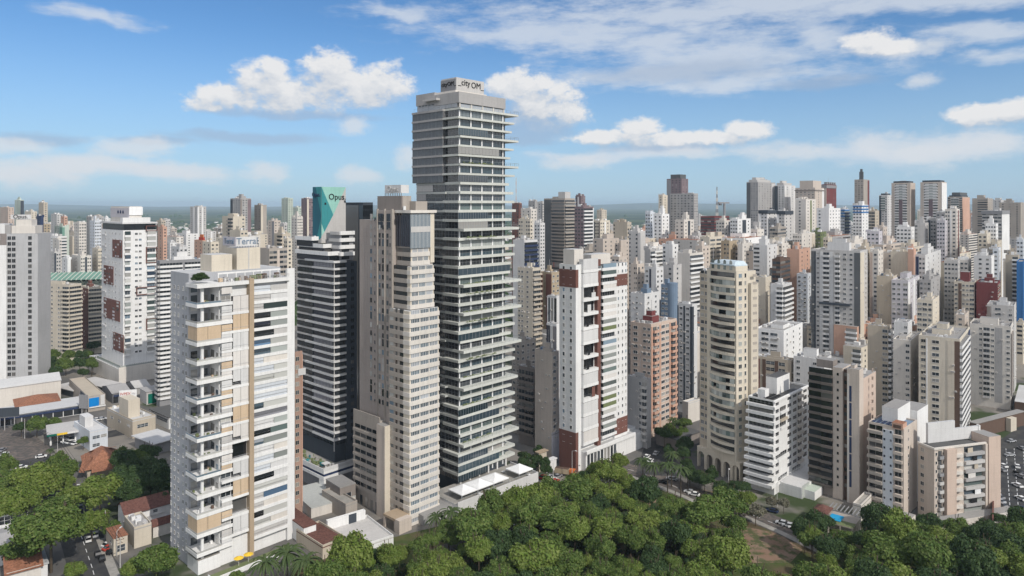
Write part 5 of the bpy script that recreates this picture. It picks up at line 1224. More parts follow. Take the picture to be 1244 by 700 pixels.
# ================================================================ named towers of the skyline (far: wall mesh with its window pattern)
# ul uc ur vtop D | wall | right | left | rooftop height | label
FAR = '''
661 686 698.5 241 640|taupelight|b4/taupelight|b6/taupe s:.6/darkgrey|3|taupe concrete tower under construction, gridded with open balconies, left of the white banded tower
698 709 721 251 600|purplebrown|l1:5/white s:.4/white|w3|2|purple-grey tower with white bands on its right side, beside the taupe concrete tower
699 706 711 238 820|purplebrown|w2|x:1 s:.5/palegrey w1|3|brown tower with a chamfered top rising behind the white banded tower
725 731 737 255 1100|cream|w2|w2|1|tiny cream block alone against the dark far plain
720 729 741 268 640|ivory|w2:1 s:.3/white w1|s:.3/taupe w2 s:.6/darkgrey|3|ivory tower with a dark glazed centre strip, right of the white banded tower
745 762 767 270 560|sand|w2|x:3 w1:.5|2|blank tan block with a flat roof in front of the far plain
764 775 784 281 520|lightgrey|g:.5/midgrey x:1|w1:.6 x:1 w1:.5|3|grey block with a dark recessed stripe, right of the blank tan block
783 790 796 303 490|grey|b2/white|x|2|grey block with stacked curved white balconies, centre of the photo's right half
743 752 762 312 470|pinkgrey|w2|w2|5|pinkish low tower with rooftop fins above the white and red-brown tower
766 774 783 321 440|pinkgrey|w2|w2:1 x:1|4|pale pink tower with one window column right of the white and red-brown tower
783 797 806 325 430|palegrey|w2|x:1 g:.4/glassnavy w1|3|pale block with a blue window column over the salmon pink tower
622 631 634 247 760|redbrown|w1|w2|2|dark red-brown block by the right edge of the tallest tower
642 650 653 244 900|grey|w1|w2|1|grey slab tower left of the taupe concrete tower
653 659 661 246 880|lightgrey|w2|s:.3/midgrey w1|1|pale slim tower touching the taupe concrete tower on its left
633 645 652 254 700|offwhite|w2|w2|2|off-white block above the cream house-topped tower near the tallest tower
630 644 647 266 560|ivory|w1|w2:1 x:.6/tan w2|2|ivory tower with a tan centre panel near the tallest tower
623 637 653 292 480|palegrey|l1/navy|x|2|pale grey building with navy and white striped right side
649 656 662 271 610|palegrey|w2|w2|2|pale grey block squeezed before the taupe concrete tower
637 648 655 323 450|navy|x|x|2|navy blue cube on a rooftop level beside the cream square-window tower
784 790 796 258 640|paleblue|w2|w2|3|pale blue-grey tower left of the white tower group below the tall purple-brown tower
800 805 811 237 830|ivory|w1|w1|2|slim cream tower just left of the tall purple-brown tower
810 828 836 217 980|purplebrown|w2|w3 s:.4/midgrey|3|tall purple-brown tower with a stepped top, highest of its cluster
814 843 848 235 820|grey|w2|w7|1|broad grey tower in front of the tall purple-brown tower
794 804 813 260 620|white|w2|w2|6|white tower with a blue window column under the broad grey tower
820 831 843 267 600|white|w1 g:.6/slate w1|w2|6|white tower with a dark arched recess under the broad grey tower
851 868 886 263 760|maroon|r3/brown|r4/brown|0|dark red unfinished block with open floors near the lattice mast
870 880 887 268 640|white|w1 g:.4/glassnavy|w3|3|white tower left of its twin with dark arch, right of the dark red block
887 896 912 266 620|white|w1 g:.8/slate w1|w3|5|white twin tower with a dark arched recess, right of the dark red block
907 921 942 221 900|grey|w5 s:.3/palegrey|w3 s:.5/darkgrey|5|big grey tower with a rounded crown, leftmost of the tall right skyline group
941 953 966 225 920|palegrey|s:.3/white w1 s:.3/white w1 s:.3/white|w2 s:.5/slate|2|grey-blue tower with white ribs beside the big grey tower with rounded crown
966 990 1001 228 880|pinkgrey|w1 s:.3/white|w5|5|beige tower with a square crown in the tall right skyline group
998 1004 1016 224 930|maroon|w2|s:.6/pinkgrey w1|3|maroon tower with a battlement-like top
922 932 944 257 660|palegrey|w2|w2 s:.3/white|3|pale grey tower with a dark sloped top, left one of a matching pair
944 953 963 258 650|lightgrey|w2|w2 s:.3/white|3|pale grey tower with a dark sloped top, right one of a matching pair
966 979 991 242 690|offwhite|w1 s:.3/olive w1|x:.8 w1 x:.5|5|off-white tower with a green accent on its upper right side
992 1007 1021 253 640|white|w4|x:1 w1|4|plain white tower right of the off-white tower with green accent
935 945 955 276 600|taupelight|r3/taupe|r3/taupe|2|low tan block in front of the sloped-top pair
912 920 928 279 560|offwhite|w2|w2|3|off-white block below the big grey tower with rounded crown
850 862 877 288 520|ivory|v2|x:1 w1|5|ivory tower with wide dark windows left of the ochre and tan tower
876 886 897 293 510|ochre|w1|w2 s:.4/tan|1|ochre and tan tower with a flat top above the curved cream tower
896 902 914 296 505|white|w2|x|4|white tower with a pale lilac side right of the ochre and tan tower
915 932 944 298 500|palegrey|w2|x:1 v1|5|pale grey block with clustered rooftop boxes right of the curved cream tower
942 950 958 296 545|white|w2|w2|6|white block with a tall rooftop shaft left of the salmon block
956 971 984 303 510|salmon|w2|x|4|salmon-beige block with a blank left side
963 974 990 284 560|offwhite|w2 s:.3/cream|w4|2|off-white block with olive window grid left of the cream-topped block
985 997 1004 282 590|olive|w3|w3|2|olive-grey gridded block below the plain white tower
1000 1006 1011 289 570|cream|w1|w2|2|small cream-topped block below the plain white tower
805 817 824 297 500|white|w1|x:2 w1|4|blank white slab tower left of the white striped-balcony block
823 838 854 308 470|white|l2/white|x|4|white block with long dark balcony lines left of the ivory wide-window tower
806 818 828 322 445|lightgrey|w1|w1 x:.5|5|light grey block with rooftop clutter left of the curved cream tower's roof
845 853 862 299 500|pinkgrey|w2|w1|6|pinkish tower with crowded rooftop boxes left of the ochre and tan tower
938 948 960 315 470|brown|r2/brown|r2/taupe|3|dark brown open-framed block right of the curved cream tower
958 968 982 313 530|offwhite|w2|w2|5|off-white block with several rooftop turrets near the salmon block
1038 1049 1056 218 1000|taupelight|x:1 s:.4/maroon|w3|0|taupe and maroon tower topped with a tall chimney-like mast
1020 1026 1032 254 680|paleblue|l1/navy|w3|2|white tower with navy top bands, left one of a blue-banded pair
1036 1047 1055 249 660|white|w2|w3|5|white tower with navy top bands, right one of a blue-banded pair
1054 1063 1068 256 720|sand|w1|r2/taupe|3|sand block right of the blue-banded pair
1068 1078 1084 237 880|palegrey|w2|w2 g:.4/slate|3|pale grey slender tower left of the twin beige-grey towers
1083 1106 1112 222 820|pinkgrey|x:1|x:.7 b1/palegrey s:.8/purplebrown b1/palegrey x:.7|2|left one of the twin beige-grey towers with dark centre strips
1118 1144 1150 221 800|pinkgrey|s:1/white|x:.7 b1/palegrey s:.8/purplebrown b1/palegrey x:.7|2|right one of the twin beige-grey towers with dark centre strips
1151 1169 1178 239 980|taupelight|s:.8/salmon|r2 s:.4/white r2|4|brownish tower with a stepped top right of the twin beige-grey towers
1181 1200 1206 241 930|taupelight|w2|b2/taupelight x:.5|6|taupe balcony tower with a square shaft on top, right skyline
1148 1162 1180 254 570|white|w1 s:.5/maroon w1|w1 s:.3/white w2|5|white tower with a maroon stripe on its right side
1137 1148 1150 258 640|grey|w1|w2|2|grey block tucked left of the white tower with maroon stripe
1193 1217 1226 257 620|lightgrey|s:1/white|r5/grey|2|light grey tower with a curved grey roof edge
1214 1240 1244 246 900|taupelight|w1|w3|5|hazy taupe tower at the right edge of the skyline
1203 1216 1222 243 1250|lightgrey|w1|w3|5|hazy grey tower behind the curved-roof tower
1053 1068 1072 281 530|lavender|w1|w3|2|lavender tower with a dotted window grid
1066 1073 1078 276 545|pinkgrey|w2|w1|4|pinkish slender tower right of the lavender tower
1089 1107 1111 276 560|white|w1|w4|3|white tower with a regular grey window grid below the left twin tower
1111 1124 1128 271 570|lightgrey|w1|x:2 w1|6|light grey plain tower below the gap between the twin towers
1127 1137 1140 266 590|grey|w1|w2 g:.5/slate|2|grey tower below the right twin tower
1138 1148 1151 268 560|lavender|w1|w3|2|pale violet tower left of the white tower with maroon stripe
1147 1164 1166 317 480|lightgrey|w1|w4|1|light grey block with a fine window grid below the white tower with maroon stripe
1166 1176 1180 316 490|offwhite|w1|w2|2|off-white narrow block below the white tower with maroon stripe
1082 1103 1105 306 480|ivory|w1|x|4|blank ivory block below the white grid-window tower
1103 1110 1113 303 470|salmon|x|x|2|small orange-red gable beside the blank ivory block
1105 1124 1143 310 470|palegrey|w3|w2 s:.4/navy w1|5|pale grey building with navy vertical stripes right of the blank ivory block
1117 1131 1142 340 440|grey|w2|w3|3|grey window block under the navy-striped building
1183 1204 1212 311 480|palegrey|s:.5/white w1|w2:2 x:.4|2|pale grey building with paired windows left of the white-ribbed block
1206 1213 1236 302 500|paleblue|s:.3/white w1 s:.3/white x:1|w1|2|pale blue-white ribbed block at the far right middle
1197 1210 1224 272 560|white|w2|w4|5|white tower with grey windows below the curved-roof tower
1188 1199 1206 284 540|ivory|w2|w2|3|ivory small block left of the white tower with grey windows
1205 1212 1217 294 520|cream|w2|w2|1|cream low block under the white tower with grey windows
1235 1243 1244 291 520|paleblue|w1|w2|2|blue-grey glass block at the right border above the bright blue one
1235 1243.5 1246 318 495|blue|x|s:.3/blue x:1/white s:.3/blue|0|bright blue framed block cut by the right border
1020 1033 1052 296 500|offwhite|w2|w2|5|off-white cluttered-roof block above the tall grey tower
1042 1052 1062 301 480|sand|w2|x|5|sand block with a rooftop box right of the tall grey tower
1057 1067 1073 305 470|white|w2|w1 s:.4/pink|2|white block with pink side strip right of the tall grey tower
0 10 17 252 1150|pink|w2|w2|2|pinkish tower at the left edge of the skyline
18 25 29 243 1200|greenwhite|s:1/slate|w1|4|tall pale green-grey tower with a dark glass top at far left
30 38 45 257 1080|ivory|w2|w2|2|ivory tower behind the light grey tower with white crown
47 53 58 246 1050|sand|w1|w2|2|beige slender tower right of the tall pale green-grey tower
40 49 61 272 820|ochre|w3|w2 s:.3/redbrown|3|ochre tower with brown stripes right of the light grey tower
44 49 53 263 760|navy|x|w2|2|dark blue cladded block before the beige slender tower
66 76 84 275 760|greenwhite|g:.5/stadium x:1|s:.5/stadium w2|2|pale tower with dark green vertical panels
74 78 82 263 900|salmon|w1|w1|1|beige and orange narrow tower left of centre left skyline
62 69 76 260 980|lightgrey|w2|w2|3|light grey distant tower above the green-panelled tower
90 96 105 270 700|white|w3|w3|2|white ribbed tower, left one of the pair above the stadium roof
109 115 123 268 690|paleblue|w3|w2|3|pale blue ribbed tower, right one of the pair above the stadium roof
105 111 124 263 800|grey|w3|w2|3|grey tower behind the white ribbed pair
45 49 55 304 620|white|w2|w2|3|white low tower left of the stadium roof
58 66 74 306 610|lightgrey|s:.4/slate w2|w2 s:.3/yellow|2|grey and dark framed block behind the stadium roof
75 82 86 314 600|white|x:1|w1|3|small white block just behind the stadium roof
87 98 111 311 600|white|w2 g:.5/slate w2|w1|3|white arched block behind the stadium roof
112 119 124 302 610|cream|w2|w1|2|cream block beside the white lattice-patch tower
64 71 75 290 680|white|s:.4/grey w1|w1|2|white narrow tower below the green-panelled tower
420 441 453 246 300|slate|g:1/glassdark|g:.4/glassblue x:.1 g:1.4/glassdark|0|dark glass roof volume with hanging plants right of the folded green crown
190 196 201 268 900|sand|w2|w2|2|sand block right of the white lattice-patch tower
196 201 207 267 950|lightgrey|w2|w1|2|light grey block right of the sand block on the left skyline
192 198 203 276 700|salmon|w1|w1|1|orange-beige block touching the white lattice-patch tower
231 240 250.5 251 1050|lightgrey|s:.4/white w1 s:.4/white w1|w1 s:.3/white w1|3|lone grey tower with white ribs standing on the left plain
280 292 305 241 880|grey|s:.3/taupe w2:1 s:.6/purplebrown|w3 s:.3/slate|4|tall grey and mauve tower above the lettered roof sign
309 317 324 249 900|taupelight|s:.5/ivory x:1|w2|1|taupe tower with a pale right edge, right of the grey and mauve tower
270 283 298 263 600|cream|x:1 w1:.5|b1/taupelight x:1|4|cream stepped tower with a blank right wall behind the roof sign
279 292 301 280 560|cream|w2|x|2|low cream block directly behind the roof sign
342 350 356 241 960|greenwhite|w2|w2|3|pale green-grey tower left of the folded green crown
366 373 380.5 241 950|purplebrown|s:.4/ivory w2|w2|3|brown and cream tower touching the folded green crown
354 361 368 264 760|white|w3|w2|5|white tower in front of the pale green-grey tower
355 362 367 252 1000|greenwhite|w1|w1|1|hazy pale tower between two taller ones left of the green crown
325 333 341 268 800|pinkgrey|w2|s:.4/midgrey w1|2|pinkish striped block right of the taupe tower
340 345 349 272 720|lightgrey|w1|w1|2|light grey block beneath the pale green-grey tower
333 343 353 284 560|sand|w2|b1/sand x:.5|5|sand tower left of the dark glass tower
316 327 349 302 430|taupelight|r2/taupe s:.3/pinkgrey r1/taupe|x|3|taupe block with dark window boxes right of the roof sign
345 349 355 290 520|ivory|w1|w2|1|ivory window-grid block touching the dark glass tower
236 246 252 292 620|salmon|w1|w2|0|salmon low block with a bright orange rooftop behind the left foreground
246 256 266 294 560|ivory|w2|w2|1|ivory low block with green rooftop planting
208 218 228 300 520|palegrey|w2|w2|3|pale low block behind the closely banded grey slab
'''
n_far = 0
for ln in FAR.strip().splitlines():
    px_, wl, Rs, Ls, ph, lab = ln.split('|')
    ph = float(ph); n_far += 1
    if wl == 'white' and n_far % 2: wl = 'offwhite'
    if wl == 'palegrey' and n_far % 3 == 0: wl = 'pinkgrey' if 'grey' not in lab else wl
    tt = mid(px_, lab, wl, Rs, Ls, far=True, ph=ph, name='distant_tower', fh=3.1, cat='tower')
    zt = tt.zt
    if 'chimney-like' in lab: tt.block('x', 1, 4, 1, 6, zt-1, zt+11, 'darkgrey'); tt.block('x', 1.6, 3.2, 2, 5, zt+11, zt+15, 'darkgrey')
    if 'navy top bands' in lab:
        for q in range(3):
            tt.wall.box(-.15, tt.W, -.15, 0, zt-2-q*2.9, zt-.6-q*2.9, 'blue'); tt.wall.box(-.16, 0, 0, tt.L, zt-2-q*2.9, zt-.6-q*2.9, 'blue')
    if 'battlement' in lab:
        for q in range(5): tt.block('x', q*tt.W/5, q*tt.W/5+tt.W/10, -.5, 3, zt, zt+3, 'midgrey')
        tt.wall.box(-.5, tt.W+.5, -.5, tt.L+.5, zt-5, zt-1, 'midgrey')
    if 'sloped top' in lab: tt.wall.box(-.6, tt.W+.4, -.6, tt.L+.4, zt-2, zt+1.2, 'slate')
    if 'rounded crown' in lab:
        tt.wall.box(2, tt.W*.8, 2, tt.L-2, zt, zt+3, 'lightgrey'); tt.wall.box(5, tt.W*.55, 5, tt.L-5, zt+3, zt+6, 'lightgrey')
    if 'twin beige-grey' in lab:
        tt.wall.box(.5, tt.W-1, 2, tt.L-2, zt-.5, zt+2, 'slate'); tt.wall.box(-.4, 0, tt.L*.25, tt.L*.75, zt-20, zt-2, 'glassgreen')
        for q in range(6): tt.wall.box(-1.1, 0, tt.L*.22, tt.L*.78, zt-3.4-q*3.1, zt-2.5-q*3.1, 'palegrey')
    if 'curved grey roof' in lab: tt.wall.box(-1, tt.W, -.5, tt.L+.5, zt-2.5, zt+.6, 'midgrey')
    if 'bright orange' in lab:
        tt.wall.box(1, tt.W-2, 1, tt.L*.6, zt-1, zt+2.5, 'red'); tt.wall.box(2, tt.W-3, 2, tt.L*.5, zt+2.5, zt+5, 'orange')
    if 'square crown' in lab: tt.wall.box(2, tt.W-1, 3, tt.L-5, zt-.5, zt+9, 'pinkgrey'); tt.wall.box(-.8, tt.W+.5, -.8, tt.L+.5, zt-4, zt-2.6, 'taupe')
    if 'stepped top' in lab: tt.wall.box(2, tt.W-1, 3, tt.L-5, zt-.5, zt+6, 'darkgrey')
    if 'under construction' in lab:
        tt.wall.box(3, 11, 2, 10, zt, zt+6, 'lightgrey', 'roof')
        for q in range(4): tt.wall.box(-1.5, -1.3, tt.L*.45, tt.L*.5, zt-60-q*1.2, zt-59.4-q*1.2, 'red')
    if 'white bands' in lab or 'navy and white striped' in lab: pass
    tt.done()
# ---- filler blocks behind them: many small pale blocks of the far city
rg = random.Random(77)
names_near = []
def filler(ul, wpx, vt, D, wall, grp, lab, st):
    uc = ul+wpx*rg.uniform(.35, .65)
    t = T('distant_block', lab, 'apartment block', ul, uc, ul+wpx, D, 43+rg.uniform(-6, 6), grp, True)
    if t.W > 60 or t.L > 60 or t.W < 3: 
        bpy.data.objects.remove(t.root); LABELS[lab].pop(); return
    zt = t.z(vt); t.body(zt, wall, roof=rg.choice(['roof', 'rooflight', 'roof', 'tile']), par=0)
    t.facade('R', st[0], 3, zt-1, 3.1, seed=int(ul)); t.facade('L', st[1], 3, zt-1, 3.1, seed=int(ul)+3)
    t.roofstuff(zt+.9, wall, int(ul*3), 4); t.done()
walls = ['white', 'offwhite', 'ivory', 'cream', 'palegrey', 'lightgrey', 'pinkgrey', 'sand', 'ivory', 'cream', 'offwhite', 'taupelight', 'salmon', 'pinkgrey', 'grey']
wname = dict(white='white', offwhite='off-white', ivory='ivory', cream='cream', palegrey='pale grey', lightgrey='light grey', pinkgrey='pinkish', sand='sand-coloured', grey='grey', paleblue='pale blue', taupelight='taupe', salmon='salmon')
sts = [('w2', 'w2'), ('w3', 'x:1 w1'), ('b1/white', 'w2'), ('w2', 'b1/white x:1'), ('r2', 'w2'), ('v2', 'v2'), ('w1 s:.3/white w1', 'w1 x:1')]
zones = [(625, 770, 'in the far skyline above the white and red-brown tower', 268, 310, 520, 1700, 30), (770, 905, 'in the far skyline above the curved cream tower', 262, 320, 500, 1700, 60),
         (905, 1060, 'around the tall grey skyline towers right of centre', 258, 325, 500, 1600, 60), (1060, 1244, 'in the far skyline below the twin beige-grey towers', 255, 325, 500, 1700, 72),
         (0, 125, 'in the far skyline at the far left', 262, 300, 640, 1700, 30), (195, 360, 'on the far plain left of the green crown', 274, 296, 700, 1500, 26)]
for (ua, ub, ph_, va, vb, da, db, n) in zones:
    for i in range(n):
        D = da*(db/da)**rg.random(); u = rg.uniform(ua, ub)
        f_ = (D-da)/(db-da); vt = va+(vb-va)*(1-f_)*rg.uniform(.5, 1)+rg.uniform(-2, 4)
        w = rg.uniform(18, 36)*F/D
        wl = rg.choice(walls)
        filler(u, w, vt, D, wl, f'{wname[wl]} blocks {ph_}', f'{"broad" if w*D/F > 27 else "slim" if w*D/F < 20 else "small"} {wname[wl]} apartment block {ph_}', rg.choice(sts))
# nearer low blocks filling the streets between the big towers on the right
low = [(690, 14, 470), (745, 470, 520)]
z2 = [(770, 1000, 395, 480, 26), (1000, 1244, 400, 500, 22), (625, 700, 400, 480, 6)]
for ua, ub, da, db, n in z2:
    for i in range(n):
        D = rg.uniform(da, db); u = rg.uniform(ua, ub); hgt = rg.uniform(14, 42)
        vt = V0+(H-hgt)*F/D; w = rg.uniform(14, 24)*F/D
        wl = rg.choice(walls)
        filler(u, w, vt, D, wl, f'{wname[wl]} lower blocks between the right-hand towers', f'{wname[wl]} lower apartment block wedged between the taller right-hand towers', rg.choice(sts))
# far suburb: roofs and woods that read as one mass
def scatter_boxes(name, n, area, sizes, cols, lab, cat, seed):
    rg = random.Random(seed); mb = MB()
    for _ in range(n):
        D = area[2]*(area[3]/area[2])**rg.random(); u = rg.uniform(area[0], area[1]); x = (u-U0)/F*D
        a, b, h = rg.uniform(*sizes), rg.uniform(*sizes), rg.uniform(3.5, 8)
        c, s_ = math.cos(.7), math.sin(.7)
        pts = [(x+c*p-s_*q, D+s_*p+c*q) for p, q in ((0,0),(a,0),(a,b),(0,b))]
        mb.prism(pts, 0, h, rg.choice(cols), rg.choice(['tile', 'rooflight', 'roof', 'tile', 'white']))
    o = link(name, mb.mesh(name)); tag(o, lab, cat, None, 'stuff')
scatter_boxes('far_suburb', 2600, (-150, 1400, 760, 4200), (9, 22), ['white', 'offwhite', 'cream', 'palegrey'], 'mass of low pale houses spreading over the far plain', 'suburb', 5)
# lattice mast and crane
t_ = empty('lattice_mast', ((871-U0)/F*1100, 1100, 0)); tag(t_, 'thin grey lattice mast on the skyline left of the big grey tower', 'mast')
mb = MB(); hz_ = H+21*1100/F
for i in range(24):
    za, zb = hz_*i/24, hz_*(i+1)/24; w0, w1 = 4*(1-i/26), 4*(1-(i+1)/26); m_ = 'midgrey' if i % 2 else 'offwhite'
    cs = [(-1,-1),(1,-1),(1,1),(-1,1)]
    for a in range(4):
        b = (a+1) % 4
        mb.beam((cs[a][0]*w0, cs[a][1]*w0, za), (cs[a][0]*w1, cs[a][1]*w1, zb), .5, m_); mb.beam((cs[a][0]*w0, cs[a][1]*w0, za), (cs[b][0]*w1, cs[b][1]*w1, zb), .35, m_)
link('lattice', mb.mesh('lattice'), t_)
t_ = empty('tower_crane', ((880-U0)/F*790, 790, 0), .5); tag(t_, 'small tower crane above the dark red unfinished block', 'crane')
mb = MB(); zc = H+3*790/F*.2; mb.box(-.9, .9, -.9, .9, 0, zc, 'midgrey'); link('mast', mb.mesh('mast'), t_)
mb = MB(); mb.box(-9, 7, -.8, .8, zc, zc+1.6, 'midgrey'); mb.box(-8, -5, -1, 1, zc-2, zc, 'darkgrey'); link('jib', mb.mesh('jib'), t_)
t_ = empty('radio_mast', ((627-U0)/F*900, 900, 0)); tag(t_, 'very thin grey mast rising beside the tallest tower', 'mast')
mb = MB()
for i in range(30):
    z = (H+34)*i/30; mb.beam((0, 0, z), (0, 0, z+(H+34)/30), .8, 'lightgrey' if i % 2 else 'salmon'); 
link('lattice', mb.mesh('lattice'), t_)
# green stadium roof
st = T('stadium', 'stadium with a pale green ribbed canopy roof behind the cream mid-rise', 'stadium', 20, 44, 128, 560, 72)
mb = MB(); W = st.W; z0 = st.z(337); n = 14
for i in range(n):
    a, b = W*i/n, W*(i+1)/n
    mb.poly([(a, 0, z0-3), (b, 0, z0-3), (b, 26, z0+1), (a, 26, z0+1)], 'stadium'); mb.poly([(a, 26, z0+1), (b, 26, z0+1), (b, 30, z0-1), (a, 30, z0-1)], 'stadium')
    mb.beam((a, -.3, z0-2.9), (a, 26, z0+1.3), .8, 'greenwhite')
    if i % 3 == 0: mb.beam((a, 0, z0-3), (a, 10, z0-9), .8, 'greenwhite')
st.part('roof', mb); mb = MB(); mb.box(0, W, 8, 26, 0, z0-5, 'greenwhite', 'stadium'); st.part('stand', mb); st.done()
# ================================================================ low buildings
def lowb(name, label, cat, spec, h, wall, roof, th=43, kind='flat', over=.5, wins=None, rh=2.2, parts=None, z0=0):
    ul, uc, ur, vb = spec                          # vb: photo row of the near corner's foot
    D = (H)*F/(vb-V0)
    t = T(name, label, cat, ul, uc, ur, D, th)
    W, L = t.W, t.L
    t.wall.box(0, W, 0, L, 0, h, wall, wall)
    mb = MB(); o = over
    if kind == 'flat':
        mb.box(-o, W+o, -o, L+o, h+.002, h+.35, roof)
        if o == 0:
            for b in ((0,W,0,.25), (0,W,L-.25,L), (0,.25,.25,L-.25), (W-.25,W,.25,L-.25)): t.wall.box(*b, h+.351, h+1.0, wall)
    else:
        if kind == 'hip':
            r = min(W, L)*.5
            if W >= L: A, B = (r, L/2, h+rh), (W-r, L/2, h+rh)
            else: A, B = (W/2, r, h+rh), (W/2, L-r, h+rh)
            c = [(-o, -o, h), (W+o, -o, h), (W+o, L+o, h), (-o, L+o, h)]
            if W >= L: fs = [[c[0], c[1], B, A], [c[1], c[2], B], [c[2], c[3], A, B], [c[3], c[0], A]]
            else: fs = [[c[0], c[1], A], [c[1], c[2], B, A], [c[2], c[3], B], [c[3], c[0], A, B]]
        elif kind == 'gx':                          # ridge along x
            c = [(-o, -o, h-.2), (W+o, -o, h-.2), (W+o, L+o, h-.2), (-o, L+o, h-.2)]; A, B = (-o, L/2, h+rh), (W+o, L/2, h+rh)
            fs = [[c[0], c[1], B, A], [c[2], c[3], A, B]]
            t.wall.poly([(0, L, h), (0, 0, h), (0, L/2, h+rh*.93)], wall); t.wall.poly([(W, 0, h), (W, L, h), (W, L/2, h+rh*.93)], wall)
        else:
            c = [(-o, -o, h-.2), (W+o, -o, h-.2), (W+o, L+o, h-.2), (-o, L+o, h-.2)]; A, B = (W/2, -o, h+rh), (W/2, L+o, h+rh)
            fs = [[c[0], A, B, c[3]][::-1], [c[1], c[2], B, A]]
            t.wall.poly([(0, 0, h), (W, 0, h), (W/2, 0, h+rh*.93)], wall)
        for f_ in fs:
            mb.poly(f_, roof); mb.poly([(p[0], p[1], p[2]-.15) for p in reversed(f_)], roof)
    t.part('roof', mb)
    for (face, a, z, w, hh) in wins or []:
        (t.ribbon(face, a*(W if face == 'R' else L), z, w, hh, 'glass', 'white', max(1, int(w/1.5))))
    if parts: parts(t, W, L, h)
    t.done(); return t
def clutter(seed, n=8, cols=('lightgrey', 'grey', 'white')):
    def f(t, W, L, h):
        rg = random.Random(seed)
        for _ in range(n):
            e = rg.uniform(.6, 1.8); mb = MB(); mb.box(0, e, 0, e*rg.uniform(.6, 1.6), 0, rg.uniform(.5, 1.6), rg.choice(cols)); t.part('roof_unit', mb, (rg.uniform(.5, max(.6, W-2)), rg.uniform(.5, max(.6, L-2)), h+.36))
    return f
def storefront(col='navy', zt=3.2):
    def f(t, W, L, h):
        mb = MB(); n = max(3, int(W/4))
        for j in range(n): mb.box(W*j/n+.2, W*(j+1)/n-.2, -.08, .1, .3, zt, 'glassdark')
        t.part('shop_window', mb)
        mb = MB(); mb.box(.3, W-.3, -.5, -.0, zt+.1, zt+1.1, col); t.part('fascia', mb)
    return f
lowb('warehouse', 'big white blank-walled warehouse with a low pitched roof at the left edge', 'warehouse', (-45, -6, 74, 497), 11, 'offwhite', 'rooflight', 50, 'gx', .3, rh=3)
lowb('open_shed', 'long grey-roofed parking shed between the warehouse and the white podium, nearer one', 'shed', (68, 90, 111, 483), 4, 'darkgrey', 'lightgrey', 30, 'flat', 1.5)
lowb('open_shed', 'long grey-roofed parking shed right beside the white podium', 'shed', (96, 125, 143, 478), 4, 'darkgrey', 'lightgrey', 30, 'flat', 1.5)
lowb('tiled_house', 'cream shop house with an orange hipped tile roof in front of the white warehouse', 'house', (3, 20, 72, 507), 5.5, 'cream', 'tile', 52, 'hip', .8, rh=3)
lowb('shop_row', 'long shop row under a pale sheet roof with a dark blue front', 'shop row', (-25, 0, 101, 519), 5, 'palegrey', 'rooflight', 52, 'flat', .8, parts=storefront('navy'))
lowb('corner_shop', 'beige flat-roofed shop with a bright blue front panel and white banner', 'shop', (84, 107, 128, 501), 7.5, 'taupelight', 'sand', 48, 'flat', 0,
     parts=lambda t, W, L, h: (t.part('blue_panel', (lambda m: (m.box(.4, W*.62, -.5, -.01, 2.8, 7.3, 'brightblue'), m.box(.4, W, -.7, -.01, 2.1, 2.7, 'white'), m)[2])(MB())), t.part('banner', (lambda m: (m.box(W*.70, W*.95, -.5, -.01, 2.9, 8.2, 'palegrey'), m)[1])(MB())), t.part('dark_panel', (lambda m: (m.box(-.4, -.01, .2, L*.35, 2, 8, 'slate'), m)[1])(MB()))))
lowb('shed', 'dark sheet-roofed shed with a purple front behind the white billboard', 'shed', (124, 137, 158, 491), 6, 'midgrey', 'grey', 46, 'gx', .5, parts=storefront('navy', 3.8))
lowb('shed', 'grey sheet-roofed hall below the white podium wall', 'shed', (153, 165, 182, 484), 6, 'grey', 'lightgrey', 46, 'gx', .5)
lowb('green_shop', 'dark green glass shop with a tall green sign board carrying a white oval', 'shop', (170, 178, 214, 492), 7, 'lightgrey', 'grey', 46, 'flat', .4,
     parts=lambda t, W, L, h: (t.part('shop_window', (lambda m: (m.box(.8, W-.5, -.3, -.01, .5, 5.8, 'signgreen'), m)[1])(MB())), t.part('sign_board', (lambda m: (m.box(W*.52, W*.98, -.8, -.35, 4.2, 12.5, 'stadium'), m.prism([(W*.79+2.6*math.cos(a*.3927), 1.5*math.sin(a*.3927)) for a in range(16)], 0, .1, 'white') if 0 else None, m)[2])(MB())),
       setattr(t.part('sign_oval', (lambda m: (m.prism([(3.2*math.cos(a*.3927), 1.7*math.sin(a*.3927)) for a in range(16)], 0, .12, 'purewhite'), m)[1])(MB()), (W*.76, -.8, 9.2)), 'rotation_euler', (R(90), 0, 0))))
lowb('office_house', 'beige two-storey office with a square tower block on its roof', 'office', (130, 161, 189, 533), 8, 'sand', 'rooflight', 40, 'flat', 0, wins=[('L', .1, 4.6, 3, 1.4), ('L', .45, 4.6, 3, 1.4), ('L', .75, 4.6, 3, 1.4), ('R', .2, 4.4, 5, 1.6)],
     parts=lambda t, W, L, h: (t.part('roof_tower', (lambda m: (m.box(.5, W*.55, L*.2, L*.55, h+.36, h+9, 'cream'), m)[1])(MB())), clutter(3)(t, W, L, h)))
lowb('office_house', 'long glazed low office cut off by the white foreground tower', 'office', (183, 205, 240, 522), 6, 'palegrey', 'roofdark', 40, 'flat', .6, wins=[('L', .05, 3, 12, 1.8)])
lowb('canopy_hall', 'hall with a pale grey sheet roof beside the dark trees', 'hall', (164, 188, 214, 553), 5, 'midgrey', 'rooflight', 36, 'flat', 1.2)
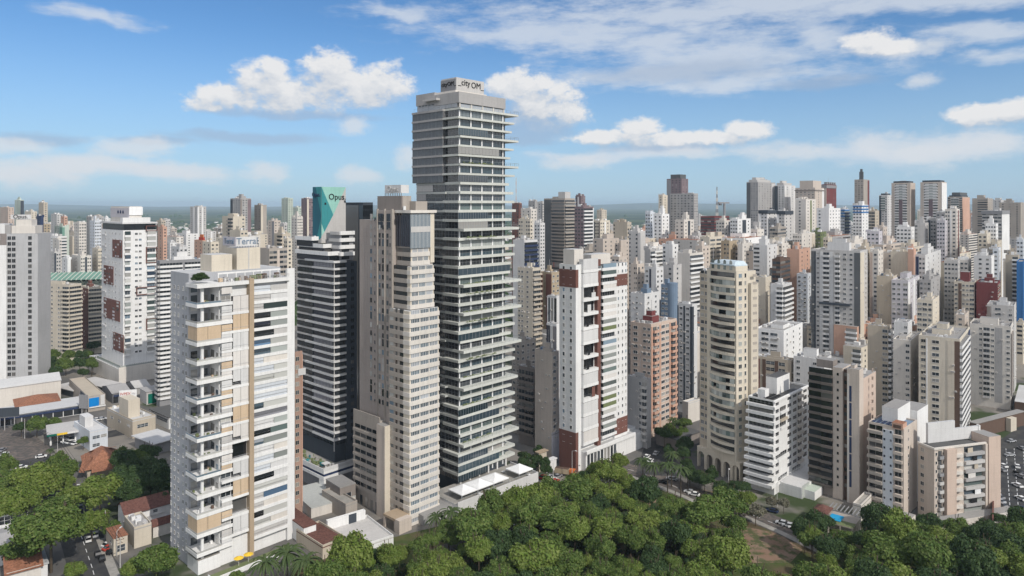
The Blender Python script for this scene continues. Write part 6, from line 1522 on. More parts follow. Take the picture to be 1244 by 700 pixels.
lowb('blue_house', 'pale blue flat-roofed building with a square roof box beside the petrol station', 'office', (90, 109, 131, 548), 8, 'paleblue', 'palegrey', 42, 'flat', 0, wins=[('R', .15, 5, 3, 1.3), ('R', .6, 5, 2.5, 1.3), ('R', .15, 1.4, 3, 1.3)],
     parts=lambda t, W, L, h: t.part('roof_tower', (lambda m: (m.box(1, W*.6, L*.45, L*.8, h+.36, h+5, 'palegrey'), m)[1])(MB())))
# petrol station
D = H*F/(545-V0)
g = T('petrol_station', 'petrol station under a wide grey canopy with green and yellow edging', 'petrol station', 35, 57, 97, D, 55)
mb = MB(); W, L = g.W, g.L; mb.box(0, W, 0, L, 5.2, 6.1, 'lightgrey', 'lightgrey'); g.part('canopy', mb)
mb = MB(); mb.box(-.06, W*.3, -.08, -.002, 5.2, 6.1, 'signgreen'); mb.box(W*.3, W*.62, -.08, -.002, 5.2, 6.1, 'yellow'); mb.box(W*.62, W, -.08, -.002, 5.2, 6.1, 'palegrey'); g.part('fascia', mb)
for a in (.12, .5, .88):
    for b in (.2, .8):
        mb = MB(); mb.box(W*a-.25, W*a+.25, L*b-.25, L*b+.25, 0, 5.2, 'white'); g.part('column', mb)
        mb = MB(); mb.box(W*a-.4, W*a+.4, L*b+.6, L*b+1.4, 0, 1.7, 'white', 'signgreen'); g.part('fuel_pump', mb)
g.wall.box(W*.3, W*.9, L*.9, L*1.2, 0, 4, 'offwhite', 'roof'); g.done()
lowb('tiled_hall', 'large house with broad folded orange tile roofs among the trees', 'house', (83, 106, 146, 582), 4, 'sand', 'tile', 55, 'hip', 1.2, rh=5,
     parts=lambda t, W, L, h: t.part('roof', (lambda m: ([m.poly(q, 'tile') for q in ([(W*.1, -4, h-.6), (W*.8, -4, h-.6), (W*.7, L*.3, h+3.4), (W*.2, L*.3, h+3.4)], [(-3, 0, h-.8), (-1, -1, h-.8), (W*.2, L*.3, h+3.4), (0, L*.7, h+3)][::-1], [(W*.15, L*.7, h+3.4), (W, L*.7, h+3.2), (W*1.05, L*1.3, h+.2), (W*.1, L*1.3, h+.2)][::1])], m)[1])(MB())))
lowb('white_house', 'white two-storey house with a long dark red tile roof beside the foreground tower', 'house', (143.5, 153, 207, 647), 6.2, 'white', 'tiledark', 47, 'gx', .7, wins=[('R', .08, 1.6, 2.6, 1.1), ('R', .3, 1.6, 1.6, 1.1), ('R', .5, 1.8, 3, 1.0), ('R', .2, 4.2, 1.5, .9), ('R', .6, 4.2, 1.5, .9)], rh=2.6)
lowb('corner_house', 'cream flat house with an orange tile edge at the street corner', 'house', (129, 138, 155, 676), 5.5, 'cream', 'tile', 47, 'flat', .15, wins=[('R', .2, 1, 2.5, 2), ('L', .3, 2.6, 1.5, 1.2)])
lowb('small_block', 'small cream two-storey block with a cluttered grey roof behind the street corner house', 'house', (151, 163, 184, 667), 6, 'cream', 'grey', 47, 'flat', 0, parts=clutter(5, 10))
lowb('red_roof_house', 'small house with a dark red roof tucked against the foreground tower', 'house', (183, 186, 207.5, 654), 4, 'offwhite', 'tiledark', 47, 'gx', .3, rh=1.8)
lowb('side_garage', 'low garage with a grey sheet roof below the white house with dark red roof', 'garage', (150, 160, 208, 657), 3, 'lightgrey', 'grey', 47, 'flat', .3)
lowb('grey_roof_house', 'white house with a dark grey sheet roof at the lower left corner', 'house', (-30, -8, 40, 690), 5, 'white', 'grey', 50, 'gx', .6, rh=1.6, wins=[('R', .2, 1.5, 3, 1.4), ('R', .65, 1.5, 3, 1.4)])
lowb('orange_roof_house', 'house with an orange tile roof cut by the lower left corner', 'house', (-20, 8, 50, 716), 4.5, 'offwhite', 'tile', 52, 'gx', .6, rh=2)
lowb('white_wall', 'white grid-panelled boundary building at the left edge behind the big round tree', 'building', (-20, -4, 19, 655), 8, 'white', 'roofdark', 60, 'flat', 0, wins=[('R', .1, 4.4, 8, 2.6)])
lowb('white_gate_wall', 'white garden wall and parking roof at the foot of the big round tree', 'wall', (28, 40, 58, 706), 4, 'white', 'rooflight', 50, 'flat', .3)
# yard between the foreground tower and the beige tower
lowb('courtyard_roof', 'broad bare concrete roof deck behind the white foreground tower', 'deck', (352, 378, 432, 630), 3.4, 'offwhite', 'concrete', 52, 'flat', .05)
lowb('brown_roof_house', 'white house with a flat red-brown roof and a row of dark windows', 'house', (340, 369, 384, 664), 6, 'white', 'tiledark', 47, 'flat', .25, wins=[('R', .25, 1.4, 6, 2.2)])
lowb('brown_roof_house', 'low house with peach parapets round a small dark courtyard beside palms', 'house', (360, 392, 420, 680), 3.5, 'sand', 'tiledark', 44, 'flat', 0)
lowb('pale_deck', 'pale grey concrete parking deck edged with white walls beside the beige tower', 'deck', (398, 428, 478, 680), 2.6, 'white', 'lightgrey', 52, 'flat', 0)
lowb('white_screen_wall', 'white and dark green screen wall behind the pale parking deck', 'wall', (396, 398, 444, 655), 5, 'white', 'white', 52, 'flat', 0,
     parts=lambda t, W, L, h: t.part('green_panel', (lambda m: (m.box(W*.55, W*.75, -.2, 0, 0, h+1, 'slate'), m)[1])(MB())))
lowb('entrance_hall', 'small dark glazed entrance hall between the dark tower and beige wing', 'hall', (396, 413, 432, 620), 8, 'taupe', 'roof', 48, 'flat', .1, wins=[('R', .15, .5, 3.6, 5)])
lowb('garden_wall', 'brownish retaining wall with shrubs at the foot of the dark glass tower', 'wall', (391, 420, 434, 633), 5, 'taupelight', 'paving', 46, 'flat', 0)
lowb('tan_annex', 'small tan building with a yellow awning across the street from the terrace', 'shop', (652, 655, 664, 574), 8, 'sand', 'tan', 47, 'flat', .6)
lowb('white_kiosk', 'white open canopy kiosk at the foot of the beige slab tower', 'kiosk', (659, 663, 676, 575), 4.5, 'white', 'white', 47, 'flat', .3)
lowb('sign_building', 'narrow pale lilac board-like building beside the red-brown tower foot', 'building', (670, 671, 681, 563), 12, 'lavender', 'roof', 40, 'flat', 0)
lowb('street_shop', 'low dark-roofed shop by the palms left of the curved cream tower', 'shop', (797, 822, 850, 548), 5, 'taupe', 'roofdark', 50, 'flat', .5)
lowb('white_annex', 'white low annex left of the curved cream tower', 'annex', (829, 836, 850, 515), 10, 'offwhite', 'rooflight', 50, 'flat', 0)
lowb('concrete_wall', 'pale pinkish garden wall beside the pavilion with the pool', 'wall', (1036, 1046, 1060, 634), 5, 'offwhite', 'paving', 43, 'flat', 0)
lowb('red_ramp', 'long red-brown sloped wall at the foot of the beige right-hand building', 'wall', (1205, 1207, 1224, 652), 4, 'redbrown', 'redbrown', 35, 'flat', 0)
lowb('podium_hall', 'low brown hall with a cream gate beside the parking lot', 'hall', (1178, 1186, 1244, 533), 7, 'brown', 'roof', 62, 'flat', .4, parts=lambda t, W, L, h: t.part('gate', (lambda m: (m.box(W*.6, W*.72, -2.4, -.1, 0, 6.4, 'cream'), m)[1])(MB())))
# billboards
def billboard(label, u, v, w, h, z, face, th, txt=None):
    D = (H-z)*F/(v-V0); e = empty('billboard', ((u-U0)/F*D, D, 0), R(90-th)); tag(e, label, 'billboard')
    mb = MB(); mb.box(-w/2, w/2, 0, .4, z-h/2, z+h/2, face); mb.box(-w/2-.15, w/2+.15, -.03, .43, z-h/2-.15, z-h/2, 'midgrey'); link('panel', mb.mesh('panel'), e)
    for s_ in (-w/4, w/4):
        mb = MB(); mb.cyl(s_, .6, 0, z-h/2, .22, 'grey', 8); link('post', mb.mesh('post'), e)
    for (tx, x, zz, sz, m) in txt or []:
        me = text_mesh(tx, sz, m); o = bpy.data.objects.new('lettering', me); COL.objects.link(o); o.parent = e; o.location = (x, -.04, z+zz); o.rotation_euler = (R(90), 0, 0)
billboard('dark billboard on a post at the left edge below the tiled shop house', 11, 501, 8.5, 4.5, 9, 'slate', 75)
billboard('dark billboard panel standing left of the bright blue shop front', 101, 488, 5, 7, 8, 'midgrey', 100)
billboard('white roadside billboard with red letters above the beige roof tower', 155.5, 481, 8, 6, 12, 'white', 68, [('IVPEX', -1.2, 1.1, 1.9, 'red'), ('life', 2.6, 1.1, 1.6, 'lavender'), ('fit', 1.2, -1.7, 1.2, 'midgrey')])

# garden in front of the white foreground tower
gx, gy = gp(300, 700); e = empty('planter', (tw.px+4, tw.D-3, 0), math.pi/2-tw.th); tag(e, 'long white planter wall with shrubs along the foot of the white foreground tower', 'planter')
mb = MB(); mb.box(0, 26, -3.5, -3.1, 0, 1.4, 'white'); mb.box(0, .3, -3.1, 0, 0, 1.4, 'white'); link('wall', mb.mesh('wall'), e)
mb = MB(); mb.box(.3, 26, -3.1, -.3, .9, 1.2, 'olive'); link('soil', mb.mesh('soil'), e)
for q, lb in ((9.5, 'left'), (12.6, 'right')):
    x0, y0 = tw.px+4+q*tw.sn+1.6*tw.cs*0, tw.D-3+q*tw.cs
    e = empty('parasol', (x0+.6, y0-1.2, 1.2)); tag(e, f'small yellow parasol by the foot of the white foreground tower, {lb} one', 'parasol')
    mb = MB(); n = 8
    for k in range(n):
        a, b = k*2*math.pi/n, (k+1)*2*math.pi/n; mb.poly([(1.5*math.cos(a), 1.5*math.sin(a), 2.3), (1.5*math.cos(b), 1.5*math.sin(b), 2.3), (0, 0, 2.9)], 'yellow')
    link('canopy', mb.mesh('canopy'), e); mb = MB(); mb.cyl(0, 0, 0, 2.8, .05, 'white', 6); link('pole', mb.mesh('pole'), e)
# ================================================================ trees
leaf_mat('leaf_mid', (.050,.102,.018), (.100,.162,.030), (.19,.23,.07))
leaf_mat('leaf_light', (.095,.165,.022), (.150,.205,.036), (.23,.26,.08))
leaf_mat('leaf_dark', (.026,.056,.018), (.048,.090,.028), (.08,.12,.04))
leaf_mat('leaf_pale', (.12,.13,.08), (.16,.15,.10), (.30,.27,.22))
leaf_mat('leaf_palm', (.045,.080,.025), (.07,.105,.035), (.09,.12,.045))
def crown_mesh(name, seed, m, nl=3000, size=.115, flat=.78, nlobe=27):
    rs = np.random.RandomState(seed)
    lob = []
    for _ in range(nlobe):
        d = rs.normal(size=3); d[2] = abs(d[2])*.9-.25; d /= np.linalg.norm(d)
        lob.append((d*np.array((.62, .62, .62*flat))*rs.uniform(.55, 1.22), rs.uniform(.15, .38)))
    lob.append((np.zeros(3), .6))
    LC = np.array([c for c, _ in lob]); LR = np.array([r for _, r in lob]); n0 = nl*7
    k = rs.randint(len(lob), size=n0); d = rs.normal(size=(n0, 3)); d /= np.linalg.norm(d, axis=1)[:, None]
    off = np.where(rs.rand(n0) < .15, rs.uniform(.9, 1.45, n0), rs.uniform(.80, 1.08, n0))
    p = LC[k]+d*(LR[k]*off)[:, None]*np.array((1, 1, .9))
    ok = (d[:, 2] > -.55) & np.all(np.linalg.norm(p[:, None, :]-LC[None], axis=2) > LR*.74, axis=1)
    p = p[ok][:nl]; d = d[ok][:nl]; m_ = len(p)
    n = d+rs.normal(size=(m_, 3))*.55+np.array((0, 0, .25)); n /= np.linalg.norm(n, axis=1)[:, None]
    a = np.cross(n, rs.normal(size=(m_, 3))); a /= np.linalg.norm(a, axis=1)[:, None]; b = np.cross(n, a)
    s1 = (size*rs.uniform(.55, 1.25, m_))[:, None]; s2 = s1*rs.uniform(.5, .9, m_)[:, None]
    V = np.stack((p+a*s1, p+b*s2+n*s1*.2, p-a*s1, p-b*s2+n*s1*.2), 1).reshape(-1, 3).tolist()
    Fc = [(4*i, 4*i+1, 4*i+2, 4*i+3) for i in range(m_)]
    # unseen opaque core per lobe, added to stop see-through and cast shadow
    for c, r in lob:
        i = len(V); r *= .72
        oc = [(1,0,0),(-1,0,0),(0,1,0),(0,-1,0),(0,0,1),(0,0,-1)]
        V += [tuple(c+np.array(o)*r) for o in oc]
        for f in ((0,2,4),(2,1,4),(1,3,4),(3,0,4),(2,0,5),(1,2,5),(3,1,5),(0,3,5)): Fc.append(tuple(i+k for k in f))
    me = bpy.data.meshes.new(name); me.from_pydata(V, [], Fc); me.materials.append(mat(m)); me.update(); return me
CR = {k: [crown_mesh('crown', i*17+j, k, nl, sz, fl) for j in range(nv)] for i, (k, nl, sz, fl, nv) in enumerate((('leaf_mid', 7500, .066, .85, 5), ('leaf_light', 7000, .066, .78, 4), ('leaf_dark', 6500, .068, .8, 4), ('leaf_pale', 1500, .09, .8, 2)))}
CRB = {k: [crown_mesh('crown', 300+i*7+j, k, 11000, .052, .8, 40) for j in range(2)] for i, k in enumerate(('leaf_mid', 'leaf_light', 'leaf_dark'))}
def trunk_mesh(seed):
    rs = random.Random(seed); mb = MB(); mb.cyl(0, 0, 0, .62, .045, 'bark', 7, .032)
    for k in range(5):
        a = k*1.257+rs.uniform(-.4, .4); e = (.42*math.cos(a), .42*math.sin(a), .62+rs.uniform(.2, .45)); mb.beam((0, 0, rs.uniform(.4, .6)), e, .035, 'bark')
    return mb.mesh('trunk')
TR = [trunk_mesh(i) for i in range(4)]
def inside(p, poly):
    c = False; n = len(poly)
    for i in range(n):
        a, b = poly[i], poly[(i+1) % n]
        if (a[1] > p[1]) != (b[1] > p[1]) and p[0] < (b[0]-a[0])*(p[1]-a[1])/(b[1]-a[1])+a[0]: c = not c
    return c
rgT = random.Random(99)
def tree(x, y, r, h, kind, label, group=None, name='tree'):
    # r crown radius, h height of the crown's centre
    e = empty(name, (x, y, 0), rgT.uniform(0, 6.28)); tag(e, label, 'tree', group)
    c = link('crown', rgT.choice(CRB[kind] if r > 7.2 and kind in CRB else CR[kind]), e, (0, 0, h)); c.scale = (r*rgT.uniform(.82, 1.2), r*rgT.uniform(.82, 1.2), r*rgT.uniform(.78, 1.2))
    t = link('trunk', rgT.choice(TR), e); t.scale = (r*.9, r*.9, h/.7)
    return e
def tpx(u, v, rpx, kind, label, group=None, h=None, name='tree'):
    h0 = 8.0 if h is None else h
    D = (H-h0)*F/(v-V0); r = rpx*D/F
    if h is None: h0 = max(3.0, r*1.05+1.2); D = (H-h0)*F/(v-V0); r = rpx*D/F
    return tree((u-U0)/F*D, D, r, h0, kind, label, group, name)
# lower-left street trees, each its own look
tpx(62, 640, 46, 'leaf_mid', 'largest round dense tree above the street at lower left', None)
tpx(24, 668, 22, 'leaf_mid', 'rounded tree in front of the white boundary building at lower left')
tpx(121, 598, 24, 'leaf_light', 'bright yellow-green round tree left of the white house with dark red roof')
tpx(112, 636, 17, 'leaf_light', 'bright green tree below the bright yellow-green round tree by the street')
tpx(136, 641, 11, 'leaf_mid', 'small green tree against the gable of the white house')
tpx(20, 612, 26, 'leaf_light', 'broad light green tree at the left edge above the white boundary building')
tpx(44, 588, 27, 'leaf_light', 'wide olive tree behind the largest round dense tree')
tpx(10, 585, 22, 'leaf_mid', 'green tree at the left edge below the intersection')
tpx(75, 574, 22, 'leaf_mid', 'green tree between the intersection and the orange-roofed house')
tpx(88, 606, 14, 'leaf_dark', 'dark tree shading the street beside the bright yellow-green tree')
tpx(150, 556, 15, 'leaf_mid', 'leafy tree right of the pale blue building')
tpx(168, 558, 14, 'leaf_mid', 'second leafy tree before the pale grey hall roof, feathery')
tpx(185, 566, 16, 'leaf_dark', 'dark rounded tree next to the pale grey hall')
tpx(164, 585, 24, 'leaf_dark', 'spreading very dark tree left one behind the white house')
tpx(192, 585, 22, 'leaf_dark', 'spreading very dark tree touching the foreground tower')
tpx(150, 574, 13, 'leaf_dark', 'dark shrub-like tree right of the orange tiled house')
tpx(101, 536, 8, 'leaf_mid', 'small tree in front of the pale blue building')
tpx(45, 516, 12, 'leaf_mid', 'green tree in front of the long shop row')
tpx(26, 519, 9, 'leaf_dark', 'low dark tree at the left of the shop row')
tpx(66, 514, 9, 'leaf_mid', 'round bush-like tree by the right end of the shop row')
tpx(60, 573, 10, 'leaf_dark', 'dark small tree by the intersection')
tpx(5, 565, 12, 'leaf_dark', 'dark greyish tree at the left edge by the intersection')
tpx(190, 682, 22, 'leaf_mid', 'feathery green tree at the foot of the foreground tower, left side')
tpx(164, 690, 14, 'leaf_light', 'light green bushy tree at the bottom edge beside the street')
tpx(90, 694, 14, 'leaf_light', 'light green tree at the bottom edge left of the street')
tpx(62, 440, 10, 'leaf_dark', 'dark tree at the foot of the cream mid-rise, left')
tpx(80, 444, 10, 'leaf_mid', 'green tree at the foot of the cream mid-rise, middle')
tpx(97, 441, 10, 'leaf_dark', 'dark tree at the foot of the cream mid-rise, right')
tpx(114, 420, 8, 'leaf_dark', 'dark tree behind the white podium, lower one')
tpx(116, 396, 9, 'leaf_mid', 'dark green tree below the orange stair tower block')
tpx(240, 340, 6, 'leaf_dark', 'dark bush growing on the front corner of the foreground tower roof', h=None) if 0 else None
rg = random.Random(61)
def fillg(poly, n, rr, kinds_, lab, grp):
    P = [gp(u, v, 6) for u, v in poly]; got = []
    for _ in range(n*60):
        if len(got) >= n: break
        p = (rg.uniform(min(q[0] for q in P), max(q[0] for q in P)), rg.uniform(min(q[1] for q in P), max(q[1] for q in P))); r = rg.uniform(*rr)
        if not inside(p, P) or any((p[0]-q[0])**2+(p[1]-q[1])**2 < ((r+q[2])*.62)**2 for q in got): continue
        got.append((*p, r)); tree(*p, r, rg.uniform(2.5, 4.5)+r*.8, rg.choice(kinds_), lab, grp)
fillg([(0, 560), (50, 575), (80, 558), (112, 585), (96, 622), (60, 600), (0, 640)], 8, (3.5, 5.5), ['leaf_mid', 'leaf_light', 'leaf_mid'], 'leafy tree in the clump behind the largest round dense tree at lower left', 'clump of street trees at lower left')
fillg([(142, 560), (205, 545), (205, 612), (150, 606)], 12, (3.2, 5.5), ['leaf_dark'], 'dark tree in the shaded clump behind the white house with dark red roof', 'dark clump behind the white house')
fillg([(835, 560), (905, 596), (890, 606), (830, 580)], 9, (2.2, 3.4), ['leaf_dark'], 'small dark tree in the row before the arcade of the curved cream tower', 'dark tree row before the arcade')
fillg([(785, 520), (845, 515), (845, 560), (800, 560)], 9, (2.5, 4), ['leaf_dark', 'leaf_mid'], 'dark tree in the yard between the salmon tower and the curved cream tower', 'yard trees beside the salmon tower')
fillg([(625, 540), (660, 548), (670, 572), (640, 568)], 7, (2.2, 3.4), ['leaf_dark'], 'dark tree in the strip behind the tent terrace', 'dark trees behind the terrace')
fillg([(40, 430), (125, 425), (125, 452), (60, 455)], 12, (3, 5), ['leaf_dark', 'leaf_mid'], 'tree in the leafy lot below the cream mid-rise', 'trees below the cream mid-rise')
fillg([(1062, 634), (1110, 640), (1200, 652), (1212, 668), (1070, 664)], 12, (3.2, 5), ['leaf_dark', 'leaf_mid'], 'tree in the row along the foot of the two right-hand beige buildings', 'tree row at the right-hand buildings')
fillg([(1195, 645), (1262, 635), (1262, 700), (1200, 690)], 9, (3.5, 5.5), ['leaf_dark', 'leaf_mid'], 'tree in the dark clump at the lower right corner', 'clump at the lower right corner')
fillg([(966, 632), (1004, 640), (1040, 662), (990, 680)], 6, (3.2, 4.8), ['leaf_mid', 'leaf_dark'], 'tree between the road bend and the pool pavilion', 'trees by the road bend')
# roof bush on the white foreground tower
e = empty('roof_shrub', (0, 0, 0)); bx, by = tw.px + 1.5*tw.sn - 2*tw.cs, tw.D + 1.5*tw.cs + 2*tw.sn
e.location = (bx, by, tw.z(346.5)); tag(e, 'dark round shrub overhanging the roof corner of the white foreground tower', 'shrub')
c = link('foliage', CR['leaf_dark'][0], e, (0, 0, 1.9)); c.scale = (2.6, 2.6, 1.9)
# right-hand pockets of green
for (u, v, r, k, lab) in ((1189, 388, 7, 'leaf_dark', 'dark tree in the green pocket left of the deep red slab, lowest'), (1183, 376, 7, 'leaf_mid', 'tree in the green pocket left of the deep red slab, middle'), (1178, 362, 6, 'leaf_dark', 'small tree in the green pocket left of the deep red slab, top'),
     (972, 392, 8, 'leaf_dark', 'dark tree at the foot of the pale blue-grey tower'), (980, 398, 7, 'leaf_mid', 'green tree left of the tall grey tower foot'),
     (826, 516, 9, 'leaf_dark', 'dark tree between salmon tower and curved cream tower, upper'), (832, 540, 11, 'leaf_dark', 'dark tree left of the arcade of the curved cream tower'), (838, 575, 12, 'leaf_dark', 'dark leafy tree before the arcade, left one'), (856, 583, 12, 'leaf_dark', 'dark leafy tree before the arcade, second'), (874, 592, 11, 'leaf_dark', 'dark leafy tree before the arcade, right one'),
     (812, 548, 9, 'leaf_dark', 'dark tree by the low shop near the palms'), (886, 610, 15, 'leaf_mid', 'green tree at the left foot of the stepped white building'), (908, 606, 12, 'leaf_light', 'yellowish tree right in front of the stepped white building'),
     (918, 622, 13, 'leaf_pale', 'pale blossoming tree in front of the stepped white building'), (905, 618, 9, 'leaf_pale', 'smaller pale blossoming tree beside the road bend'), (938, 610, 8, 'leaf_pale', 'whitish tree at the corner of the stepped white building, left'), (952, 612, 8, 'leaf_pale', 'whitish tree at the corner of the stepped white building, right'),
     (1060, 640, 14, 'leaf_dark', 'dark tree below the pale stripe building, left'), (648, 566, 8, 'leaf_dark', 'dark street tree across the road from the terrace'), (640, 556, 8, 'leaf_mid', 'street tree behind the right end of the tallest tower'), (655, 548, 7, 'leaf_dark', 'dark tree under the brown balcony block')):
    tpx(u, v, r, k, lab)
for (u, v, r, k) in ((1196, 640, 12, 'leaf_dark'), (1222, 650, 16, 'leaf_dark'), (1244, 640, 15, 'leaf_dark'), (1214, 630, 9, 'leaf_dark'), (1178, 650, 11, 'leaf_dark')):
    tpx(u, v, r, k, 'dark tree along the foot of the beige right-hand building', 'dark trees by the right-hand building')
# park forest
hC_ = 8.0
PK = [gp(u, v, hC_) for u, v in ((385, 700), (432, 675), (470, 664), (520, 648), (560, 634), (600, 622), (640, 610), (668, 596), (700, 578), (735, 562), (760, 560), (768, 590), (800, 612), (850, 618), (890, 622), (896, 640), (890, 664), (898, 686), (925, 700), (965, 698), (992, 690), (1004, 662), (985, 650), (1010, 662), (1062, 655), (1085, 636), (1110, 644), (1150, 656), (1200, 664), (1260, 670), (1270, 722), (365, 722))]
spots = []; rg = random.Random(21)
xs0, xs1 = min(p[0] for p in PK), max(p[0] for p in PK); ys0, ys1 = min(p[1] for p in PK), max(p[1] for p in PK)
tries = 0
while tries < 12000:
    tries += 1
    p = (rg.uniform(xs0, xs1), rg.uniform(ys0, ys1)); r = rg.choice([3.3, 3.9, 4.5, 5.2, 6, 7.0])
    if not inside(p, PK): continue
    if any((p[0]-q[0])**2+(p[1]-q[1])**2 < ((r+q[2])*.665)**2 for q in spots): continue
    spots.append((*p, r))
print('park trees', len(spots))
for x, y, r in spots:
    u = U0+x/y*F
    k = rg.choices(['leaf_mid', 'leaf_light', 'leaf_dark', 'leaf_pale'], (5, 4.4, 2.0, 0))[0]
    where = 'left of the tent terrace' if u < 545 else 'right below the tent terrace' if u < 690 else 'below the white and red-brown tower' if u < 800 else 'in the park below the curved cream tower' if u < 960 else 'at the right end of the park'
    big = 'broad' if r > 6 else 'small' if r < 4.3 else 'rounded'
    col = dict(leaf_mid='green', leaf_light='yellow-green', leaf_dark='dark green', leaf_pale='pale flowering')[k]
    tree(x, y, r, rg.uniform(2.6, 6.2)+r*.8, k, f'{big} {col} park tree {where}', f'{big} {col} trees {where}')
# park understory
mb = MB(); rg = random.Random(4)
V, Fc = [], []
# palms
def palm_meshes(seed):
    rs = random.Random(seed); mb = MB()
    for k in range(34):
        a = k*2.399; up = rs.uniform(.05, 1.25); n = 7; prev = None
        Lf = rs.uniform(.85, 1.1); pts = []
        for i in range(n+1):
            s_ = i/n; pts.append(np.array((math.cos(a)*s_*Lf, math.sin(a)*s_*Lf, up*s_*1.0-s_*s_*(.62+up*.62))))
        sd_ = np.array((-math.sin(a), math.cos(a), 0))
        for i in range(n):
            w0, w1 = .075*math.sin(math.pi*(i/n*.85+.12)), .075*math.sin(math.pi*((i+1)/n*.85+.12))
            for s2 in (-1, 1): mb.poly([pts[i], pts[i]+sd_*w0*s2-np.array((0,0,w0*.5)), pts[i+1]+sd_*w1*s2-np.array((0,0,w1*.5)), pts[i+1]], 'leaf_palm')
    return mb.mesh('fronds')
PM = [palm_meshes(i) for i in range(3)]
mbt = MB(); mbt.cyl(0, 0, 0, 1, .22, 'bark', 8, .14); PT = mbt.mesh('trunk')
def palm(u, v, rpx, h, label, group=None):
    D = (H-h)*F/(v-V0); r = rpx*D/F
    e = empty('palm_tree', ((u-U0)/F*D, D, 0), rgT.uniform(0, 6)); tag(e, label, 'palm', group)
    c = link('fronds', rgT.choice(PM), e, (0, 0, h)); c.scale = (r, r, r)
    t = link('trunk', PT, e); t.scale = (1, 1, h)
for (u, v, r, h, lab) in ((781, 560, 13, 11, 'tall palm at the left end of the plaza palm group'), (795, 566, 14, 11, 'tall palm second from left in the plaza palm group'), (811, 565, 14, 12, 'tall palm in the middle of the plaza palm group'), (827, 570, 15, 11, 'tall palm at the right end of the plaza palm group'), (816, 552, 12, 13, 'palm standing behind the plaza palm group'), (818, 510, 9, 12, 'tall slender palm at the foot of the salmon pink tower'),
     (548, 622, 18, 8, 'palm between the beige tower and the terrace wall'), (530, 628, 15, 6, 'palm at the right foot of the beige tower'), (322, 684, 24, 7, 'palm at the foot of the white foreground tower, left one'), (349, 672, 26, 8, 'palm at the foot of the white foreground tower, middle one'), (371, 682, 24, 7, 'palm at the foot of the white foreground tower, right one'), (390, 690, 20, 6, 'low palm right of the foreground tower palms'),
     (1197, 640, 14, 6, 'palm by the right foot of the beige right-hand building'), (178, 556, 9, 8, 'palm crown above the dark trees by the grey hall'), (61, 547, 6, 6, 'small palm by the petrol station'), (196, 668, 13, 7, 'feathery palm left of the white foreground tower')):
    palm(u, v, r, h, lab)
tpx(420, 684, 18, 'leaf_mid', 'green tree at the front of the pale parking deck'); tpx(448, 674, 14, 'leaf_dark', 'dark tree at the right of the pale parking deck')
tpx(288, 700, 10, 'leaf_mid', 'small garden tree at the base of the white foreground tower'); tpx(394, 640, 0, 'leaf_mid', '') if 0 else None
# low shrubs as ground cover inside the park
rs = np.random.RandomState(3); V, Fc = [], []
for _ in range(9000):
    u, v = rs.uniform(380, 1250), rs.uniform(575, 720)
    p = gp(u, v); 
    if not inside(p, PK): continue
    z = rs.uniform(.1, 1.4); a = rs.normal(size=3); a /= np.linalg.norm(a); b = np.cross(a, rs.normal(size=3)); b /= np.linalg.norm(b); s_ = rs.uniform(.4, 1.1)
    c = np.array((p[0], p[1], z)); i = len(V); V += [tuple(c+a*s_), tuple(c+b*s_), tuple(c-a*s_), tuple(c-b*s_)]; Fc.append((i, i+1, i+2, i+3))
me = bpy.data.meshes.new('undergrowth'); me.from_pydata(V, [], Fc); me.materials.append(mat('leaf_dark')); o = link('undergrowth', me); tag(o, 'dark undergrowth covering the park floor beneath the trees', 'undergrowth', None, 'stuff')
# far woods on the plain, one mass
rs = np.random.RandomState(8); V, Fc = [], []
for _ in range(5200):
    D = 640*(6500/640)**rs.rand(); u = rs.uniform(-200, 1450); x = (u-U0)/F*D
    if u > 620 and D < 1500: continue
    if np.sin(x*.004+1)+np.sin(D*.003+x*.002) < -.2: continue
    r = rs.uniform(4, 9)*(1+D/4000); i = len(V); n = 7
    hh = rs.uniform(.5, .9)
    V += [(x+r*np.cos(k*.9)*rs.uniform(.7, 1.1), D+r*np.sin(k*.9)*rs.uniform(.7, 1.1), 0) for k in range(n)] + [(x+r*.6*np.cos(k*.9), D+r*.6*np.sin(k*.9), r*hh*rs.uniform(.8, 1.2)) for k in range(n)] + [(x, D, r*hh*1.3)]
    for k in range(n):
        k2 = (k+1) % n; Fc += [(i+k, i+k2, i+n+k2, i+n+k), (i+n+k, i+n+k2, i+2*n)]
me = bpy.data.meshes.new('far_woods'); me.from_pydata(V, [], Fc); me.materials.append(mat('leaf_dark')); o = link('far_woods', me); tag(o, 'dark tree masses scattered across the far plain and between distant blocks', 'woods', None, 'stuff')
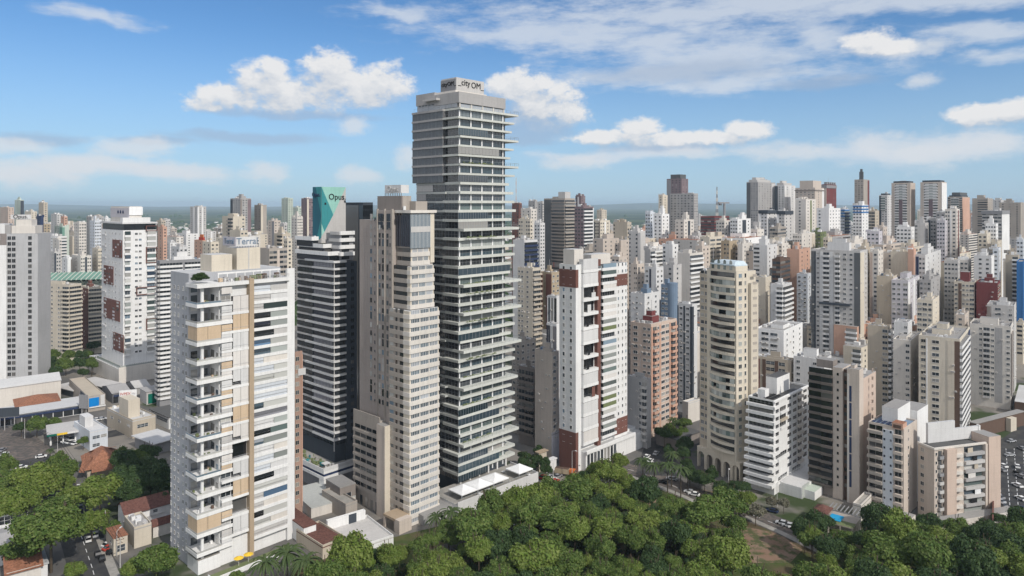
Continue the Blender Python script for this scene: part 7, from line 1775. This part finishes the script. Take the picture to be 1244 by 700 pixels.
# ================================================================ vehicles
def car_model(paint):
    e = empty('parked_car', (0, 0, 0)); L_, w = 4.3, .86
    mb = MB(); prof = [(-L_/2, .32), (L_/2, .32), (L_/2, .72), (L_/2-.9, .88), (-L_/2+.5, .92), (-L_/2, .8)]
    def ext(prof, w, m, mb, w2=None):
        n = len(prof); i = len(mb.v); w2 = w2 or [w]*n
        mb.v += [(x, -a, z) for (x, z), a in zip(prof, w2)]+[(x, a, z) for (x, z), a in zip(prof, w2)]; k = mb.mi(m)
        for a in range(n): b = (a+1) % n; mb.f.append((i+b, i+a, i+n+a, i+n+b)); mb.m.append(k)
        mb.f.append(tuple(i+a for a in range(n))); mb.m.append(k); mb.f.append(tuple(i+n+a for a in reversed(range(n)))); mb.m.append(k)
    ext(prof, w, paint, mb); ext([(-L_/2+1.0, 1.42), (.35, 1.44), (.25, 1.38), (-L_/2+1.1, 1.36)], w*.8, paint, mb)
    link('body', mb.mesh('body'), e)
    mb = MB(); ext([(-L_/2+.35, .92), (L_/2-1.0, .88), (.4, 1.40), (-L_/2+.95, 1.40)], w, 'glassdark', mb, [w*.97, w*.97, w*.8, w*.8]); link('window', mb.mesh('window'), e)
    for x in (-1.3, 1.3):
        for y in (-1, 1):
            m2 = MB(); m2.cyl(0, 0, -.11, .11, .33, 'black', 10); o = link('wheel', m2.mesh('wheel'), e, (x, y*.78, .33)); o.rotation_euler = (R(90), 0, 0)
    return e
cars = {c: car_model(c) for c in ('white', 'black', 'metal', 'red', 'navy', 'midgrey')}
cname = dict(white='white', black='black', metal='silver', red='red', navy='dark blue', midgrey='grey')
used = set()
def car(u, v, deg, c, where, grp='parked and moving cars', z=.1):
    x, y = gp(u, v, z)
    o = cars[c] if c not in used else copy_tree(cars[c]); used.add(c)
    o.location = (x, y, z); o.rotation_euler = (0, 0, R(deg)); tag(o, f'{cname[c]} car {where}', 'car', f'{cname[c]} cars {where}')
rg = random.Random(17)
for (u, v, d, c) in ((119, 675, 125, 'black'), (124, 680, 125, 'black'), (138, 672, 40, 'black'), (107, 657, 125, 'white'), (116, 651, 120, 'metal')): car(u, v, d, c, 'on the street at lower left by the corner house')
for (u, v, d, c) in ((132, 663, 60, 'white'), (133, 667, 60, 'red')): car(u, v, d, c, 'in front of the corner house')
for (u, v, d, c) in ((84, 622, 120, 'midgrey'), (92, 630, 120, 'navy'), (98, 618, 120, 'midgrey')): car(u, v, d, c, 'in the tree shade of the lower left street')
for (u, v, d, c) in ((26, 569, 20, 'white'), (50, 556, 30, 'white'), (6, 553, 100, 'white'), (3, 548, 100, 'midgrey'), (10, 558, 100, 'metal')): car(u, v, d, c, 'at the intersection on the left')
for i in range(10): car(80+i % 5*3.2, 532+i//5*5+i % 5*.6, 70, ['white', 'metal', 'white', 'midgrey', 'white'][i % 5], 'parked by the petrol station')
for (u, v, c) in ((118, 511, 'white'), (124, 510, 'metal'), (110, 513, 'black')): car(u, v, 30, c, 'on the road before the bright blue shop')
for (u, v, d, c) in ((806, 587, 150, 'black'), (816, 583, 150, 'metal'), (838, 599, 150, 'white'), (843, 602, 150, 'white'), (790, 561, 60, 'white'), (786, 556, 60, 'white'), (797, 552, 60, 'metal')): car(u, v, d, c, 'on the plaza road by the palms')
for (u, v, d, c) in ((660, 581, 45, 'red'), (674, 586, 45, 'red'), (672, 584, 45, 'white'), (668, 581, 45, 'metal'), (678, 580, 45, 'midgrey')): car(u, v, d, c, 'on the road between the terrace and the red-brown tower')
for (u, v, d, c) in ((938, 622, 145, 'navy'), (958, 640, 150, 'metal'), (966, 643, 150, 'white'), (950, 637, 150, 'metal')): car(u, v, d, c, 'on the road bend by the dirt clearing')
for (u, v, d, c) in ((1227, 554, 10, 'metal'), (1218, 567, 100, 'white'), (1236, 568, 60, 'white'), (1216, 572, 100, 'midgrey'), (1236, 591, 100, 'white'), (1214, 610, 110, 'metal'), (1216, 615, 110, 'midgrey'), (1222, 628, 120, 'white'), (1238, 576, 100, 'black'), (1229, 537, 20, 'metal'), (1241, 546, 90, 'midgrey'), (1240, 607, 95, 'white'), (1244, 620, 95, 'navy'), (1213, 605, 110, 'midgrey'), (1240, 580, 100, 'midgrey'), (1228, 633, 100, 'metal')):
    car(u, v, d, c, 'on the dark parking street at the right edge')
for c in cars:
    if c not in used: bpy.data.objects.remove(cars[c])
# orange loader truck
x, y = gp(686, 578); e = empty('loader_truck', (x, y, .03), R(-20)); tag(e, 'orange truck with a tipping body at the foot of the red-brown tower', 'truck')
mb = MB(); mb.box(-4, 2, -1.2, 1.2, 1.1, 3.0, 'ochre'); mb.box(-3.8, 1.8, -1, 1, 3.0, 3.1, 'brown'); link('tipper_body', mb.mesh('tipper_body'), e)
mb = MB(); mb.box(2.2, 4.4, -1.2, 1.2, .7, 3.0, 'orange'); mb.box(3, 4.45, -1.1, 1.1, 1.9, 2.7, 'glassdark'); link('cab', mb.mesh('cab'), e)
for q in (-3, -1.6, 3.2):
    for s_ in (-1, 1):
        mb = MB(); mb.cyl(0, 0, -.2, .2, .55, 'black', 12); o = link('wheel', mb.mesh('wheel'), e, (q, s_*1.1, .55)); o.rotation_euler = (R(90), 0, 0)
# street lamps and poles
def lamp(u, v, h, label):
    x, y = gp(u, v); e = empty('street_lamp', (x, y, 0), rgT.uniform(0, 6)); tag(e, label, 'lamp', None)
    mb = MB(); mb.cyl(0, 0, 0, h, .14, 'lightgrey', 8, .09); link('pole', mb.mesh('pole'), e)
    mb = MB(); mb.beam((0, 0, h), (1.6, 0, h+.4), .1, 'lightgrey'); link('arm', mb.mesh('arm'), e)
    mb = MB(); mb.box(1.4, 2.3, -.18, .18, h+.32, h+.5, 'white'); link('lamp_head', mb.mesh('lamp_head'), e)
for (u, v, h, l) in ((102, 627, 11, 'pale street lamp beside the bright yellow-green tree'), (142, 676, 8, 'pale street pole at the corner house'), (695, 584, 12, 'white street lamp in front of the red-brown tower foot'), (723, 582, 11, 'thin street lamp among the trees right of the red-brown tower'), (794, 598, 12, 'street lamp at the kerb of the palm plaza'), (885, 604, 11, 'pale pole in front of the arcade'), (944, 616, 9, 'street lamp at the road bend by the stepped white building'), (672, 590, 9, 'street lamp beside the terrace corner')):
    lamp(u, v, h, l)
def pole(u, v, label):
    x, y = gp(u, v); e = empty('utility_pole', (x, y, 0), R(35)); tag(e, label, 'pole')
    mb = MB(); mb.cyl(0, 0, 0, 9.5, .16, 'lightgrey', 8, .11); link('pole', mb.mesh('pole'), e)
    mb = MB(); mb.box(-1.1, 1.1, -.06, .06, 8.6, 8.75, 'brown'); mb.box(-.8, .8, -.06, .06, 7.6, 7.7, 'brown'); link('crossarm', mb.mesh('crossarm'), e)
    return x, y
PP = [pole(u, v, l) for u, v, l in ((146, 690, 'concrete utility pole at the street corner by the bottom edge'), (128, 655, 'concrete utility pole in front of the cream corner house'), (108, 612, 'concrete utility pole in the shaded street'), (70, 556, 'concrete utility pole before the petrol station'), (30, 533, 'concrete utility pole at the intersection'))]
mb = MB()
for (x0, y0), (x1, y1) in zip(PP, PP[1:]):
    for o_, z_ in ((-1, 8.75), (0, 8.75), (1, 8.75), (.5, 7.7)):
        for i in range(6):
            f0, f1 = i/6, (i+1)/6; sag = lambda f: -3.2*f*(1-f)
            mb.beam((x0+(x1-x0)*f0+o_*.8, y0+(y1-y0)*f0+o_*.5, z_+sag(f0)), (x0+(x1-x0)*f1+o_*.8, y0+(y1-y0)*f1+o_*.5, z_+sag(f1)), .06, 'black')
tag(link('overhead_wires', mb.mesh('overhead_wires')), 'overhead wires strung between the utility poles at lower left', 'wires')
# ================================================================ haze
hm = bpy.data.materials.new('haze'); hm.use_nodes = True; nt = hm.node_tree; nt.nodes.clear()
vo = nt.nodes.new('ShaderNodeVolumePrincipled'); vo.inputs['Color'].default_value = (.66, .85, 1, 1); vo.inputs['Density'].default_value = HAZE; vo.inputs['Anisotropy'].default_value = 0.0
om = nt.nodes.new('ShaderNodeOutputMaterial'); nt.links.new(vo.outputs[0], om.inputs['Volume'])
MATS['haze'] = hm
mb = MB(); mb.box(-S-2000, S+2000, -3000, S+2000, -7, 185, 'haze'); o = link('haze', mb.mesh('haze')); o['kind'] = 'stuff'
for l_, v_ in LABELS.items():
    if len(v_) > 1 and len({g_ for _, g_ in v_}) != 1: print('DUP LABEL', l_, v_[:4])
    if not 4 <= len(l_.split()) <= 16: print('LEN', len(l_.split()), l_)
print('objects', len(bpy.data.objects), 'meshes', len(bpy.data.meshes))
